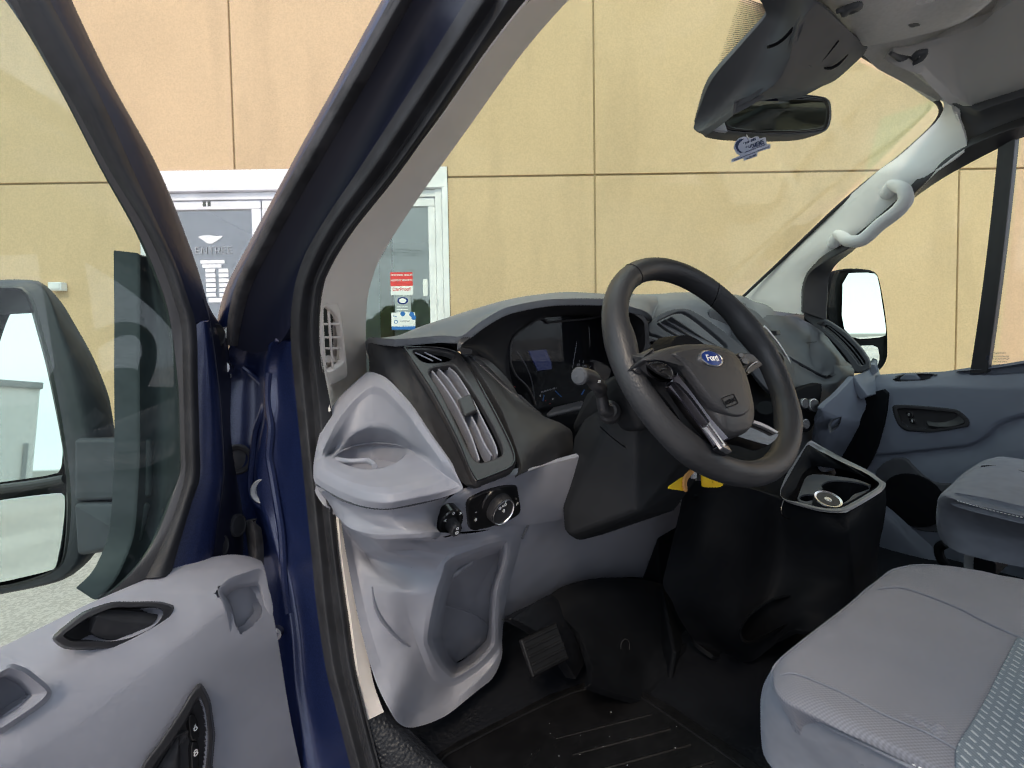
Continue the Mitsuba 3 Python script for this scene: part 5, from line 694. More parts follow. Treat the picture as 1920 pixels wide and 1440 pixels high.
ld = sub(pd, 'tray_lid', loft([
    [(.6293,.565,1.3998),(.7607,.565,1.3908),(.8797,.565,1.378),(.8918,.53,1.3574),(.8993,.49,1.3194),(.9879,.49,1.2736),(.9984,.45,1.2237),(.9994,.425,1.1936)],
    [(.5626,.5,1.3606),(.6616,.5,1.3371),(.7673,.5,1.3158),(.8416,.5,1.2917),(.8332,.45,1.2547),(.8648,.42,1.2137),(.9456,.42,1.1907)],
    [(.5156,.43,1.2826),(.5959,.43,1.2517),(.6808,.43,1.219),(.7783,.43,1.1817),(.7839,.415,1.1797),(.8377,.415,1.1838)]], nu=36, nv=18, t=.006, edge=.002), 'dash_top')
sub(pd, 'lid_line', tube([(.603,.42,1.2334),(.6781,.42,1.2067),(.7498,.42,1.1811),(.7795,.42,1.1781),(.8844,.42,1.1829),(.9918,.42,1.1924)], .0016, 6), 'black_plastic')
sub(pd, 'lid_crease', tube([(.7115,.49,1.2964),(.8214,.49,1.2948),(.9471,.49,1.2966)], .0012, 6), 'dark_plastic')
sub(pd, 'lid_mark', text('o', .012, [(.968,.435,1.2143)][0], (1, 0, 0), (0, .5, .8)), 'black_plastic')
part('dash_ledge', loft([[(.7253,.72,1.472),(.854,.72,1.4311),(.99,.72,1.4291),(1.1799,.72,1.4234),(1.2517,.72,1.4095)], [(.6337,.62,1.4147),(.7082,.62,1.4023),(.8606,.62,1.3944),(1.0021,.62,1.3762),(1.0518,.62,1.3697)]], nu=24, t=.01, edge=.003), 'dash_top')
pv = 'van__passenger_vent'
labels[pv] = {'label': 'long black side vent at the passenger end of the dash'}
sub(pv, 'frame', slab([(.845,.5274,1.389),(.845,.5176,1.406),(.845,.5043,1.4031),(.845,.4438,1.3723),(.845,.3864,1.328),(.845,.3381,1.2732),(.845,.3107,1.2276),(.845,.3106,1.1967),(.845,.3531,1.1828),(.845,.3765,1.229),(.845,.4108,1.2762),(.845,.455,1.3251),(.845,.501,1.362)],
    [[(.845,.4639,1.3504),(.845,.4439,1.357),(.845,.3933,1.3152),(.845,.348,1.2642),(.845,.3187,1.2166),(.845,.3398,1.2072),(.845,.363,1.2421),(.845,.3968,1.2854),(.845,.4317,1.3223)]], .012, .003, ref=(-1, -.3, 1.6)), 'overhead_dark')
sub(pv, 'duct', slab([(.9,.5089,1.3639),(.9,.453,1.3608),(.9,.3162,1.1969),(.9,.383,1.1861)], t=.004, ref=(-1, -.3, 1.6)), 'black_plastic')
for a in ([(.855,.4541,1.3456),(.855,.4151,1.3097),(.855,.3706,1.2562),(.855,.3406,1.2118)], [(.855,.4468,1.351),(.855,.4046,1.3113),(.855,.3605,1.2599),(.855,.3308,1.2137)]): sub(pv, 'slat', tube(a, .002, 6), 'overhead_dark')
sub(pv, 'adjuster_tab', hull([(.84,.4724,1.3626),(.84,.4559,1.3675),(.84,.4615,1.3582)], .004), 'satin_black')
part('dash_end_cap', loft([[(.7784,.33,1.1828),(.8978,.33,1.1894),(1.0079,.36,1.2016),(1.0999,.38,1.173)], [(.7726,.31,1.1519),(.8759,.31,1.1588),(.9473,.31,1.1512)], [(.7815,.29,1.1163),(.8533,.29,1.1165),(.9242,.29,1.1228)]], nu=20, nv=16, t=.02, edge=.004), 'grey_plastic_far', label='blue grey end cap of the dash by the passenger door')
gb = part('glove_panel', loft([
    [(.7784,.33,1.1792),(.821,.33,1.1456),(.8773,.33,1.1)], [(.6369,.315,1.1395),(.7161,.315,1.0998),(.8238,.315,1.0617)], [(.527,.31,1.1035),(.6532,.31,1.0564),(.7761,.31,1.029)],
    [(.546,.34,1.0608),(.6551,.34,.9998),(.8049,.34,.9748)], [(.6031,.38,.998),(.6974,.38,.923),(.8306,.38,.9076)], [(.6792,.42,.92),(.7627,.42,.8366),(.8403,.42,.8303)]], nu=22, nv=30, t=.012, edge=.004), 'grey_plastic_far', label='blue grey lower panel with a finger recess')
sub(gb, 'recess', cloft([[(.5486,.305,1.0524),(.5792,.305,1.0662),(.6348,.305,1.0665),(.6204,.305,1.0412),(.5821,.305,1.0285),(.5583,.305,1.0256)], [(.5837,.315,1.0458),(.6079,.315,1.0558),(.6466,.315,1.0569),(.6323,.315,1.0399),(.6007,.315,1.0311),(.5869,.315,1.0299)], [(.6232,.33,1.0379),(.6444,.33,1.0451),(.6731,.33,1.0479),(.6585,.33,1.0342),(.6336,.33,1.0275),(.6265,.33,1.0269)]], n=36, m=3), 'dash_top')
part('dash_end_panel', slab([(.845,.3268,1.1098),(.845,.2575,1.1355),(.845,.2633,1.0416),(.845,.2944,.909),(.845,.3437,.8051),(.845,.4315,.777),(.845,.3951,.8929),(.845,.3501,1.0105)], t=.02, ref=(-1, -.3, 1.2)), 'black_plastic')
part('gear_shifter', lathe([(.1681,.28,1.1175)][0], A([(.0928,.24,1.2101)][0]) - A([(.1681,.28,1.1175)][0]), [(.042, -.02), (.04, .02), (.026, .05), (.022, .07), (0, .07)], 28), 'black_plastic', label='black gaitered gear shifter between wheel and stack')
part('stack_lower', loft([[(.1264,.42,1.2524),(.3055,.42,1.2346),(.5414,.42,1.15)], [(.0636,.38,1.1154),(.2354,.38,1.0882),(.4576,.38,1.0531)], [(-.0539,.3,1.01),(.1031,.3,.9902),(.2841,.3,.9827)], [(-.1818,.25,1.0114),(.0218,.25,.9633),(.1904,.25,.9162)]], nu=20, t=.01), 'black_plastic')

# -- lower console --
co = 'van__console'
labels[co] = {'label': 'black centre console with an open cup holder tray on top'}
sub(co, 'body', loft([
    [(-.1462,.3,1.0263),(-.1647,.3,.9699),(-.1952,.3,.9006),(-.2208,.3,.8439),(-.2361,.3,.8026),(-.2275,.28,.764),(-.1628,.28,.65),(-.143,.24,.6218)],
    [(-.1561,.24,1.0385),(-.1689,.24,.9737),(-.1913,.24,.9056),(-.2043,.24,.8351),(-.2068,.24,.7859),(-.1722,.24,.7159),(-.1155,.24,.641),(-.0718,.24,.5779)],
    [(-.104,.17,1.0297),(-.1151,.17,.9541),(-.1396,.17,.8885),(-.1562,.17,.8211),(-.1645,.17,.7631),(-.1471,.17,.7071),(-.1185,.17,.664),(-.0992,.17,.6239)],
    [(-.0447,.13,.9998),(-.0406,.13,.921),(-.0536,.13,.8512),(-.0762,.13,.8095),(-.0986,.13,.7684),(-.1037,.13,.7397),(-.1006,.13,.7077),(-.0913,.13,.6728)],
    [(-.053,.05,.9937),(-.043,.05,.9455),(-.0329,.05,.8963),(-.0381,.05,.8512),(-.0562,.05,.8247),(-.0675,.05,.8088),(-.0788,.05,.7839),(-.1213,.05,.7656)],
    [(.0035,.0195,.985),(-.0303,0,.9568),(-.0193,0,.9089),(-.0149,0,.8736),(-.0128,-0,.8387),(-.0083,0,.8027),(-.0085,0,.7681),(-.0087,0,.7332)],
    [(.141,.02,.9912),(.1491,.02,.944),(.1493,.02,.9007),(.1468,.02,.8517),(.1415,.02,.8159),(.1417,.02,.7782),(.1418,.02,.7275),(.142,.02,.6763)],
    [(.2698,.05,.9751),(.279,.05,.9359),(.2675,.05,.8855),(.2471,.05,.8512),(.2329,.05,.7889),(.2332,.05,.7351),(.2334,.05,.681),(.2336,.05,.6263)],
    [(.3422,.2,1.0185),(.4018,.2,.9313),(.4651,.2,.8387),(.4646,.2,.7591),(.4641,.2,.6626),(.4637,.2,.5976),(.4633,.2,.5321),(.463,.2,.466)]], nu=44, nv=48, t=.008, edge=.002), 'black_plastic')
RIM = [[(-.035,.1294,1),(-.0516,.1111,1),(-.057,.0878,1),(-.0614,.0427,1),(-.0439,.0086,1),(-.0326,.0018,1),(.1359,.0078,1),(.19,.018,1),(.2251,.0344,1),(.2293,.06,1.0158),(.252,.13,1.0331),(.2907,.2,1.0456),(.2708,.22,1.0636),(.1774,.2,1.0495),(.0464,.17,1.0149)],
    [(-.0513,.1204,1.006),(-.0605,.105,1.006),(-.0591,.0844,1.006),(-.0648,.0401,1.006),(-.0452,.0079,1.006),(-.0323,.0038,1.006),(.1285,.0101,1.006),(.1747,.0175,1.006),(.1971,.0291,1.006),(.2209,.06,1.015),(.2464,.13,1.0301),(.2849,.2,1.0409),(.2651,.22,1.0588),(.1773,.2,1.0468),(.0487,.17,1.0144)],
    [(-.0468,.1194,1.004),(-.0505,.1081,1.004),(-.0467,.0898,1.004),(-.0496,.0463,1.004),(-.029,.0171,1.004),(-.0128,.0144,1.004),(.1427,.0207,1.004),(.1802,.0269,1.004),(.2028,.0387,1.004),(.2097,.06,1.0148),(.2353,.13,1.0282),(.2764,.2,1.0367),(.2595,.22,1.054),(.1798,.2,1.0422),(.0556,.17,1.0103)],
    [(.0052,.1335,.982),(.0065,.1271,.982),(.0076,.1159,.982),(.0129,.0765,.982),(.0372,.0478,.982),(.053,.0464,.982),(.2088,.0519,.982),(.2383,.0568,.982),(.2654,.0719,.982),(.1932,.06,1.0119),(.2434,.13,1.0075),(.256,.18,1.0012),(.2426,.2,1.0031),(.1577,.18,1.009),(.0788,.16,.9904)]]
sub(co, 'tray_rim', cloft(RIM[:3], n=120, m=4, cap=False, straight=True), 'rim_satin', 50)
sub(co, 'tray_wall', cloft(RIM[2:], n=120, m=4, cap=False), 'black_plastic')
big = [(.1524,.1386,.985),(.1888,.1447,.985),(.2156,.1361,.985),(.235,.1024,.985),(.2289,.071,.985),(.2051,.0538,.985),(.1774,.0536,.985),(.1337,.0596,.985),(.0912,.0502,.985),(.058,.0486,.985),(.0446,.0522,.985),(.0401,.0663,.985),(.0612,.0906,.985),(.0808,.108,.985),(.0818,.1179,.985),(.1059,.1271,.985),(.1238,.1202,.985)]
small = [(.0291,.1281,.985),(.0549,.1342,.985),(.0708,.1291,.985),(.0758,.1185,.985),(.061,.1065,.985),(.042,.0996,.985),(.0225,.1037,.985),(.0175,.1139,.985)]
sub(co, 'tray', slab([(.0131,.1234,.985),(.0782,.1498,.985),(.1965,.1972,.985),(.239,.1944,.985),(.2588,.1101,.985),(.2252,.0506,.985),(.0304,.0427,.985),(.0027,.0938,.985)], [big, small], .004, .001, it=1, ref=(-.5, -.2, 2)), 'dash_top', label='grey cup holder plate')
dn = lambda P, dz, k=.96: [tuple(A(P).mean(0) + (A(p) - A(P).mean(0)) * k - [0, 0, dz]) for p in P]
sub(co, 'cup_well', cloft([big, dn(big, .07, .92)], n=80, m=4), 'black_plastic')
sub(co, 'cup_well', cloft([small, dn(small, .06, .9)], n=40, m=4), 'black_plastic')
sub(co, 'drawer_line', tube([(-.057,.115,1.0039),(-.0702,.115,.9835),(-.0731,.11,.9797),(-.0002,.11,.9451),(.0692,.11,.9191),(.1438,.11,.8952)], .0015, 6), 'gloss_black')
sub(co, 'side_pocket', cloft([
    [(-.255,.1,.7836),(-.2066,.1,.8119),(-.149,.1,.816),(-.067,.1,.8012),(.0176,.1,.7816),(.0312,.1,.7566),(-.0472,.1,.7304),(-.1317,.1,.7344),(-.2056,.1,.741),(-.2451,.1,.7618)],
    [(-.2648,.09,.7945),(-.2191,.09,.8187),(-.1642,.09,.8211),(-.0856,.09,.807),(-.0115,.09,.7895),(-.0027,.09,.7728),(-.0722,.09,.7494),(-.1527,.09,.7522),(-.2213,.09,.7592),(-.2568,.09,.7759)],
    [(-.0498,.22,.6498),(-.0019,.22,.675),(.0591,.22,.6775),(.1535,.22,.6577),(.2227,.22,.642),(.228,.22,.6311),(.1523,.22,.6141),(.0667,.22,.615),(-.0084,.22,.6223),(-.0437,.22,.6365)]], n=60, m=4), 'black_plastic')
can = thing('ashtray_cup', 'small silver lidded canister leaning in the console cup holder', 'ashtray')
ca, cx_ = A([(.0038,.0537,1.004)][0]), np.array([-.15, -.35, .9])
add(can + '__body', lathe(ca - cx_ * .05, cx_, [(0, 0), (.022, 0), (.026, .045), (.026, .052), (0, .052)], 36), 'satin_black', 35, True)
add(can + '__lid', lathe(ca, cx_, [(.0265, -.002), (.0275, .002), (.0265, .0045), (.0235, .0035), (.02, .0025), (0, .0035)], 44), 'chrome', 35, True, 'silver lid')
part('engine_cover', loft([
    [(-.4806,.41,.8156),(-.4341,.41,.8245),(-.3703,.41,.8172),(-.3116,.41,.803),(-.2133,.41,.7677),(-.102,.41,.7145)],
    [(-.4775,.375,.7899),(-.4312,.375,.8),(-.3838,.375,.7957),(-.3214,.375,.7776),(-.2338,.375,.7428),(-.0952,.375,.6589)],
    [(-.4495,.345,.7379),(-.4264,.345,.7373),(-.3954,.345,.7275),(-.3391,.345,.7052),(-.2441,.345,.6621),(-.0822,.345,.5859)],
    [(-.4644,.3,.7129),(-.4558,.3,.708),(-.4325,.3,.6943),(-.3791,.3,.6662),(-.2973,.3,.6202),(-.1992,.3,.6228)],
    [(-.51,.25,.7124),(-.4967,.25,.7019),(-.4666,.25,.6789),(-.4163,.25,.6425),(-.3548,.25,.6011),(-.2973,.25,.5609)]], nu=40, nv=34, t=.01, edge=.005), 'black_plastic', label='black moulded engine cover at the front of the footwell')
part('engine_cover_side', hull(A([(-.1285,.4,.7143),(-.0345,.4,.5429),(-.2424,.27,.6536),(-.2736,.27,.554),(-.018,.42,.4967),(-.0532,.42,.3937)]), .006), 'black_plastic')
sub('van__engine_cover', 'round_boss', lathe([(-.3398,.326,.6813)][0], (.1, -.95, .2), [(.016, 0), (.016, .001), (.0145, .0012), (.0145, 0)], 30), 'satin_black')
pw = 'van__pedal'
labels[pw] = {'label': 'black ribbed pedal low in the footwell'}
part('footwell_liner', loft([
    [(-.5662,.58,.7465),(-.4736,.58,.7407),(-.373,.58,.7345),(-.2633,.58,.7277),(-.0593,.58,.6772)], [(-.5833,.56,.6812),(-.4924,.56,.6723),(-.3773,.56,.6492),(-.2507,.56,.6085),(-.0887,.56,.5469)], [(-.6043,.53,.6389),(-.5171,.53,.6144),(-.4119,.5,.5848),(-.3343,.45,.5707),(-.2069,.45,.5078)], [(-.63,.49,.6082),(-.5464,.49,.5795),(-.4537,.45,.5541),(-.3819,.4,.5442),(-.2617,.4,.4734)]], nu=30, nv=20, t=.01), 'floor_rubber')
ft = part('footrest', loft([[(-.4731,.42,.8126),(-.4284,.42,.7905),(-.3989,.42,.7539),(-.3626,.42,.6802),(-.3532,.42,.6426)], [(-.5516,.36,.8472),(-.5127,.36,.8096),(-.4796,.36,.7671),(-.446,.36,.7107),(-.4255,.36,.6708)], [(-.6302,.33,.8558),(-.5826,.33,.8155),(-.5454,.33,.778),(-.5081,.33,.7159),(-.4827,.33,.6665)]], nu=24, nv=16, t=.02, edge=.004), 'floor_rubber')
pq = A([(-.574,.31,.7794)][0])
sub(pw, 'pad', obox(pq, (1, 0, 0), (0, .5, .86), (0, -.86, .5), (-.045, -.035, -.006), (.045, .035, .006), .004), 'mat_rubber')
for k in range(5): sub(pw, 'pad_rib', obox(pq, (1, 0, 0), (0, .5, .86), (0, -.86, .5), (-.04, -.03 + k * .014, .005), (.04, -.025 + k * .014, .009), .001), 'mat_rubber')

# -- floor --
part('floor', loft([[(-.93, .85, .72), (-.5, .85, .72), (0, .85, .72), (.93, .85, .72)], [(-.93, .55, .66), (-.5, .5, .66), (0, .5, .66), (.93, .55, .66)], [(-.93, .35, .605), (-.5, .34, .605), (0, .34, .605), (.93, .35, .605)], [(-.93, 0, .60), (-.5, 0, .60), (0, 0, .60), (.93, 0, .60)], [(-.93, -1.5, .60), (-.5, -1.5, .60), (0, -1.5, .60), (.93, -1.5, .60)]], nu=40, nv=30, t=.03, ref=(0, 0, 3)), 'floor_rubber', label='black pebbled rubber cab floor')
part('door_step', box((-.96, -.7, .56), (-.90, .42, .615), .01), 'navy_paint')
mt = thing('floor_mat', 'black rubber floor mat with chevron ribs in the driver footwell', 'mat')
add(mt + '__sheet', slab([(-.86, .34, .612), (-.78, .40, .618), (-.45, .38, .615), (-.34, .30, .613), (-.33, -.2, .610), (-.86, -.2, .610)], t=.006, b=.002, ref=(-.5, 0, 3)), 'mat_rubber', 35, True)
for k in range(9):
    for s in (-1, 1):
        y = .26 - k * .048
        add(mt + '__rib', tube([(-.60 + s * .02, y + .02, .612), (-.60 + s * .21, y - .07 + .02, .612)], .0026, 6, res=3), 'mat_rubber', 35, True)
add(mt + '__border', tube([(-.84, .32, .613), (-.78, .375, .617), (-.47, .355, .616), (-.37, .29, .614), (-.36, -.15, .612)], .003, 6), 'mat_rubber', 35, True)

rg_ = np.random.default_rng(3); cr = [trimesh.creation.icosphere(subdivisions=0, radius=r) for r in rg_.uniform(.0004, .0010, 60)]
for m_ in cr: m_.vertices = m_.vertices * rg_.uniform(.5, 1.4, 3) + [rg_.uniform(-.84, -.36), rg_.uniform(-.18, .36), .6155]
gk = add('floor_grit', cat(*cr), 'card_white', False, True); labels[gk] = {'label': 'pale grit and crumbs scattered on the rubber floor mat', 'category': 'grit', 'kind': 'stuff'}

# -- seats --
ds = 'van__driver_seat'
labels[ds] = {'label': 'grey cloth driver seat cushion with a striped blue grey centre'}
TOP = [[(-.5218,-.1263,.955),(-.5134,-.1384,.975),(-.451,-.1368,.975),(-.3637,-.1355,.975),(-.2515,-.1309,.975),(-.1558,-.1177,.96),(-.1112,-.1287,.96),(-.0704,-.1624,.96),(-.039,-.1974,.955),(.0043,-.2255,.94),(.0113,-.2561,.94)],
       [(-.5656,-.15,.972),(-.5399,-.158,.984),(-.4785,-.1595,.984),(-.3965,-.1613,.984),(-.2965,-.1608,.984),(-.2347,-.1688,.984),(-.1943,-.1953,.984),(-.1602,-.2235,.98),(-.1418,-.2606,.98),(-.1357,-.2898,.98)],
       [(-.5873,-.1674,.976),(-.5613,-.179,.985),(-.5041,-.184,.985),(-.4294,-.1906,.985),(-.3432,-.2001,.985),(-.2781,-.2206,.985),(-.2477,-.2466,.985),(-.2321,-.2807,.985),(-.2314,-.3107,.985)],
       [(-.5947,-.1893,.976),(-.5723,-.2101,.984),(-.5209,-.2224,.984),(-.4511,-.2381,.984),(-.364,-.2571,.984),(-.312,-.2789,.984),(-.2933,-.3087,.984),(-.2866,-.3347,.984),(-.2866,-.3601,.984)],
       [(-.5908,-.2266,.973),(-.5751,-.2497,.98),(-.5294,-.2703,.98),(-.471,-.2926,.98),(-.4043,-.3149,.98),(-.3712,-.3416,.98),(-.3496,-.3694,.98),(-.3475,-.3912,.98),(-.3454,-.4117,.98)],
       [(-.5798,-.2611,.968),(-.571,-.2846,.975),(-.5383,-.3117,.975),(-.4968,-.3362,.975),(-.4475,-.3667,.975),(-.4143,-.3927,.975),(-.3871,-.422,.975),(-.3805,-.4425,.975),(-.3809,-.4567,.975)],
       [(-.5686,-.3007,.962),(-.5652,-.327,.97),(-.5481,-.3549,.97),(-.5207,-.3825,.97),(-.4876,-.4141,.97),(-.4557,-.4445,.97),(-.4313,-.4691,.97),(-.42,-.4835,.97),(-.4193,-.4951,.97)]]
DTOP = loft(TOP, nu=110, nv=110, t=.05, edge=.004, nz=.002, nf=7)
sub(ds, 'cushion_top', DTOP, 'seat_cloth', 60)
sub(ds, 'cushion_side', loft([
    [(.0169,-.2582,.938),(.0075,-.2255,.938),(-.028,-.196,.95),(-.0489,-.1561,.95),(-.0883,-.1209,.95),(-.1579,-.1185,.96),(-.2185,-.1187,.96),(-.3351,-.1235,.96),(-.4257,-.1249,.96),(-.4905,-.1266,.96),(-.527,-.13,.96),(-.5492,-.1405,.96),(-.567,-.1551,.96),(-.5752,-.1764,.96),(-.5766,-.212,.96),(-.5709,-.2529,.96),(-.5661,-.3,.96)],
    [(.0484,-.2511,.92),(.0407,-.217,.92),(-.0035,-.1871,.935),(-.018,-.147,.935),(-.0586,-.1108,.935),(-.1117,-.0992,.935),(-.1757,-.0988,.935),(-.2977,-.1039,.935),(-.3926,-.1053,.935),(-.462,-.1072,.935),(-.5018,-.111,.935),(-.5342,-.1246,.935),(-.563,-.1426,.935),(-.5724,-.1659,.935),(-.5744,-.2024,.935),(-.5691,-.2423,.935),(-.5634,-.291,.935)],
    [(.0846,-.2398,.87),(.0682,-.2018,.87),(.0224,-.1619,.88),(-.0108,-.1331,.88),(-.0512,-.098,.88),(-.1086,-.0859,.88),(-.1692,-.0807,.88),(-.2881,-.0835,.88),(-.3814,-.0852,.88),(-.4544,-.0869,.88),(-.4917,-.0914,.88),(-.5259,-.1086,.88),(-.5489,-.1251,.88),(-.5584,-.1476,.88),(-.5602,-.1832,.88),(-.5594,-.2225,.88),(-.5523,-.2743,.88)],
    [(.08,-.2349,.83),(.0613,-.197,.83),(.0147,-.157,.84),(-.0192,-.1282,.84),(-.0728,-.1058,.84),(-.1273,-.0931,.84),(-.1958,-.0875,.84),(-.2899,-.0841,.84),(-.3857,-.0869,.84),(-.4525,-.0898,.84),(-.4931,-.096,.84),(-.5273,-.1101,.84),(-.5439,-.1241,.84),(-.5542,-.1445,.84),(-.557,-.1811,.84),(-.558,-.2218,.84),(-.5543,-.2752,.84)]], nu=70, nv=20, t=.02, nz=.002, nf=9, ref=(-3, 3, 1)), 'seat_side', label='plain grey side of the driver seat cushion')
sub(ds, 'piping', tube([(-.1219,-.13,.962),(-.1622,-.1201,.962),(-.2262,-.1217,.962),(-.3422,-.1259,.962),(-.4318,-.1272,.962),(-.4959,-.1288,.962),(-.5307,-.1321,.962),(-.5532,-.1421,.962),(-.5703,-.157,.962),(-.5784,-.1793,.962),(-.5809,-.2145,.962),(-.5755,-.2556,.962),(-.5719,-.3026,.962)], .0022, 8), 'seat_side')
sub(ds, 'insert', loft([drape(r, DTOP, .004, 40) for r in ([(-.2945,-.3032,.988),(-.2834,-.3251,.988),(-.2881,-.3477,.988)], [(-.3731,-.3067,.988),(-.3476,-.337,.988),(-.3366,-.3673,.988)], [(-.4401,-.3104,.988),(-.405,-.3437,.988),(-.3774,-.3805,.988)], [(-.487,-.3119,.985),(-.4488,-.3484,.985),(-.4084,-.3917,.985)], [(-.5262,-.3123,.98),(-.4873,-.3525,.98),(-.4369,-.4019,.98)], [(-.558,-.3193,.975),(-.524,-.3701,.975),(-.4618,-.434,.975)])], nu=40, nv=40, t=.004, edge=.001), 'seat_insert', 60, label='blue grey insert with pale dashes')
sub(ds, 'seam', tube(drape([(-.2769,-.1465,.988),(-.2503,-.1761,.988),(-.2595,-.2309,.988),(-.2792,-.277,.988),(-.2868,-.3096,.988)], DTOP), .0012, 6, res=80), 'seat_side')
sub(ds, 'seam', tube(drape([(-.5645,-.1573,.985),(-.556,-.1763,.985),(-.5518,-.1959,.985),(-.5477,-.2232,.985),(-.5464,-.2485,.985),(-.5404,-.2741,.985),(-.5355,-.2922,.985),(-.5348,-.3146,.985)], DTOP), .0012, 6, res=80), 'seat_side')
pip = rs([(-.5788,-.1649,.964),(-.5825,-.1814,.964),(-.5848,-.2164,.964),(-.5794,-.2572,.964),(-.5757,-.3038,.964)], 60)
for k in range(0, 58, 2): sub(ds, 'stitch', tube(pip[k:k + 2] + [.004, .002, .002], .0009, 5, res=2), 'white_print')
labels[ds + '__stitch'] = {'label': 'pale stitch along the cushion edge'}
sub(ds, 'seat_base', box((-.60, -.95, .6), (-.10, -.26, .82), .03), 'black_plastic')
sub(ds, 'backrest', loft([[(-.66, -.95, 1.0), (-.4, -1.0, 1.0), (-.14, -.95, 1.0)], [(-.67, -1.02, 1.3), (-.4, -1.07, 1.3), (-.13, -1.02, 1.3)], [(-.6, -1.1, 1.6), (-.4, -1.14, 1.62), (-.2, -1.1, 1.6)]], t=.12, ref=(-.4, 3, 1.2)), 'seat_cloth')
ps_ = 'van__passenger_seat'
labels[ps_] = {'label': 'grey cloth passenger bench cushion at the right edge'}
sub(ps_, 'cushion', loft([
    [(.6363,-.154,1),(.5762,-.1607,1),(.5197,-.167,1),(.4684,-.1751,1),(.4227,-.1855,1),(.3816,-.1973,1),(.3552,-.2062,1),(.3289,-.2187,1),(.2963,-.2319,1),(.2775,-.2565,1)],
    [(.6097,-.1216,1.005),(.5462,-.1113,1.005),(.4697,-.1051,1.005),(.3915,-.1054,1.005),(.3134,-.1114,1.005),(.2782,-.129,1.005),(.2588,-.1546,1.005),(.2394,-.1867,1.005),(.2238,-.2233,1.005),(.1918,-.2701,1.005)],
    [(.6339,-.0871,1),(.5474,-.0691,1),(.4298,-.0692,1),(.3094,-.078,1),(.213,-.0863,1),(.1971,-.0998,1),(.1831,-.1325,1),(.1736,-.1708,1),(.1607,-.2216,1),(.1398,-.2723,1)],
    [(.6952,-.059,.985),(.6207,-.0419,.985),(.4975,-.0435,.985),(.3601,-.0544,.985),(.2334,-.0677,.985),(.2168,-.0809,.985),(.203,-.1232,.985),(.1978,-.1614,.985),(.1857,-.2133,.985),(.1685,-.2679,.985)],
    [(.8027,-.028,.95),(.7127,-.0138,.95),(.5611,-.0184,.95),(.4209,-.0283,.95),(.2948,-.0447,.95),(.2595,-.064,.95),(.2513,-.1108,.95),(.2479,-.15,.95),(.2414,-.2027,.95),(.2264,-.2593,.95)],
    [(.8106,-.004,.9),(.7252,.0093,.9),(.6006,-.0016,.9),(.4844,-.0072,.9),(.365,-.0238,.9),(.2946,-.0502,.9),(.2832,-.1031,.9),(.2831,-.1424,.9),(.2908,-.1937,.9),(.2804,-.2516,.9)],
    [(.8581,.0312,.85),(.7277,.0209,.85),(.6145,.0072,.85),(.487,-.007,.85),(.3776,-.0236,.85),(.3231,-.0501,.85),(.2862,-.0939,.85),(.2838,-.1346,.85),(.2896,-.1669,.85),(.3045,-.2489,.85)]], nu=80, nv=60, t=.02, nz=.002, ref=(-2, 1, 3)), 'seat_side')
sub(ps_, 'seam', tube([(.1969,-.0892,1.001),(.1766,-.1301,1.001),(.1672,-.1684,1.001),(.1577,-.2186,1.001)], .0016, 6), 'seat_cloth')
sub(ps_, 'seam', tube([(.4879,-.0719,1.003),(.5051,-.0911,1.003),(.5005,-.1214,1.003),(.4803,-.1528,1.003)], .0016, 6), 'black_plastic')
pip = rs([(.1778,-.113,1.001),(.1693,-.1361,1.001),(.1571,-.1709,1.001),(.1481,-.2206,1.001)], 40)
for k in range(0, 38, 2): sub(ps_, 'stitch', tube(pip[k:k + 2], .0009, 5, res=2), 'white_print')
sub(ps_, 'seat_base', box((.22, -1.0, .6), (.86, -.30, .82), .02), 'black_plastic')
sub(ps_, 'leg', box(A([(.486,-.0665,.75)][0]) - [.02, .02, .15], A([(.486,-.0665,.75)][0]) + [.02, .02, .12], .005), 'steel_grey')
sub(ps_, 'crossbar', box(A([(.4288,-.1001,.78)][0]) - [.02, .02, .02], A([(.4288,-.1001,.78)][0]) + [.5, .02, .02], .005), 'black_plastic')
sub(ps_, 'lever', tube([(.62,.0341,.7343),(.62,.0482,.7141),(.62,.0456,.6962),(.62,.0298,.6735)], .012, 10), 'black_plastic')

# -- passenger door --
pd_ = 'van__passenger_door'
labels[pd_] = {'label': 'closed passenger door with blue grey inner trim'}
sub(pd_, 'window_glass', mesh([(.965, .60, 1.12), (.965, .02, 1.12), (.90, -.05, 2.02), (.90, .30, 2.02)], [[0, 1, 2], [0, 2, 3]]), 'windscreen_tint', False, label='tinted front pane of the passenger window')
sub(pd_, 'rear_pane', mesh([(.965, .02, 1.12), (.965, -.82, 1.12), (.90, -.82, 2.02), (.90, -.05, 2.02)], [[0, 1, 2], [0, 2, 3]]), 'clear_pane', False, label='clearer rear pane of the passenger window')
sub(pd_, 'window_bar', loft([[(.845,-.0058,1.8503),(.875,.0227,1.5304),(.905,.0624,1.1847)], [(.84,-.039,1.8519),(.87,-.0117,1.5247),(.9,.023,1.1895)]], nu=20, t=.02, edge=.002), 'satin_black', label='black divider bar in the passenger window')
sub(pd_, 'window_seal', loft([
    [(.8,-.1033,1.8479),(.8,-.064,1.849),(.8,.049,1.8323),(.8,.1182,1.789),(.8,.1895,1.7217),(.8,.2778,1.6537),(.8,.3494,1.6073),(.8,.4319,1.5725),(.8,.4842,1.5374),(.8,.4996,1.4902),(.8,.5006,1.4063)],
    [(.85,-.0944,1.8339),(.85,-.054,1.8316),(.85,-.0063,1.8196),(.85,.0559,1.7986),(.85,.1268,1.7694),(.85,.2067,1.722),(.85,.2821,1.6657),(.85,.3609,1.6021),(.85,.4237,1.5538),(.85,.4416,1.5096),(.85,.448,1.3723)]], nu=50, nv=8, t=.02, edge=.004), 'satin_black')
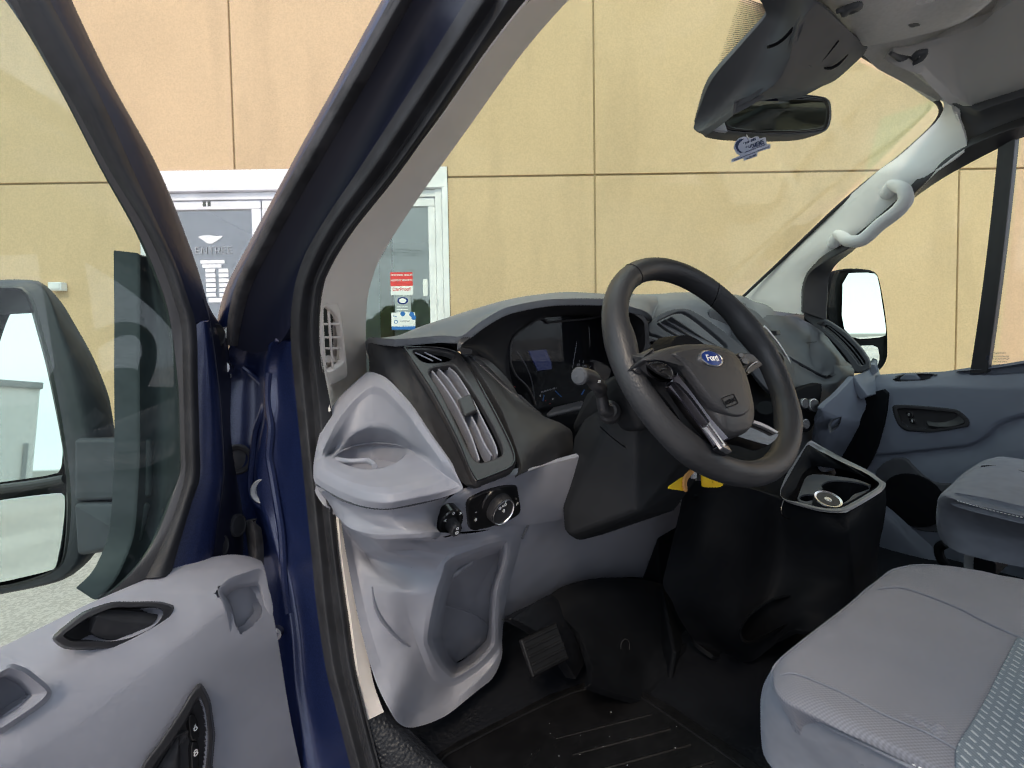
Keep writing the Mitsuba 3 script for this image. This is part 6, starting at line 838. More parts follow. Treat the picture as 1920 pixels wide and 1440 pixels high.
sub(pd_, 'trim_panel', loft([
    [(.925,.3259,1.1699),(.925,.3016,1.1725),(.925,.2319,1.1799),(.925,.1429,1.1857),(.925,.0666,1.2008),(.925,.0055,1.2098),(.925,-.0517,1.2229),(.925,-.1258,1.2411)],
    [(.88,.3084,1.151),(.88,.2798,1.1522),(.88,.2162,1.1513),(.88,.1291,1.1584),(.88,.0542,1.1615),(.88,-.0059,1.1671),(.88,-.0621,1.1723),(.88,-.135,1.1809)],
    [(.865,.3025,1.1272),(.865,.271,1.1289),(.865,.2109,1.1356),(.865,.1244,1.1434),(.865,.0499,1.1439),(.865,-.0098,1.1439),(.865,-.0657,1.1499),(.865,-.1383,1.1536)],
    [(.862,.3012,1.0354),(.862,.2696,1.0385),(.862,.2093,1.0444),(.862,.1225,1.0529),(.862,.0479,1.0601),(.862,-.0119,1.0691),(.862,-.0676,1.0866),(.862,-.1401,1.1004)],
    [(.868,.3363,.898),(.868,.2637,.9133),(.868,.2106,.9271),(.868,.1232,.9528),(.868,.0544,.9746),(.868,.018,1.0042),(.868,-.0133,1.0415),(.868,-.0667,1.072),(.868,-.1395,1.0849)],
    [(.885,.3774,.8685),(.885,.2715,.8939),(.885,.2164,.9103),(.885,.1281,.9368),(.885,.0499,.9623),(.885,.0159,.9918),(.885,-.0143,1.0294),(.885,-.0635,1.0584),(.885,-.137,1.0718)],
    [(.86,.367,.7971),(.86,.262,.8187),(.86,.2073,.8299),(.86,.1197,.8566),(.86,.0424,.897),(.86,.0085,.9196),(.86,-.0217,.9409),(.86,-.0707,.9647),(.86,-.1437,.9764)],
    [(.85,.3635,.4827),(.85,.2573,.5203),(.85,.202,.5398),(.85,.1135,.5711),(.85,.0351,.5989),(.85,-.03,.6219),(.85,-.0798,.6395),(.85,-.1533,.6656)], [(.86,.3868,.0747),(.86,.2744,.135),(.86,.2108,.1692),(.86,.1155,.2203),(.86,.0327,.2648),(.86,-.0338,.3004),(.86,-.0844,.3276),(.86,-.1592,.3678)]], nu=150, nv=150, t=.02, ref=(-1, -.3, 1.4), cut=[
    [(.855,.2381,1.0695),(.855,.2277,1.0739),(.855,.1869,1.0755),(.855,.1206,1.0743),(.855,.0839,1.0725),(.855,.0685,1.0608),(.855,.0557,1.0424),(.855,.0568,1.0341),(.855,.0731,1.0257),(.855,.1186,1.012),(.855,.1539,1.0043),(.855,.2008,1.0039),(.855,.2185,1.0143),(.855,.232,1.0396)],
    [(.9,.2594,1.1599),(.9,.2411,1.1714),(.9,.2129,1.1776),(.9,.1629,1.179),(.9,.1517,1.1776),(.9,.1585,1.1654),(.9,.1782,1.1594),(.9,.2216,1.156),(.9,.2502,1.1549)],
    [(.905,.0905,1.1889),(.905,.0463,1.1949),(.905,.0007,1.2022),(.905,-.056,1.214),(.905,-.1246,1.2251),(.905,-.1253,1.1971),(.905,-.0565,1.1894),(.905,.0003,1.1816),(.905,.0598,1.1799),(.905,.075,1.1844)]]), 'grey_plastic_far')
sub(pd_, 'sill_pocket', cloft([
    [(.905,.2735,1.1571),(.905,.2505,1.1724),(.905,.2176,1.1805),(.905,.1603,1.1821),(.905,.1423,1.1791),(.905,.1504,1.1634),(.905,.1741,1.1556),(.905,.2248,1.1518),(.905,.2611,1.1503)],
    [(.9,.2671,1.1597),(.9,.2457,1.1713),(.9,.2144,1.1793),(.9,.1601,1.1808),(.9,.1462,1.1778),(.9,.1544,1.1655),(.9,.1753,1.1578),(.9,.2231,1.1541),(.9,.2563,1.1528)],
    [(.925,.2622,1.1572),(.925,.2469,1.1668),(.925,.2199,1.1731),(.925,.1735,1.1745),(.925,.1636,1.173),(.925,.1706,1.1641),(.925,.1877,1.1599),(.925,.2287,1.1566),(.925,.2529,1.1557)]], n=48, m=3), 'overhead_dark')
sub(pd_, 'release_lever', hull([(.9,.2351,1.1626),(.9,.2232,1.1737),(.9,.1998,1.1744),(.9,.191,1.1642)], .006), 'grey_plastic_far')
sub(pd_, 'map_recess', cloft([
    [(.905,.0996,1.1887),(.905,.0488,1.1981),(.905,.0007,1.2069),(.905,-.0559,1.2201),(.905,-.1243,1.2339),(.905,-.1254,1.1927),(.905,-.0566,1.1848),(.905,.0002,1.1769),(.905,.0647,1.1748),(.905,.084,1.1825)],
    [(.9,.0943,1.1893),(.9,.0475,1.197),(.9,-.0005,1.2043),(.9,-.057,1.2175),(.9,-.1253,1.2299),(.9,-.1262,1.1962),(.9,-.0576,1.1884),(.9,-.0009,1.1806),(.9,.061,1.1787),(.9,.0775,1.1848)],
    [(.93,.0883,1.1849),(.93,.0489,1.1908),(.93,.0064,1.1966),(.93,-.051,1.207),(.93,-.1204,1.217),(.93,-.1209,1.1991),(.93,-.0514,1.1899),(.93,.0061,1.1821),(.93,.0626,1.1789),(.93,.0753,1.1819)]], n=48, m=3), 'grey_plastic_far')
sub(pd_, 'handle_bezel', cloft([
    [(.858,.2483,1.0718),(.858,.2378,1.0798),(.858,.1894,1.0819),(.858,.1216,1.0806),(.858,.081,1.0773),(.858,.0631,1.0642),(.858,.049,1.0411),(.858,.0501,1.0311),(.858,.0713,1.0205),(.858,.1194,1.0046),(.858,.1548,.9968),(.858,.2076,.9955),(.858,.2269,1.0075),(.858,.2421,1.0382)],
    [(.852,.2416,1.0714),(.852,.2326,1.0775),(.852,.1873,1.0794),(.852,.1198,1.0782),(.852,.0806,1.0749),(.852,.0639,1.0633),(.852,.0511,1.0417),(.852,.0522,1.0335),(.852,.071,1.0248),(.852,.1177,1.0092),(.852,.1529,1.0014),(.852,.2027,1.0006),(.852,.2219,1.0126),(.852,.2354,1.0397)],
    [(.852,.2326,1.0668),(.852,.2207,1.0713),(.852,.1859,1.0725),(.852,.1197,1.0714),(.852,.0843,1.0696),(.852,.0702,1.0594),(.852,.0586,1.0426),(.852,.0598,1.0359),(.852,.0748,1.0293),(.852,.1177,1.0159),(.852,.153,1.0083),(.852,.1984,1.0082),(.852,.2145,1.017),(.852,.2265,1.0406)],
    [(.875,.2377,1.0613),(.875,.2258,1.0642),(.875,.1935,1.0652),(.875,.1266,1.0659),(.875,.0921,1.064),(.875,.079,1.0535),(.875,.0686,1.038),(.875,.0698,1.0329),(.875,.0825,1.0265),(.875,.1246,1.0149),(.875,.1603,1.0072),(.875,.2047,1.0073),(.875,.2195,1.0146),(.875,.2316,1.0367)]], n=60, m=4), 'satin_black')
sub(pd_, 'handle_lever', loft([[(.862,.155,1.0341),(.862,.1317,1.0315),(.862,.0985,1.0401),(.862,.073,1.0643)], [(.852,.149,1.0226),(.852,.1218,1.0205),(.852,.0889,1.026),(.852,.0598,1.0408)]], t=.008, edge=.002), 'dark_plastic')
for q in ([(.868,.2159,1.0553),(.868,.1983,1.0605),(.868,.1924,1.0399),(.868,.2069,1.0366)], [(.868,.2069,1.0349),(.868,.1924,1.0381),(.868,.1851,1.0195),(.868,.1995,1.0179)]): sub(pd_, 'lock_button', slab(q, t=.005, b=.001, ref=(-1, -.3, 1.4)), 'gloss_black')
for q in ([(.865,.2045,1.0497)][0], [(.865,.1957,1.0294)][0]): sub(pd_, 'lock_symbol', text('8', .008, q, (0, -1, 0), (0, 0, 1)), 'white_print')
sub(pd_, 'speaker_panel', slab([(.845,.2943,.8454),(.845,.2644,.8844),(.845,.2338,.9024),(.845,.2055,.9072),(.845,.1821,.8792),(.845,.1493,.8486),(.845,.1217,.8387),(.845,.0833,.8468),(.845,.0632,.6937),(.845,.12,.6803),(.845,.159,.6706),(.845,.1806,.6733),(.845,.2162,.6998),(.845,.2608,.7365),(.845,.2942,.7586)], t=.01, b=.004, ref=(-1, -.3, 1.4)), 'dash_top')
sub(pd_, 'speaker_grille', lathe([(.838,.1847,.7714)][0], (-1, 0, 0), [(.088, -.003), (.086, .002), (.07, .004), (0, .007)], 48), 'black_plastic')
sub(pd_, 'lower_sill', loft([[(.83,.2884,.7541),(.83,.2552,.7379),(.83,.1756,.6753),(.83,.0891,.6035),(.83,.0575,.5801)], [(.8,.2766,.7176),(.8,.2532,.709),(.8,.1855,.6519),(.8,.1148,.5865),(.8,.0616,.5541)], [(.79,.2724,.4578),(.79,.241,.4701),(.79,.181,.4936),(.79,.1107,.486),(.79,.0575,.4563)]], nu=24, t=.01, edge=.004), 'grey_plastic_far')
for k, (w, yy) in enumerate(((.03, 0), (.045, .010), (.05, .017), (.035, .025), (.02, .034))):
    sub(pd_, 'glass_marking', text('AS2 M' + '0' * int(w * 200), .004, A([(.895,-.0009,1.2472)][0]) - [0, 0, yy], (0, -1, 0), (-.12, 0, 1), .0004), 'ink')

# -- passenger windshield pillar and handle --
pr1, pr3 = rs([(.7628,.1004,1.9745),(.8429,.123,1.9563),(.8587,.1493,1.9351),(.8474,.2235,1.8753),(.8099,.2819,1.8282),(.8092,.4211,1.7352),(.799,.5684,1.6164),(.8144,.7633,1.4785),(.8294,.8,1.4489)], 50), rs([(.8,.0825,1.9655),(.8,.0638,1.8965),(.8,.0514,1.8389),(.8,.1182,1.786),(.82,.1964,1.7203),(.82,.3086,1.6438),(.82,.415,1.5922),(.82,.5021,1.5017),(.82,.5146,1.397)], 50)
pt = part('pillar_trim', loft([pr1, pr1 * .66 + pr3 * .34 - [.012, .014, 0], pr1 * .33 + pr3 * .67 - [.012, .010, 0], pr3], nu=50, nv=14, t=.008, edge=.0), 'light_trim', label='pale grey trim panel up the passenger windshield pillar')
sub(pt, 'screw_cap', lathe([(.8645,.6158,1.5268)][0], (-.5, -.85, .2), [(.024, -.002), (.024, .002), (.022, .0032), (.0, .0032)], 36), 'light_trim')
gh = part('grab_handle', tube([(.775,.3774,1.6551),(.735,.3435,1.6398),(.705,.3118,1.6191),(.695,.2804,1.6129),(.695,.2228,1.651),(.695,.1689,1.6898),(.695,.1573,1.7111),(.7,.163,1.734),(.735,.1914,1.757),(.775,.2223,1.7755)], [.015, .017, .018, .018, .018, .018, .018, .018, .017, .015], 18, flat=1.15, res=90), 'light_trim', True, 'pale grey grab handle on the passenger pillar')
for p in ([(.785,.3786,1.647)][0], [(.785,.2232,1.7704)][0]): sub(gh, 'end_cap', hull([A(p) + [.012, 0, 0], A(p) + [-.01, -.002, 0], A(p) + [.0, .015, -.015]], .02), 'light_trim')
part('windshield_rubber', tube([(.2761,.0997,1.9841),(.4074,.1023,1.982),(.506,.104,1.9806),(.7631,.1114,1.9746),(.8145,.1171,1.97),(.8601,.1307,1.9591),(.882,.1592,1.9361),(.8707,.2317,1.8776),(.836,.292,1.829),(.8001,.4169,1.7283),(.7906,.564,1.6097),(.7722,.7366,1.4705)], .006, 8), 'rubber')

# -- roof lining, visors, mirror --
hl = part('headliner', loft([
    [(-.80, .06, 1.93)] + [(-.3394,.0936,1.9736),(-.2146,.091,1.9757),(-.1103,.0894,1.977),(-.0156,.0891,1.9772),(.1443,.0875,1.9785),(.2556,.0913,1.9754),(.3718,.1,1.9684),(.5289,.1004,1.9681),(.738,.1012,1.9674)],
    [(-.7458,.0862,1.985),(-.375,.0663,1.985),(-.2242,.0524,1.985),(-.1143,.0477,1.985),(-.0267,.0439,1.985),(.1114,.0478,1.985),(.2492,.0532,1.985),(.397,.0657,1.985),(.6043,.0798,1.985),(.8693,.1,1.985)],
    [(-.8, -.06, 2.02), (-.6, -.06, 2.02), (-.4, -.05, 2.02), (-.2, -.04, 2.02), (0, -.04, 2.02), (.2, -.04, 2.02), (.4, -.03, 2.02), (.6, -.02, 2.02), (.75, 0, 2.02), (.86, 0, 1.98)],
    [(-.8, -.6, 2.04), (-.6, -.6, 2.04), (-.4, -.6, 2.04), (-.2, -.6, 2.04), (0, -.6, 2.04), (.2, -.6, 2.04), (.4, -.6, 2.04), (.6, -.6, 2.04), (.75, -.6, 2.03), (.88, -.6, 1.96)],
    [(-.8, -4.1, 2.04), (-.6, -4.1, 2.04), (-.4, -4.1, 2.04), (-.2, -4.1, 2.04), (0, -4.1, 2.04), (.2, -4.1, 2.04), (.4, -4.1, 2.04), (.6, -4.1, 2.04), (.75, -4.1, 2.03), (.88, -4.1, 1.96)]], nu=50, nv=50, t=.012, ref=(0, 0, 1)), 'headliner', label='grey felt headliner above the windshield')
ov = part('overhead_shelf', loft([
    [(-.1534,.0273,1.975),(-.0454,.0351,1.975),(.0917,.0541,1.975),(.2103,.0769,1.975),(.2375,.0589,1.975),(.2878,-.0065,1.975),(.3141,-.066,1.975),(.2932,-.1025,1.975),(.256,-.1373,1.975)],
    [(-.1235,-.0514,1.955),(-.0175,-.0323,1.955),(.0778,-.0123,1.955),(.1477,.0004,1.955),(.1671,-.0153,1.955),(.1914,-.0511,1.955),(.201,-.0896,1.955),(.1804,-.1262,1.955),(.1363,-.1588,1.955)],
    [(-.067,-.1048,1.965),(.005,-.0877,1.965),(.0822,-.0657,1.965),(.1275,-.0548,1.965),(.1381,-.0637,1.965),(.1451,-.0898,1.965),(.133,-.1163,1.965),(.117,-.1389,1.965),(.0928,-.1624,1.965)]], nu=36, nv=20, t=.02, edge=.005), 'headliner', label='rounded overhead storage lip')
sub(ov, 'latch', slab([(.151,-.021,1.958),(.1585,-.0325,1.958),(.1701,-.0459,1.958),(.2107,-.0432,1.958),(.2124,-.0321,1.958),(.1942,-.0149,1.958)], t=.006, b=.002), 'visor_cloth')
sub(ov, 'latch_inset', slab([(.1637,-.0254,1.955),(.1774,-.0401,1.955),(.1978,-.0387,1.955),(.1864,-.023,1.955)], t=.004, b=.001), 'overhead_dark')
vs = part('sun_visor', loft([
    [(.3246,.0567,1.99),(.3476,.0381,1.99),(.3887,-.0174,1.99),(.4022,-.0684,1.99),(.3659,-.1112,1.99),(.3365,-.186,1.99)],
    [(.2822,.0391,1.965),(.4071,.0172,1.965),(.5099,-.012,1.965),(.5373,-.0715,1.965),(.5442,-.1229,1.965),(.519,-.1765,1.965)],
    [(.2995,.0213,1.945),(.5135,.0295,1.945),(.6725,.0219,1.945),(.707,-.032,1.945),(.706,-.0908,1.945),(.705,-.1453,1.945)],
    [(.3533,.0077,1.935),(.532,.0265,1.935),(.7144,.0375,1.935),(.8495,.037,1.935),(.84,.0155,1.935),(.8426,-.0554,1.935),(.8465,-.1214,1.935)]], nu=36, nv=24, t=.014, edge=.006), 'visor_cloth', label='grey passenger sun visor folded up with a paper label')
sub(vs, 'warning_label', slab([(.6784,-.0377,1.951),(.6618,-.095,1.951),(.7986,-.0671,1.951),(.7977,-.0317,1.951)], t=.002, b=.0003, it=0, ref=(0, 0, 1.2)), 'card_white')
for k in range(5):
    a, b = [(.6951,-.0408,1.9505),(.6801,-.0885,1.9505)][0:2]; c_, d_ = [(.7774,-.0363,1.9505),(.7787,-.0682,1.9505)][0:2]; t_ = k / 4.6
    sub(vs, 'label_print', tube([A(a) + (A(c_) - A(a)) * t_ - [0, 0, .0006], A(b) + (A(d_) - A(b)) * t_ - [0, 0, .0006]], .0011, 5, res=2), 'grey_print')
cl = sub(vs, 'clip', tube([(.242,.0304,1.945),(.2818,.0299,1.945),(.3112,.0253,1.945),(.3316,.0203,1.945),(.3023,.0009,1.945),(.3088,-.0094,1.945),(.3156,.0013,1.935),(.3206,.0185,1.935)], [.004, .005, .007, .008, .008, .007, .006, .004], 10, up=(0, 0, 1)), 'overhead_dark')
v2 = part('sun_visor', loft([
    [(-.0994,.0319,1.985),(.0144,.044,1.985),(.1114,.0478,1.985),(.1459,.0425,1.985),(.1381,.0107,1.985),(.1139,-.0424,1.985)], [(-.123,-.006,1.965),(-.0267,.0071,1.965),(.061,.0154,1.965),(.0588,-.0108,1.965),(.0399,-.06,1.965)], [(-.1137,-.0312,1.97),(-.0239,-.018,1.97),(.0354,-.0156,1.97),(.0313,-.0385,1.97),(.0143,-.069,1.97)]], nu=24, nv=14, t=.012, edge=.005), 'headliner', label='driver sun visor at the top edge with a dark clip')
sub(v2, 'clip', tube([(-.0179,.0219,1.955),(-.0138,.0128,1.955),(.0012,.0157,1.955),(-.008,.0063,1.955),(-.0075,-.0077,1.955),(.0036,-.0065,1.955),(.009,.0118,1.955)], [.004, .006, .008, .008, .008, .007, .004], 10, up=(0, 0, 1)), 'overhead_dark')
part('roof_rail_trim', loft([[(.78,.0826,1.9591),(.78,.0556,1.9456),(.78,.0191,1.9147),(.78,-.0005,1.9168),(.78,-.0686,1.9179),(.78,-.1332,1.9169)], [(.83,.0758,1.9056),(.83,.0579,1.8918),(.83,.0178,1.8889),(.83,-.015,1.8909),(.83,-.062,1.8923),(.83,-.1254,1.8914)], [(.84,.0563,1.8461),(.84,.0424,1.8502),(.84,.0085,1.8559),(.84,-.0241,1.86),(.84,-.0657,1.8629),(.84,-.1244,1.861)]], nu=30, nv=12, t=.02, edge=.003), 'overhead_dark', label='dark trim above the passenger door')
mh = part('mirror_mount', loft([
    [(-.1927,.0863,1.9794),(-.1323,.0953,1.9723),(-.111,.1037,1.9655),(-.1254,.148,1.9297),(-.1409,.2004,1.8875),(-.1237,.2448,1.8516),(-.1028,.2777,1.8251)],
    [(-.1441,.0414,1.9771),(-.1126,.0584,1.9634),(-.0944,.0784,1.9473),(-.0873,.114,1.9186),(-.0841,.1615,1.8803),(-.0913,.206,1.8444),(-.1089,.2492,1.8095)],
    [(-.1123,.0107,1.9377),(-.1205,.0322,1.9203),(-.1063,.053,1.9036),(-.0793,.0774,1.8838),(-.065,.1064,1.8605),(-.0913,.1353,1.8372),(-.1384,.1635,1.8145)],
    [(.068,.0391,1.9533),(.0865,.0671,1.9307),(.0917,.0902,1.9121),(.085,.1085,1.8973),(.0782,.1273,1.8822),(.0451,.1442,1.8686),(-.0101,.1599,1.8559)],
    [(.2674,.0811,1.9837),(.2549,.1152,1.9562),(.2402,.1394,1.9366),(.2097,.1569,1.9225),(.1785,.1764,1.9068),(.1518,.1884,1.8972),(.1037,.1996,1.8881)]], nu=36, nv=36, t=.01, edge=.003), 'overhead_dark', label='dark moulded housing between mirror and roof')
sub(mh, 'joint', tube([(.0566,.0507,1.9362),(.056,.0634,1.926),(.0531,.0825,1.9106),(.0205,.1088,1.8894),(-.0207,.1308,1.8716),(-.0416,.1461,1.8593)], .0016, 6), 'black_plastic')
sub(mh, 'joint', tube([(-.099,.0468,1.9317),(-.1017,.0571,1.9234),(-.1066,.0723,1.9111),(-.132,.0887,1.8979)], .003, 6), 'black_plastic')
sub(mh, 'finger_grip', tube([(-.0343,.0523,1.9247),(-.0306,.0681,1.9119),(-.0193,.0799,1.9024),(.0202,.0874,1.8964)], [.001, .003, .003, .001], 8), 'overhead_dark')
sub(mh, 'finger_grip', tube([(.1239,.0633,1.9312),(.1206,.0773,1.92),(.1024,.0889,1.9106),(.0829,.0914,1.9086)], [.001, .003, .003, .001], 8), 'black_plastic')
sub(mh, 'glass_pad', slab([(-.0833,.2894,1.8311),(-.1108,.254,1.8596),(-.1296,.2093,1.8957),(-.1112,.2097,1.8954),(-.0273,.2417,1.8696),(.0485,.2833,1.836),(-.0269,.291,1.8298)], t=.006, b=.001, it=2), 'satin_black')
def dots():
    P = [A(p) for p in [(-.1571,.126,1.9988),(-.0897,.237,1.9093),(-.0762,.1221,2.002),(-.0574,.1332,1.9931),(-.0681,.1791,1.9561),(-.0841,.2343,1.9115)]]
    nrm = np.cross(P[1] - P[0], P[2] - P[0]); V = []
    edge_ = rs(P[2:], 46); left_ = rs(P[:2], 46)
    for k in range(45): V.append(tube([left_[k], edge_[k] * .6 + left_[k] * .4, edge_[k]], [.0003, .0009, .0013], 5, flat=.3, up=nrm, res=4))
    return cat(*V)
fd = part('frit_lines', dots(), 'satin_black', label='fading black print on the windshield beside the mirror'); stuffify(fd)
rm = 'van__rear_view_mirror'
labels[rm] = {'label': 'wide black rear view mirror below the roof'}
MN = np.array([-.152, -.982, .11])
MO = [(-.0852,.2441,1.8714),(-.0646,.2422,1.8833),(.0268,.2301,1.9012),(.1794,.2088,1.9226),(.2959,.1916,1.93),(.318,.187,1.9196),(.3174,.1844,1.8955),(.308,.1827,1.8679),(.2877,.1834,1.8459),(.1613,.2006,1.8241),(.0535,.2162,1.8146),(-.0459,.2311,1.8094),(-.0876,.2378,1.8121),(-.0937,.2408,1.8299),(-.0913,.243,1.8533)]
mo = lambda k, o: [tuple(A(MO).mean(0) + (A(p) - A(MO).mean(0)) * k + MN * o) for p in MO]
sub(rm, 'housing', cloft([mo(.80, -.05), mo(.93, -.04), mo(1.0, -.012), mo(1.0, -.002), mo(.985, .002), mo(.965, .001), mo(.955, -.003)], n=90, m=3, straight=False, cap0=True), 'overhead_dark')
sub(rm, 'rim', slab([(-.047,.2374,1.8779),(-.0179,.2342,1.8899),(.0678,.2227,1.9059),(.1765,.2073,1.919),(.2887,.1907,1.9258),(.3088,.1865,1.9165),(.308,.1838,1.8912),(.2961,.1823,1.8607),(.2775,.1836,1.8469),(.1596,.1997,1.8272),(.052,.2153,1.8176),(-.036,.2284,1.8134),(-.0601,.2329,1.8202),(-.06,.2361,1.8483)], [[(-.0382,.2356,1.8743),(-.0105,.2326,1.8861),(.0669,.2223,1.9009),(.1756,.2069,1.9138),(.2798,.1915,1.9207),(.2981,.1878,1.9125),(.2977,.1853,1.89),(.2867,.184,1.8637),(.2705,.1852,1.8514),(.1605,.2001,1.8323),(.0529,.2157,1.8225),(-.027,.2277,1.819),(-.0499,.2319,1.8248),(-.0504,.2347,1.8494)]], .003, .001, it=2), 'gloss_black')
sub(rm, 'glass', slab([(-.0383,.2368,1.8759),(-.0089,.2336,1.8879),(.0686,.2233,1.9028),(.1774,.2078,1.9157),(.2838,.1922,1.923),(.3019,.1883,1.9134),(.3015,.1858,1.8908),(.2905,.1846,1.8645),(.274,.1856,1.8509),(.1619,.2008,1.8316),(.0541,.2164,1.8218),(-.0258,.2284,1.8183),(-.0501,.233,1.8252),(-.0506,.2358,1.8497)], t=.002, b=.0004, it=2), 'dim_mirror', label='dark reflecting glass')
sub(rm, 'side_cap', loft([[(-.0891,.2401,1.8669),(-.0687,.2383,1.8787),(-.0423,.2351,1.8868)], [(-.0984,.2385,1.8393),(-.0808,.2362,1.8437),(-.0585,.2332,1.8474)], [(-.0956,.2349,1.8109),(-.0745,.2313,1.8085),(-.0526,.2279,1.8084)]], nu=12, t=.004, edge=.002), 'grey_print')
sub(rm, 'stalk', tube([A([(.0783,.2623,1.8963)][0]), A([(-.0569,.2285,1.8648)][0])], .014, 12), 'satin_black')
TX = np.cross(-MN, [0, 0, 1]); TX /= np.linalg.norm(TX); TX = TX if TX[0] > 0 else -TX
hg = thing('hanging_tag', 'silver grey cut-out air freshener tag with blue lettering below the mirror', 'air freshener')
ta = math.radians(21); tx = TX * math.cos(ta) + np.array([0, 0, math.sin(ta)]); ty = np.array([0, 0, math.cos(ta)]) - TX * math.sin(ta)
add(hg + '__plate', slab([(-.0334,.2253,1.7756),(-.0253,.2257,1.7902),(-.0123,.2248,1.7997),(.0049,.2226,1.8044),(.0243,.2193,1.8021),(.0369,.2179,1.8069),(.0474,.2165,1.8085),(.0498,.2155,1.8033),(.0705,.213,1.809),(.0719,.2109,1.7926),(.0842,.2091,1.7937),(.0818,.2085,1.7848),(.0393,.2137,1.7726),(.0358,.2131,1.7626),(-.0065,.2182,1.749),(-.0071,.2189,1.7549),(-.0448,.2234,1.7425),(-.0443,.2241,1.7496),(-.0159,.2209,1.7602),(-.0266,.223,1.764)], t=.002, b=.0004, it=0), 'tag_silver', 35, True)
def tpt(p, o=.0004): return A(p) + MN * o
add(hg + '__lettering', text('THIMENS', .0098, tpt([(.0316,.2165,1.7865)][0]), tx, ty, bold=True), 'ink', 35, True)
add(hg + '__lettering', text('Lave-auto', .0062, tpt([(.0164,.2198,1.7947)][0]), tx, ty, bold=True), 'ink', 35, True)
add(hg + '__lettering', text('514 331-9801', .0036, tpt([(.0151,.216,1.7591)][0]), tx, ty), 'ink', 35, True)
add(hg + '__crescent', tube([tuple(tpt(p)) for p in [(-.0013,.2228,1.7972),(-.0173,.2244,1.7897),(-.0255,.2245,1.7795),(-.0223,.223,1.7703),(-.0099,.2207,1.7666)]], [.001, .003, .0042, .003, .001], 8, flat=.2, up=MN), 'ink', 35, True)
add(hg + '__print_line', tube([tuple(tpt(p)) for p in [(-.0033,.2197,1.7672),(.0665,.2116,1.7914)]], .0009, 5, res=2, flat=.3, up=MN), 'ink', 35, True)
add(hg + '__print_line', tube([tuple(tpt(p)) for p in [(-.0393,.223,1.7465),(.0761,.2097,1.7874)]], .0008, 5, res=2, flat=.3, up=MN), 'ink', 35, True)
add(hg + '__ball_chain', tube([(.014,.2195,1.7983),(.0101,.2207,1.8039),(.0357,.235,1.8208)], .0013, 8), 'silver', 35, True)

# -- passenger mirror outside --
pm = 'van__passenger_mirror'
labels[pm] = {'label': 'black double door mirror outside the passenger window'}
pmf = lambda s: A(s)
NP = np.array([-.40, -.915, .02]); NP /= np.linalg.norm(NP)
PMO = [(1.054,.5282,1.5344),(1.0721,.5208,1.5583),(1.1292,.496,1.5658),(1.2176,.4572,1.5572),(1.2486,.4433,1.541),(1.2653,.4348,1.4854),(1.2877,.4204,1.2774),(1.2861,.4196,1.2065),(1.2692,.4261,1.1668),(1.2389,.4389,1.1457),(1.1373,.4834,1.1502),(1.083,.5082,1.1975),(1.0527,.5234,1.2845),(1.0414,.5311,1.4109)]
pmo = lambda k, o: [tuple(A(PMO).mean(0) + (A(p) - A(PMO).mean(0)) * k + NP * o) for p in PMO]
sub(pm, 'housing', cloft([pmo(.7, -.16), pmo(.95, -.10), pmo(1.0, -.01), pmo(.97, .0), pmo(.94, -.01)], n=70, m=4, straight=False, cap0=True), 'black_plastic')
sub(pm, 'mirror_glass', slab([(1.1008,.5048,1.5481),(1.229,.4486,1.5436),(1.2487,.4396,1.5238),(1.2777,.4224,1.3166),(1.2724,.424,1.2849),(1.1418,.4811,1.284),(1.0902,.5049,1.3405)], t=.004, b=.0006), 'mirror_glass', label='upper mirror glass')
sub(pm, 'wide_glass', slab([(1.1366,.4828,1.259),(1.2376,.4386,1.2554),(1.2478,.433,1.2053),(1.2355,.4376,1.1676),(1.1565,.4722,1.1701),(1.1353,.4824,1.2145)], t=.004, b=.0006), 'mirror_glass', label='lower wide angle mirror glass')
sub(pm, 'arm', box(A([(1.0716,.5715,1.3704)][0]) - [.12, .03, .04], A([(1.1163,.5519,1.3673)][0]) + [.03, .03, .04], .01), 'black_plastic')

#==== the building ====
bd = 'building'
labels[bd] = {'label': 'tan stucco building of large panels with a white glazed entrance', 'category': 'building'}
def wbox(u0, u1, z0, z1, t0, t1, b=.003):
    m = box((u0, z0, t0), (u1, z1, t1), b); v = m.vertices
    return mesh(np.array([WP(*p) for p in v]), m.faces[:, ::-1])
def wslab(pts, t, d, b=.004, it=0): return slab([tuple(WP(u, z, t)) for u, z in pts], t=d, b=b, it=it, ref=WP(0, 2, 5))
def bpart(name, m, mat, label=None, smooth=35): return add('building__' + name, m, mat, smooth, False, label)
EU0, EU1 = -3.0, [(-.493,2.358)][0][0]
ZH, ZJ = [(-.523,2.985)][0][1], [(.694,2.903)][0][1]
U = [-11.0, -8.1, -5.15] + [[(-2.21,3.319)][0][0], [(.694,2.894)][0][0], [(3.64,2.465)][0][0]] + [6.6, 9.5, 12.4, 15.3]
g_ = .008
bpart('backing_wall', wbox(-11, EU0, -.8, 7.5, -.3, -.016), 'joint_shadow')
bpart('backing_wall', wbox(EU1, 15.3, -.8, 7.5, -.3, -.016), 'joint_shadow')
bpart('backing_wall', wbox(EU0, EU1, ZH, 7.5, -.3, -.016), 'joint_shadow')
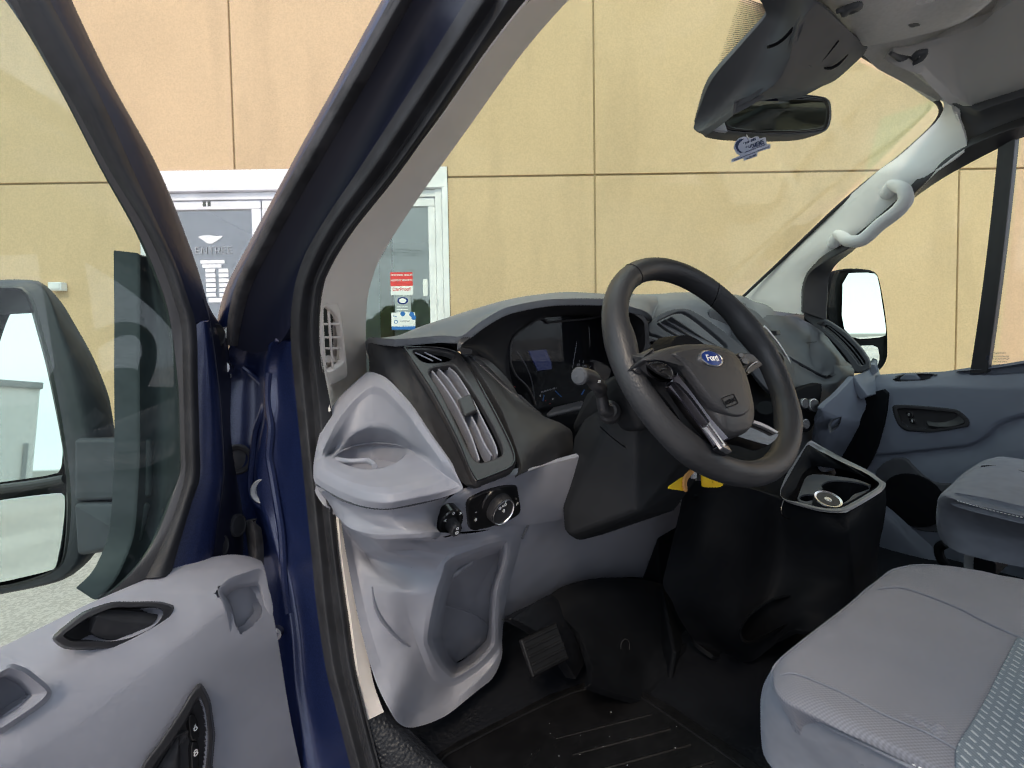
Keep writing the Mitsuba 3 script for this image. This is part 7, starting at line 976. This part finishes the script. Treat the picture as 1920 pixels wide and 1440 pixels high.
for i in range(len(U) - 1):
    a, b = U[i] + g_, U[i + 1] - g_
    if i == 2: up = [(a, ZJ + g_), (EU0, ZJ + g_), (EU0, ZH + .004), (b, ZH + .004), (b, 7.4), (a, 7.4)]; lo = [(a, -.8), (EU0, -.8), (EU0, ZJ - g_), (a, ZJ - g_)]
    elif i == 3: up = [(a, ZH + .004), (EU1, ZH + .004), (EU1, ZJ + g_), (b, ZJ + g_), (b, 7.4), (a, 7.4)]; lo = [(EU1, -.8), (b, -.8), (b, ZJ - g_), (EU1, ZJ - g_)]
    else: up = [(a, ZJ + g_), (b, ZJ + g_), (b, 7.4), (a, 7.4)]; lo = [(a, -.8), (b, -.8), (b, ZJ - g_), (a, ZJ - g_)]
    bpart('wall_panel', wslab(up, 0, .015), 'stucco', smooth=False); bpart('wall_panel', wslab(lo, 0, .015), 'stucco', smooth=False)
en = 'building__entrance'
labels[en] = {'label': 'white framed glass entrance with stickers on its panes'}
def esub(name, m, mat, label=None, smooth=35): return add(en + '__' + name, m, mat, smooth, False, label)
zt = [(-2.302,2.822)][0][1]; zd = [(-2.304,2.762)][0][1]; zg = [(-2.307,2.69)][0][1]
esub('header', wbox(EU0, EU1 - .005, zt, ZH, -.10, .012), 'white_frame')
esub('frame_top', wbox(EU0, EU1 - .05, zd, zt - .004, -.12, -.03), 'white_frame')
uj = [[(-.549,2.188)][0][0], [(-.609,2.189)][0][0], [(-.666,2.189)][0][0]]
esub('side_casing', wbox(uj[0] + .006, EU1 - .003, -.8, ZH - .12, -.08, .010), 'white_frame')
esub('side_jamb', wbox(uj[1] + .006, uj[0], -.8, zt, -.12, -.02), 'white_frame')
esub('side_jamb', wbox(EU0, EU0 + .1, -.8, zt, -.12, -.0), 'white_frame')
um = [(-2.028,2.425)][0][0]; um2 = -1.32; ug = [(-2.11,2.426)][0][0]
lv = [('door_leaf', EU0 + .1, um - .006, ug), ('door_leaf', um + .006, um2 - .03, um2 - .11), ('side_light', um2 + .03, uj[1], uj[2])]
for nm_, a, b, gr_ in lv:
    z0 = -.75; w_ = b - gr_
    esub(nm_ + '_top_rail', wbox(a, b, zg, zd - .004, -.10, -.045), 'white_frame')
    esub(nm_ + '_stile', wbox(a, a + w_, z0, zg - .002, -.10, -.045), 'white_frame'); esub(nm_ + '_stile', wbox(gr_, b, z0, zg - .002, -.10, -.045), 'white_frame')
    esub(nm_ + '_bottom_rail', wbox(a + w_ + .002, gr_ - .002, z0, z0 + .22, -.10, -.045), 'white_frame')
    esub(nm_ + '_pane', mesh([WP(a + w_, z0 + .2, -.07), WP(gr_, z0 + .2, -.07), WP(gr_, zg, -.07), WP(a + w_, zg, -.07)], [[0, 1, 2], [0, 2, 3]]), 'shop_pane', smooth=False)
esub('mullion', wbox(um2 - .028, um2 + .028, -.8, zd, -.12, -.03), 'white_frame')
for p in [(-2.491,2.735),(-2.452,2.735)]: esub('screw', wbox(p[0] - .012, p[0] + .012, p[1] - .02, p[1] + .02, -.05, -.040), 'inside_dark')
esub('handle', wbox(ug + .03, ug + .06, 1.0, 1.4, -.045, .02, .01), 'steel_grey')
# inside the entrance
bpart('vestibule_floor', wbox(EU0 - .6, EU1 + .6, -.9, -.8, -3.5, -.12), 'inside_floor')
bpart('vestibule_wall', wbox(EU0 - .6, EU1 + .6, -.8, 3.2, -3.6, -3.5), 'inside_wall')
bpart('vestibule_wall', wbox(EU1 + .5, EU1 + .6, -.8, 3.2, -3.5, -.3), 'inside_wall'); bpart('vestibule_wall', wbox(EU0 - .6, EU0 - .5, -.8, 3.2, -3.5, -.3), 'inside_wall')
bpart('vestibule_ceiling', wbox(EU0 - .6, EU1 + .6, 3.2, 3.3, -3.6, -.3), 'inside_wall')
for u0, u1, z0, z1, m_ in ((-2.55, -2.25, 1.9, 3.0, 'timber'), (-2.2, -1.9, 1.9, 3.0, 'inside_dark'), (-1.6, -1.45, .4, 3.1, 'timber'), (-1.2, -.3, -.7, 1.2, 'inside_dark')):
    bpart('vestibule_fitting', wbox(u0, u1, z0, z1, -2.2, -2.1), m_)
# stickers on the panes: each a part of the entrance
def sticker(name, px0, px1, mat, label, t=-.066, d=.002): return esub(name, wbox(min(px0[0], px1[0]), max(px0[0], px1[0]), min(px0[1], px1[1]), max(px0[1], px1[1]), t, t + d, .0005), mat, label)
def wtext(s, h, uz, mat, name='lettering', t=-.0635, bold=True): return esub(name, text(s, h, WP(uz[0], uz[1], t), UR, (0, 0, 1), .0006, bold), mat)
W2 = lambda p: (p[0], p[1])
a, b = [(-.992,2.16),(-.808,2.045)]; sticker('red_sticker', a, b, 'red_print', 'red upper half of the sticker on the right hand pane')
a, b = [(-.99,2.048),(-.805,1.972)]; sticker('white_sticker', a, b, 'card_white', 'white lower half of the red sticker'); wtext('CarProof', .026, [(-.9,2.021)][0], 'red_print')
for s, p in (('CERTIFIED DEALER', [(-.897,2.137)][0]), ('HISTORY REPORTS', [(-.898,2.094)][0])): wtext(s, .014, p, 'card_white')
a, b = [(-.958,1.97),(-.826,1.829)]; sticker('grey_sticker', a, b, 'card_grey', 'grey sticker with a small oval badge')
esub('oval_badge', (lambda m: m)(lathe(WP(*[(-.894,1.926)][0], -.064), -FH, [(.03, 0), (.028, .001), (0, .001)], 30, UR, 1.5)), 'badge_blue'); esub('oval_badge', lathe(WP(*[(-.894,1.926)][0], -.0625), -FH, [(.02, 0), (.019, .001), (0, .001)], 30, UR, 1.5), 'card_white')
for k in range(3):
    p = [(-.895,1.878)][0]; sticker('sticker_line', (p[0] - .05, p[1] - k * .022), (p[0] + .045, p[1] - k * .022 - .006), 'card_white', None, -.064, .001)
a, b = [(-.992,1.828),(-.794,1.712)]; sticker('blue_white_sticker', a, b, 'card_white', 'white and blue sticker lowest on the right hand pane')
a, b = [(-.99,1.719),(-.795,1.686)]; sticker('blue_band', a, b, 'blue_print', None)
for p, r in (([(-.896,1.818)][0], .02), ([(-.822,1.812)][0], .02), ([(-.806,1.786)][0], .02)): esub('blue_dot', lathe(WP(*p, -.0635), -FH, [(r, 0), (r, .001), (0, .001)], 20), 'blue_print')
esub('ring_mark', lathe(WP(*[(-.954,1.753)][0], -.0635), -FH, [(.016, 0), (.016, .001), (.011, .001), (.011, 0)], 24), 'blue_print'); wtext('certified', .016, [(-.88,1.757)][0], 'grey_print'); wtext('The', .012, [(-.962,1.797)][0], 'blue_print')
a, b = [(-.724,2.1),(-.684,1.961)]; sticker('paper_slip', a, b, 'card_white', 'white paper slip by the door stile')
# winged emblem and opening hours on the left leaf
wing = [(-2.571,2.476),(-2.523,2.484),(-2.471,2.488),(-2.428,2.478),(-2.354,2.482),(-2.395,2.448),(-2.43,2.431),(-2.448,2.419),(-2.478,2.415),(-2.504,2.428),(-2.525,2.446)]
esub('winged_emblem', wslab(wing, -.064, .002, .0005, 1), 'card_white', 'white winged emblem on the left door pane')
wtext('ENTREE', .06, [(-2.441,2.363)][0], 'steel_grey', bold=False)
for x0, x1, y0, y1 in ((366, 413, 485, 490), (370, 407, 493, 499)):
    p, q = [(-2.557,2.283),(-2.355,2.259)]; 
rows = [[(-2.557,2.283),(-2.355,2.254)], [(-2.541,2.249),(-2.382,2.22)]] + [None]
for r in rows[:2]: sticker('hours_line', r[0], r[1], 'white_print', None)
for k in range(6):
    for (p, q) in ([(-2.517,2.214),(-2.436,2.183)], [(-2.408,2.212),(-2.327,2.181)]):
        dz = k * ([(-2.517,2.214)][0][1] - [(-2.518,2.174)][0][1]); sticker('hours_line', (p[0], p[1] - dz), (q[0], q[1] - dz), 'white_print', None)
p, q = [(-2.501,1.972),(-2.354,1.936)]; sticker('hours_line', p, q, 'white_print', None)
# small box on the wall
wb = [(-3.715,2.104),(-3.606,2.037)]; lt = thing('wall_box', 'small pale junction box on the stucco wall left of the entrance', 'box')
add(lt + '__case', wbox(wb[0][0], wb[1][0], wb[1][1], wb[0][1], 0, .06, .006), 'white_frame', 35); add(lt + '__cover', wbox(wb[0][0] + .01, wb[1][0] - .01, wb[1][1] + .01, wb[0][1] - .01, .06, .066, .003), 'card_white', 35)

#==== ground and surroundings ====
key = add('ground', loft([[(-80, -80, 0.), (80, -80, 0.)], [(-80, 5.4, 0.), (80, 5.4, 0.)]], nu=2, nv=2, t=.05, ref=(0, 0, 9)), 'asphalt', False, True); labels[key] = {'label': 'pale gravelly asphalt lot', 'kind': 'structure'}
labels['sky'] = {'label': 'bright overcast sky', 'kind': 'structure'}

def env(key, m, mat, label, cat_, smooth=35):
    k = add(key, m, mat, smooth, False); labels[k] = {'label': label, 'category': cat_}; return k
tr = thing('box_trailer', 'white ribbed box trailer parked left of the van, seen in the mirror', 'trailer')
tm_ = T
def at(m, x, y, a):
    m = m.copy(); m.apply_transform(trimesh.transformations.rotation_matrix(math.radians(a), [0, 0, 1])); m.apply_translation([x, y, 0]); return m
add(tr + '__body', at(box((-1.2, -3, .9), (1.2, 3, 2.7), .03), -13, -1.5, 12), 'trailer_white')
for k in range(14): add(tr + '__rib', at(box((1.205, -2.9 + k * .44, 1.0), (1.235, -2.84 + k * .44, 1.7), .005), -13, -1.5, 12), 'steel_grey')
add(tr + '__roof_rail', at(box((-1.24, -3.02, 2.65), (1.26, 3.02, 2.77), .02), -13, -1.5, 12), 'steel_grey')
for k in (-1.5, -.6):
    for s_ in (-1, 1): add(tr + '__wheel', at(lathe((s_ * 1.0, k, .45), (s_, 0, 0), [(0, 0), (.42, 0), (.45, .04), (.45, .2), (.2, .24), (0, .2)]), -13, -1.5, 12), 'rubber')
for i, (x, y) in enumerate(((-24, -13), (-27, 4), (-6, -26), (9, -30))):
    up_ = thing('utility_pole', ['timber utility pole behind the trailer with shrubs at its foot', 'timber utility pole beside the long shed', 'timber utility pole behind the lot on the left', 'timber utility pole behind the lot on the right'][i], 'utility pole', 'poles round the lot')
    add(up_ + '__post', tube([(x, y, -.2), (x, y, 9.5)], [.16, .11], 10, res=6), 'timber'); add(up_ + '__crossarm', box((x - 1.1, y - .06, 8.6), (x + 1.1, y + .06, 8.75), .01), 'timber')
env('overhead_wire', cat(*[tube([(-24 + d, -13, 8.8), (-14 + d, -21.0, 8.2), (-6 + d, -26, 8.8), (2 + d, -28.4, 8.2), (9 + d, -30, 8.8)], .015, 5) for d in (-1, 0, 1)]), 'rubber', 'slack overhead wires between the poles', 'wire')
sh = thing('shed', 'long pale corrugated shed behind the lot', 'shed')
add(sh + '__wall', at(box((-9, -.2, 0), (9, .2, 3.6), .02), -22, -22, 40), 'corrugated'); add(sh + '__roof', at(box((-9.3, -.6, 3.6), (9.3, 5, 3.8), .03), -22, -22, 40), 'steel_grey')
rng = np.random.default_rng(7)
def shrub(name, label, cat_, x, y, r, h, n, trunk=False):
    k = thing(name, label, cat_); c = rng.normal(size=(n, 3)); c /= np.linalg.norm(c, axis=1, keepdims=True); c *= rng.uniform(.45, 1, (n, 1)) ** .5
    lump = meshkit.fbm(c * 1.6 + [x, y, 0], 3)[:, None]; c = c * (.6 + .8 * lump) * [r, r, h / 2] + [x, y, (h * .5 if not trunk else h * .62)]
    d1 = rng.normal(size=(n, 3)); d1 /= np.linalg.norm(d1, axis=1, keepdims=True); d2 = np.cross(d1, rng.normal(size=(n, 3))); d2 /= np.linalg.norm(d2, axis=1, keepdims=True); q = .11 * max(1, r / 1.6)
    v = np.concatenate([c - d1 * q, c + d2 * q * .5, c + d1 * q, c - d2 * q * .5]); i = np.arange(n)
    add(k + '__crown', mesh(v, np.vstack([np.stack([i, i + n, i + 2 * n], 1), np.stack([i, i + 2 * n, i + 3 * n], 1)])), 'leaf', False)
    add(k + '__trunk', tube([(x, y, -.1), (x + .1, y, h * .3), (x, y + .1, h * .7)], [r * .09, r * .06, r * .03], 8), 'timber')
shrub('shrub', 'bushy green shrub at the foot of the pole behind the trailer', 'shrub', -15.5, -12.5, 2.6, 4.6, 9000)
shrub('shrub', 'low green shrub by the long shed', 'shrub', -19, -16.5, 2.8, 4.8, 9000)
shrub('tree', 'leafy tree behind the lot left of the shed', 'tree', -13, -19, 3.2, 6.5, 9000, True)
shrub('tree', 'leafy tree far left beside the pole', 'tree', -26, -1, 3.0, 6.0, 9000, True)
dk = thing('dark_truck', 'dark flatbed truck beyond the trailer, seen in the mirror', 'truck')
add(dk + '__cab', at(hull([(-1, -1, .7), (1, -1, .7), (-1, 1.4, .7), (1, 1.4, .7), (-.95, -1, 2.3), (.95, -1, 2.3), (-.95, .7, 2.3), (.95, .7, 2.3), (-1, 1.4, 1.4), (1, 1.4, 1.4)], .05), -13, -12, 60), 'black_plastic')
add(dk + '__bed', at(box((-1.1, -5, .8), (1.1, -1.2, 1.0), .02), -13, -12, 60), 'trailer_white')
for k in (-4, -2.6, .5):
    for s_ in (-1, 1): add(dk + '__wheel', at(lathe((s_ * .85, k, .45), (s_, 0, 0), [(0, 0), (.42, 0), (.45, .04), (.45, .2), (.2, .24), (0, .2)]), -13, -12, 60), 'rubber')
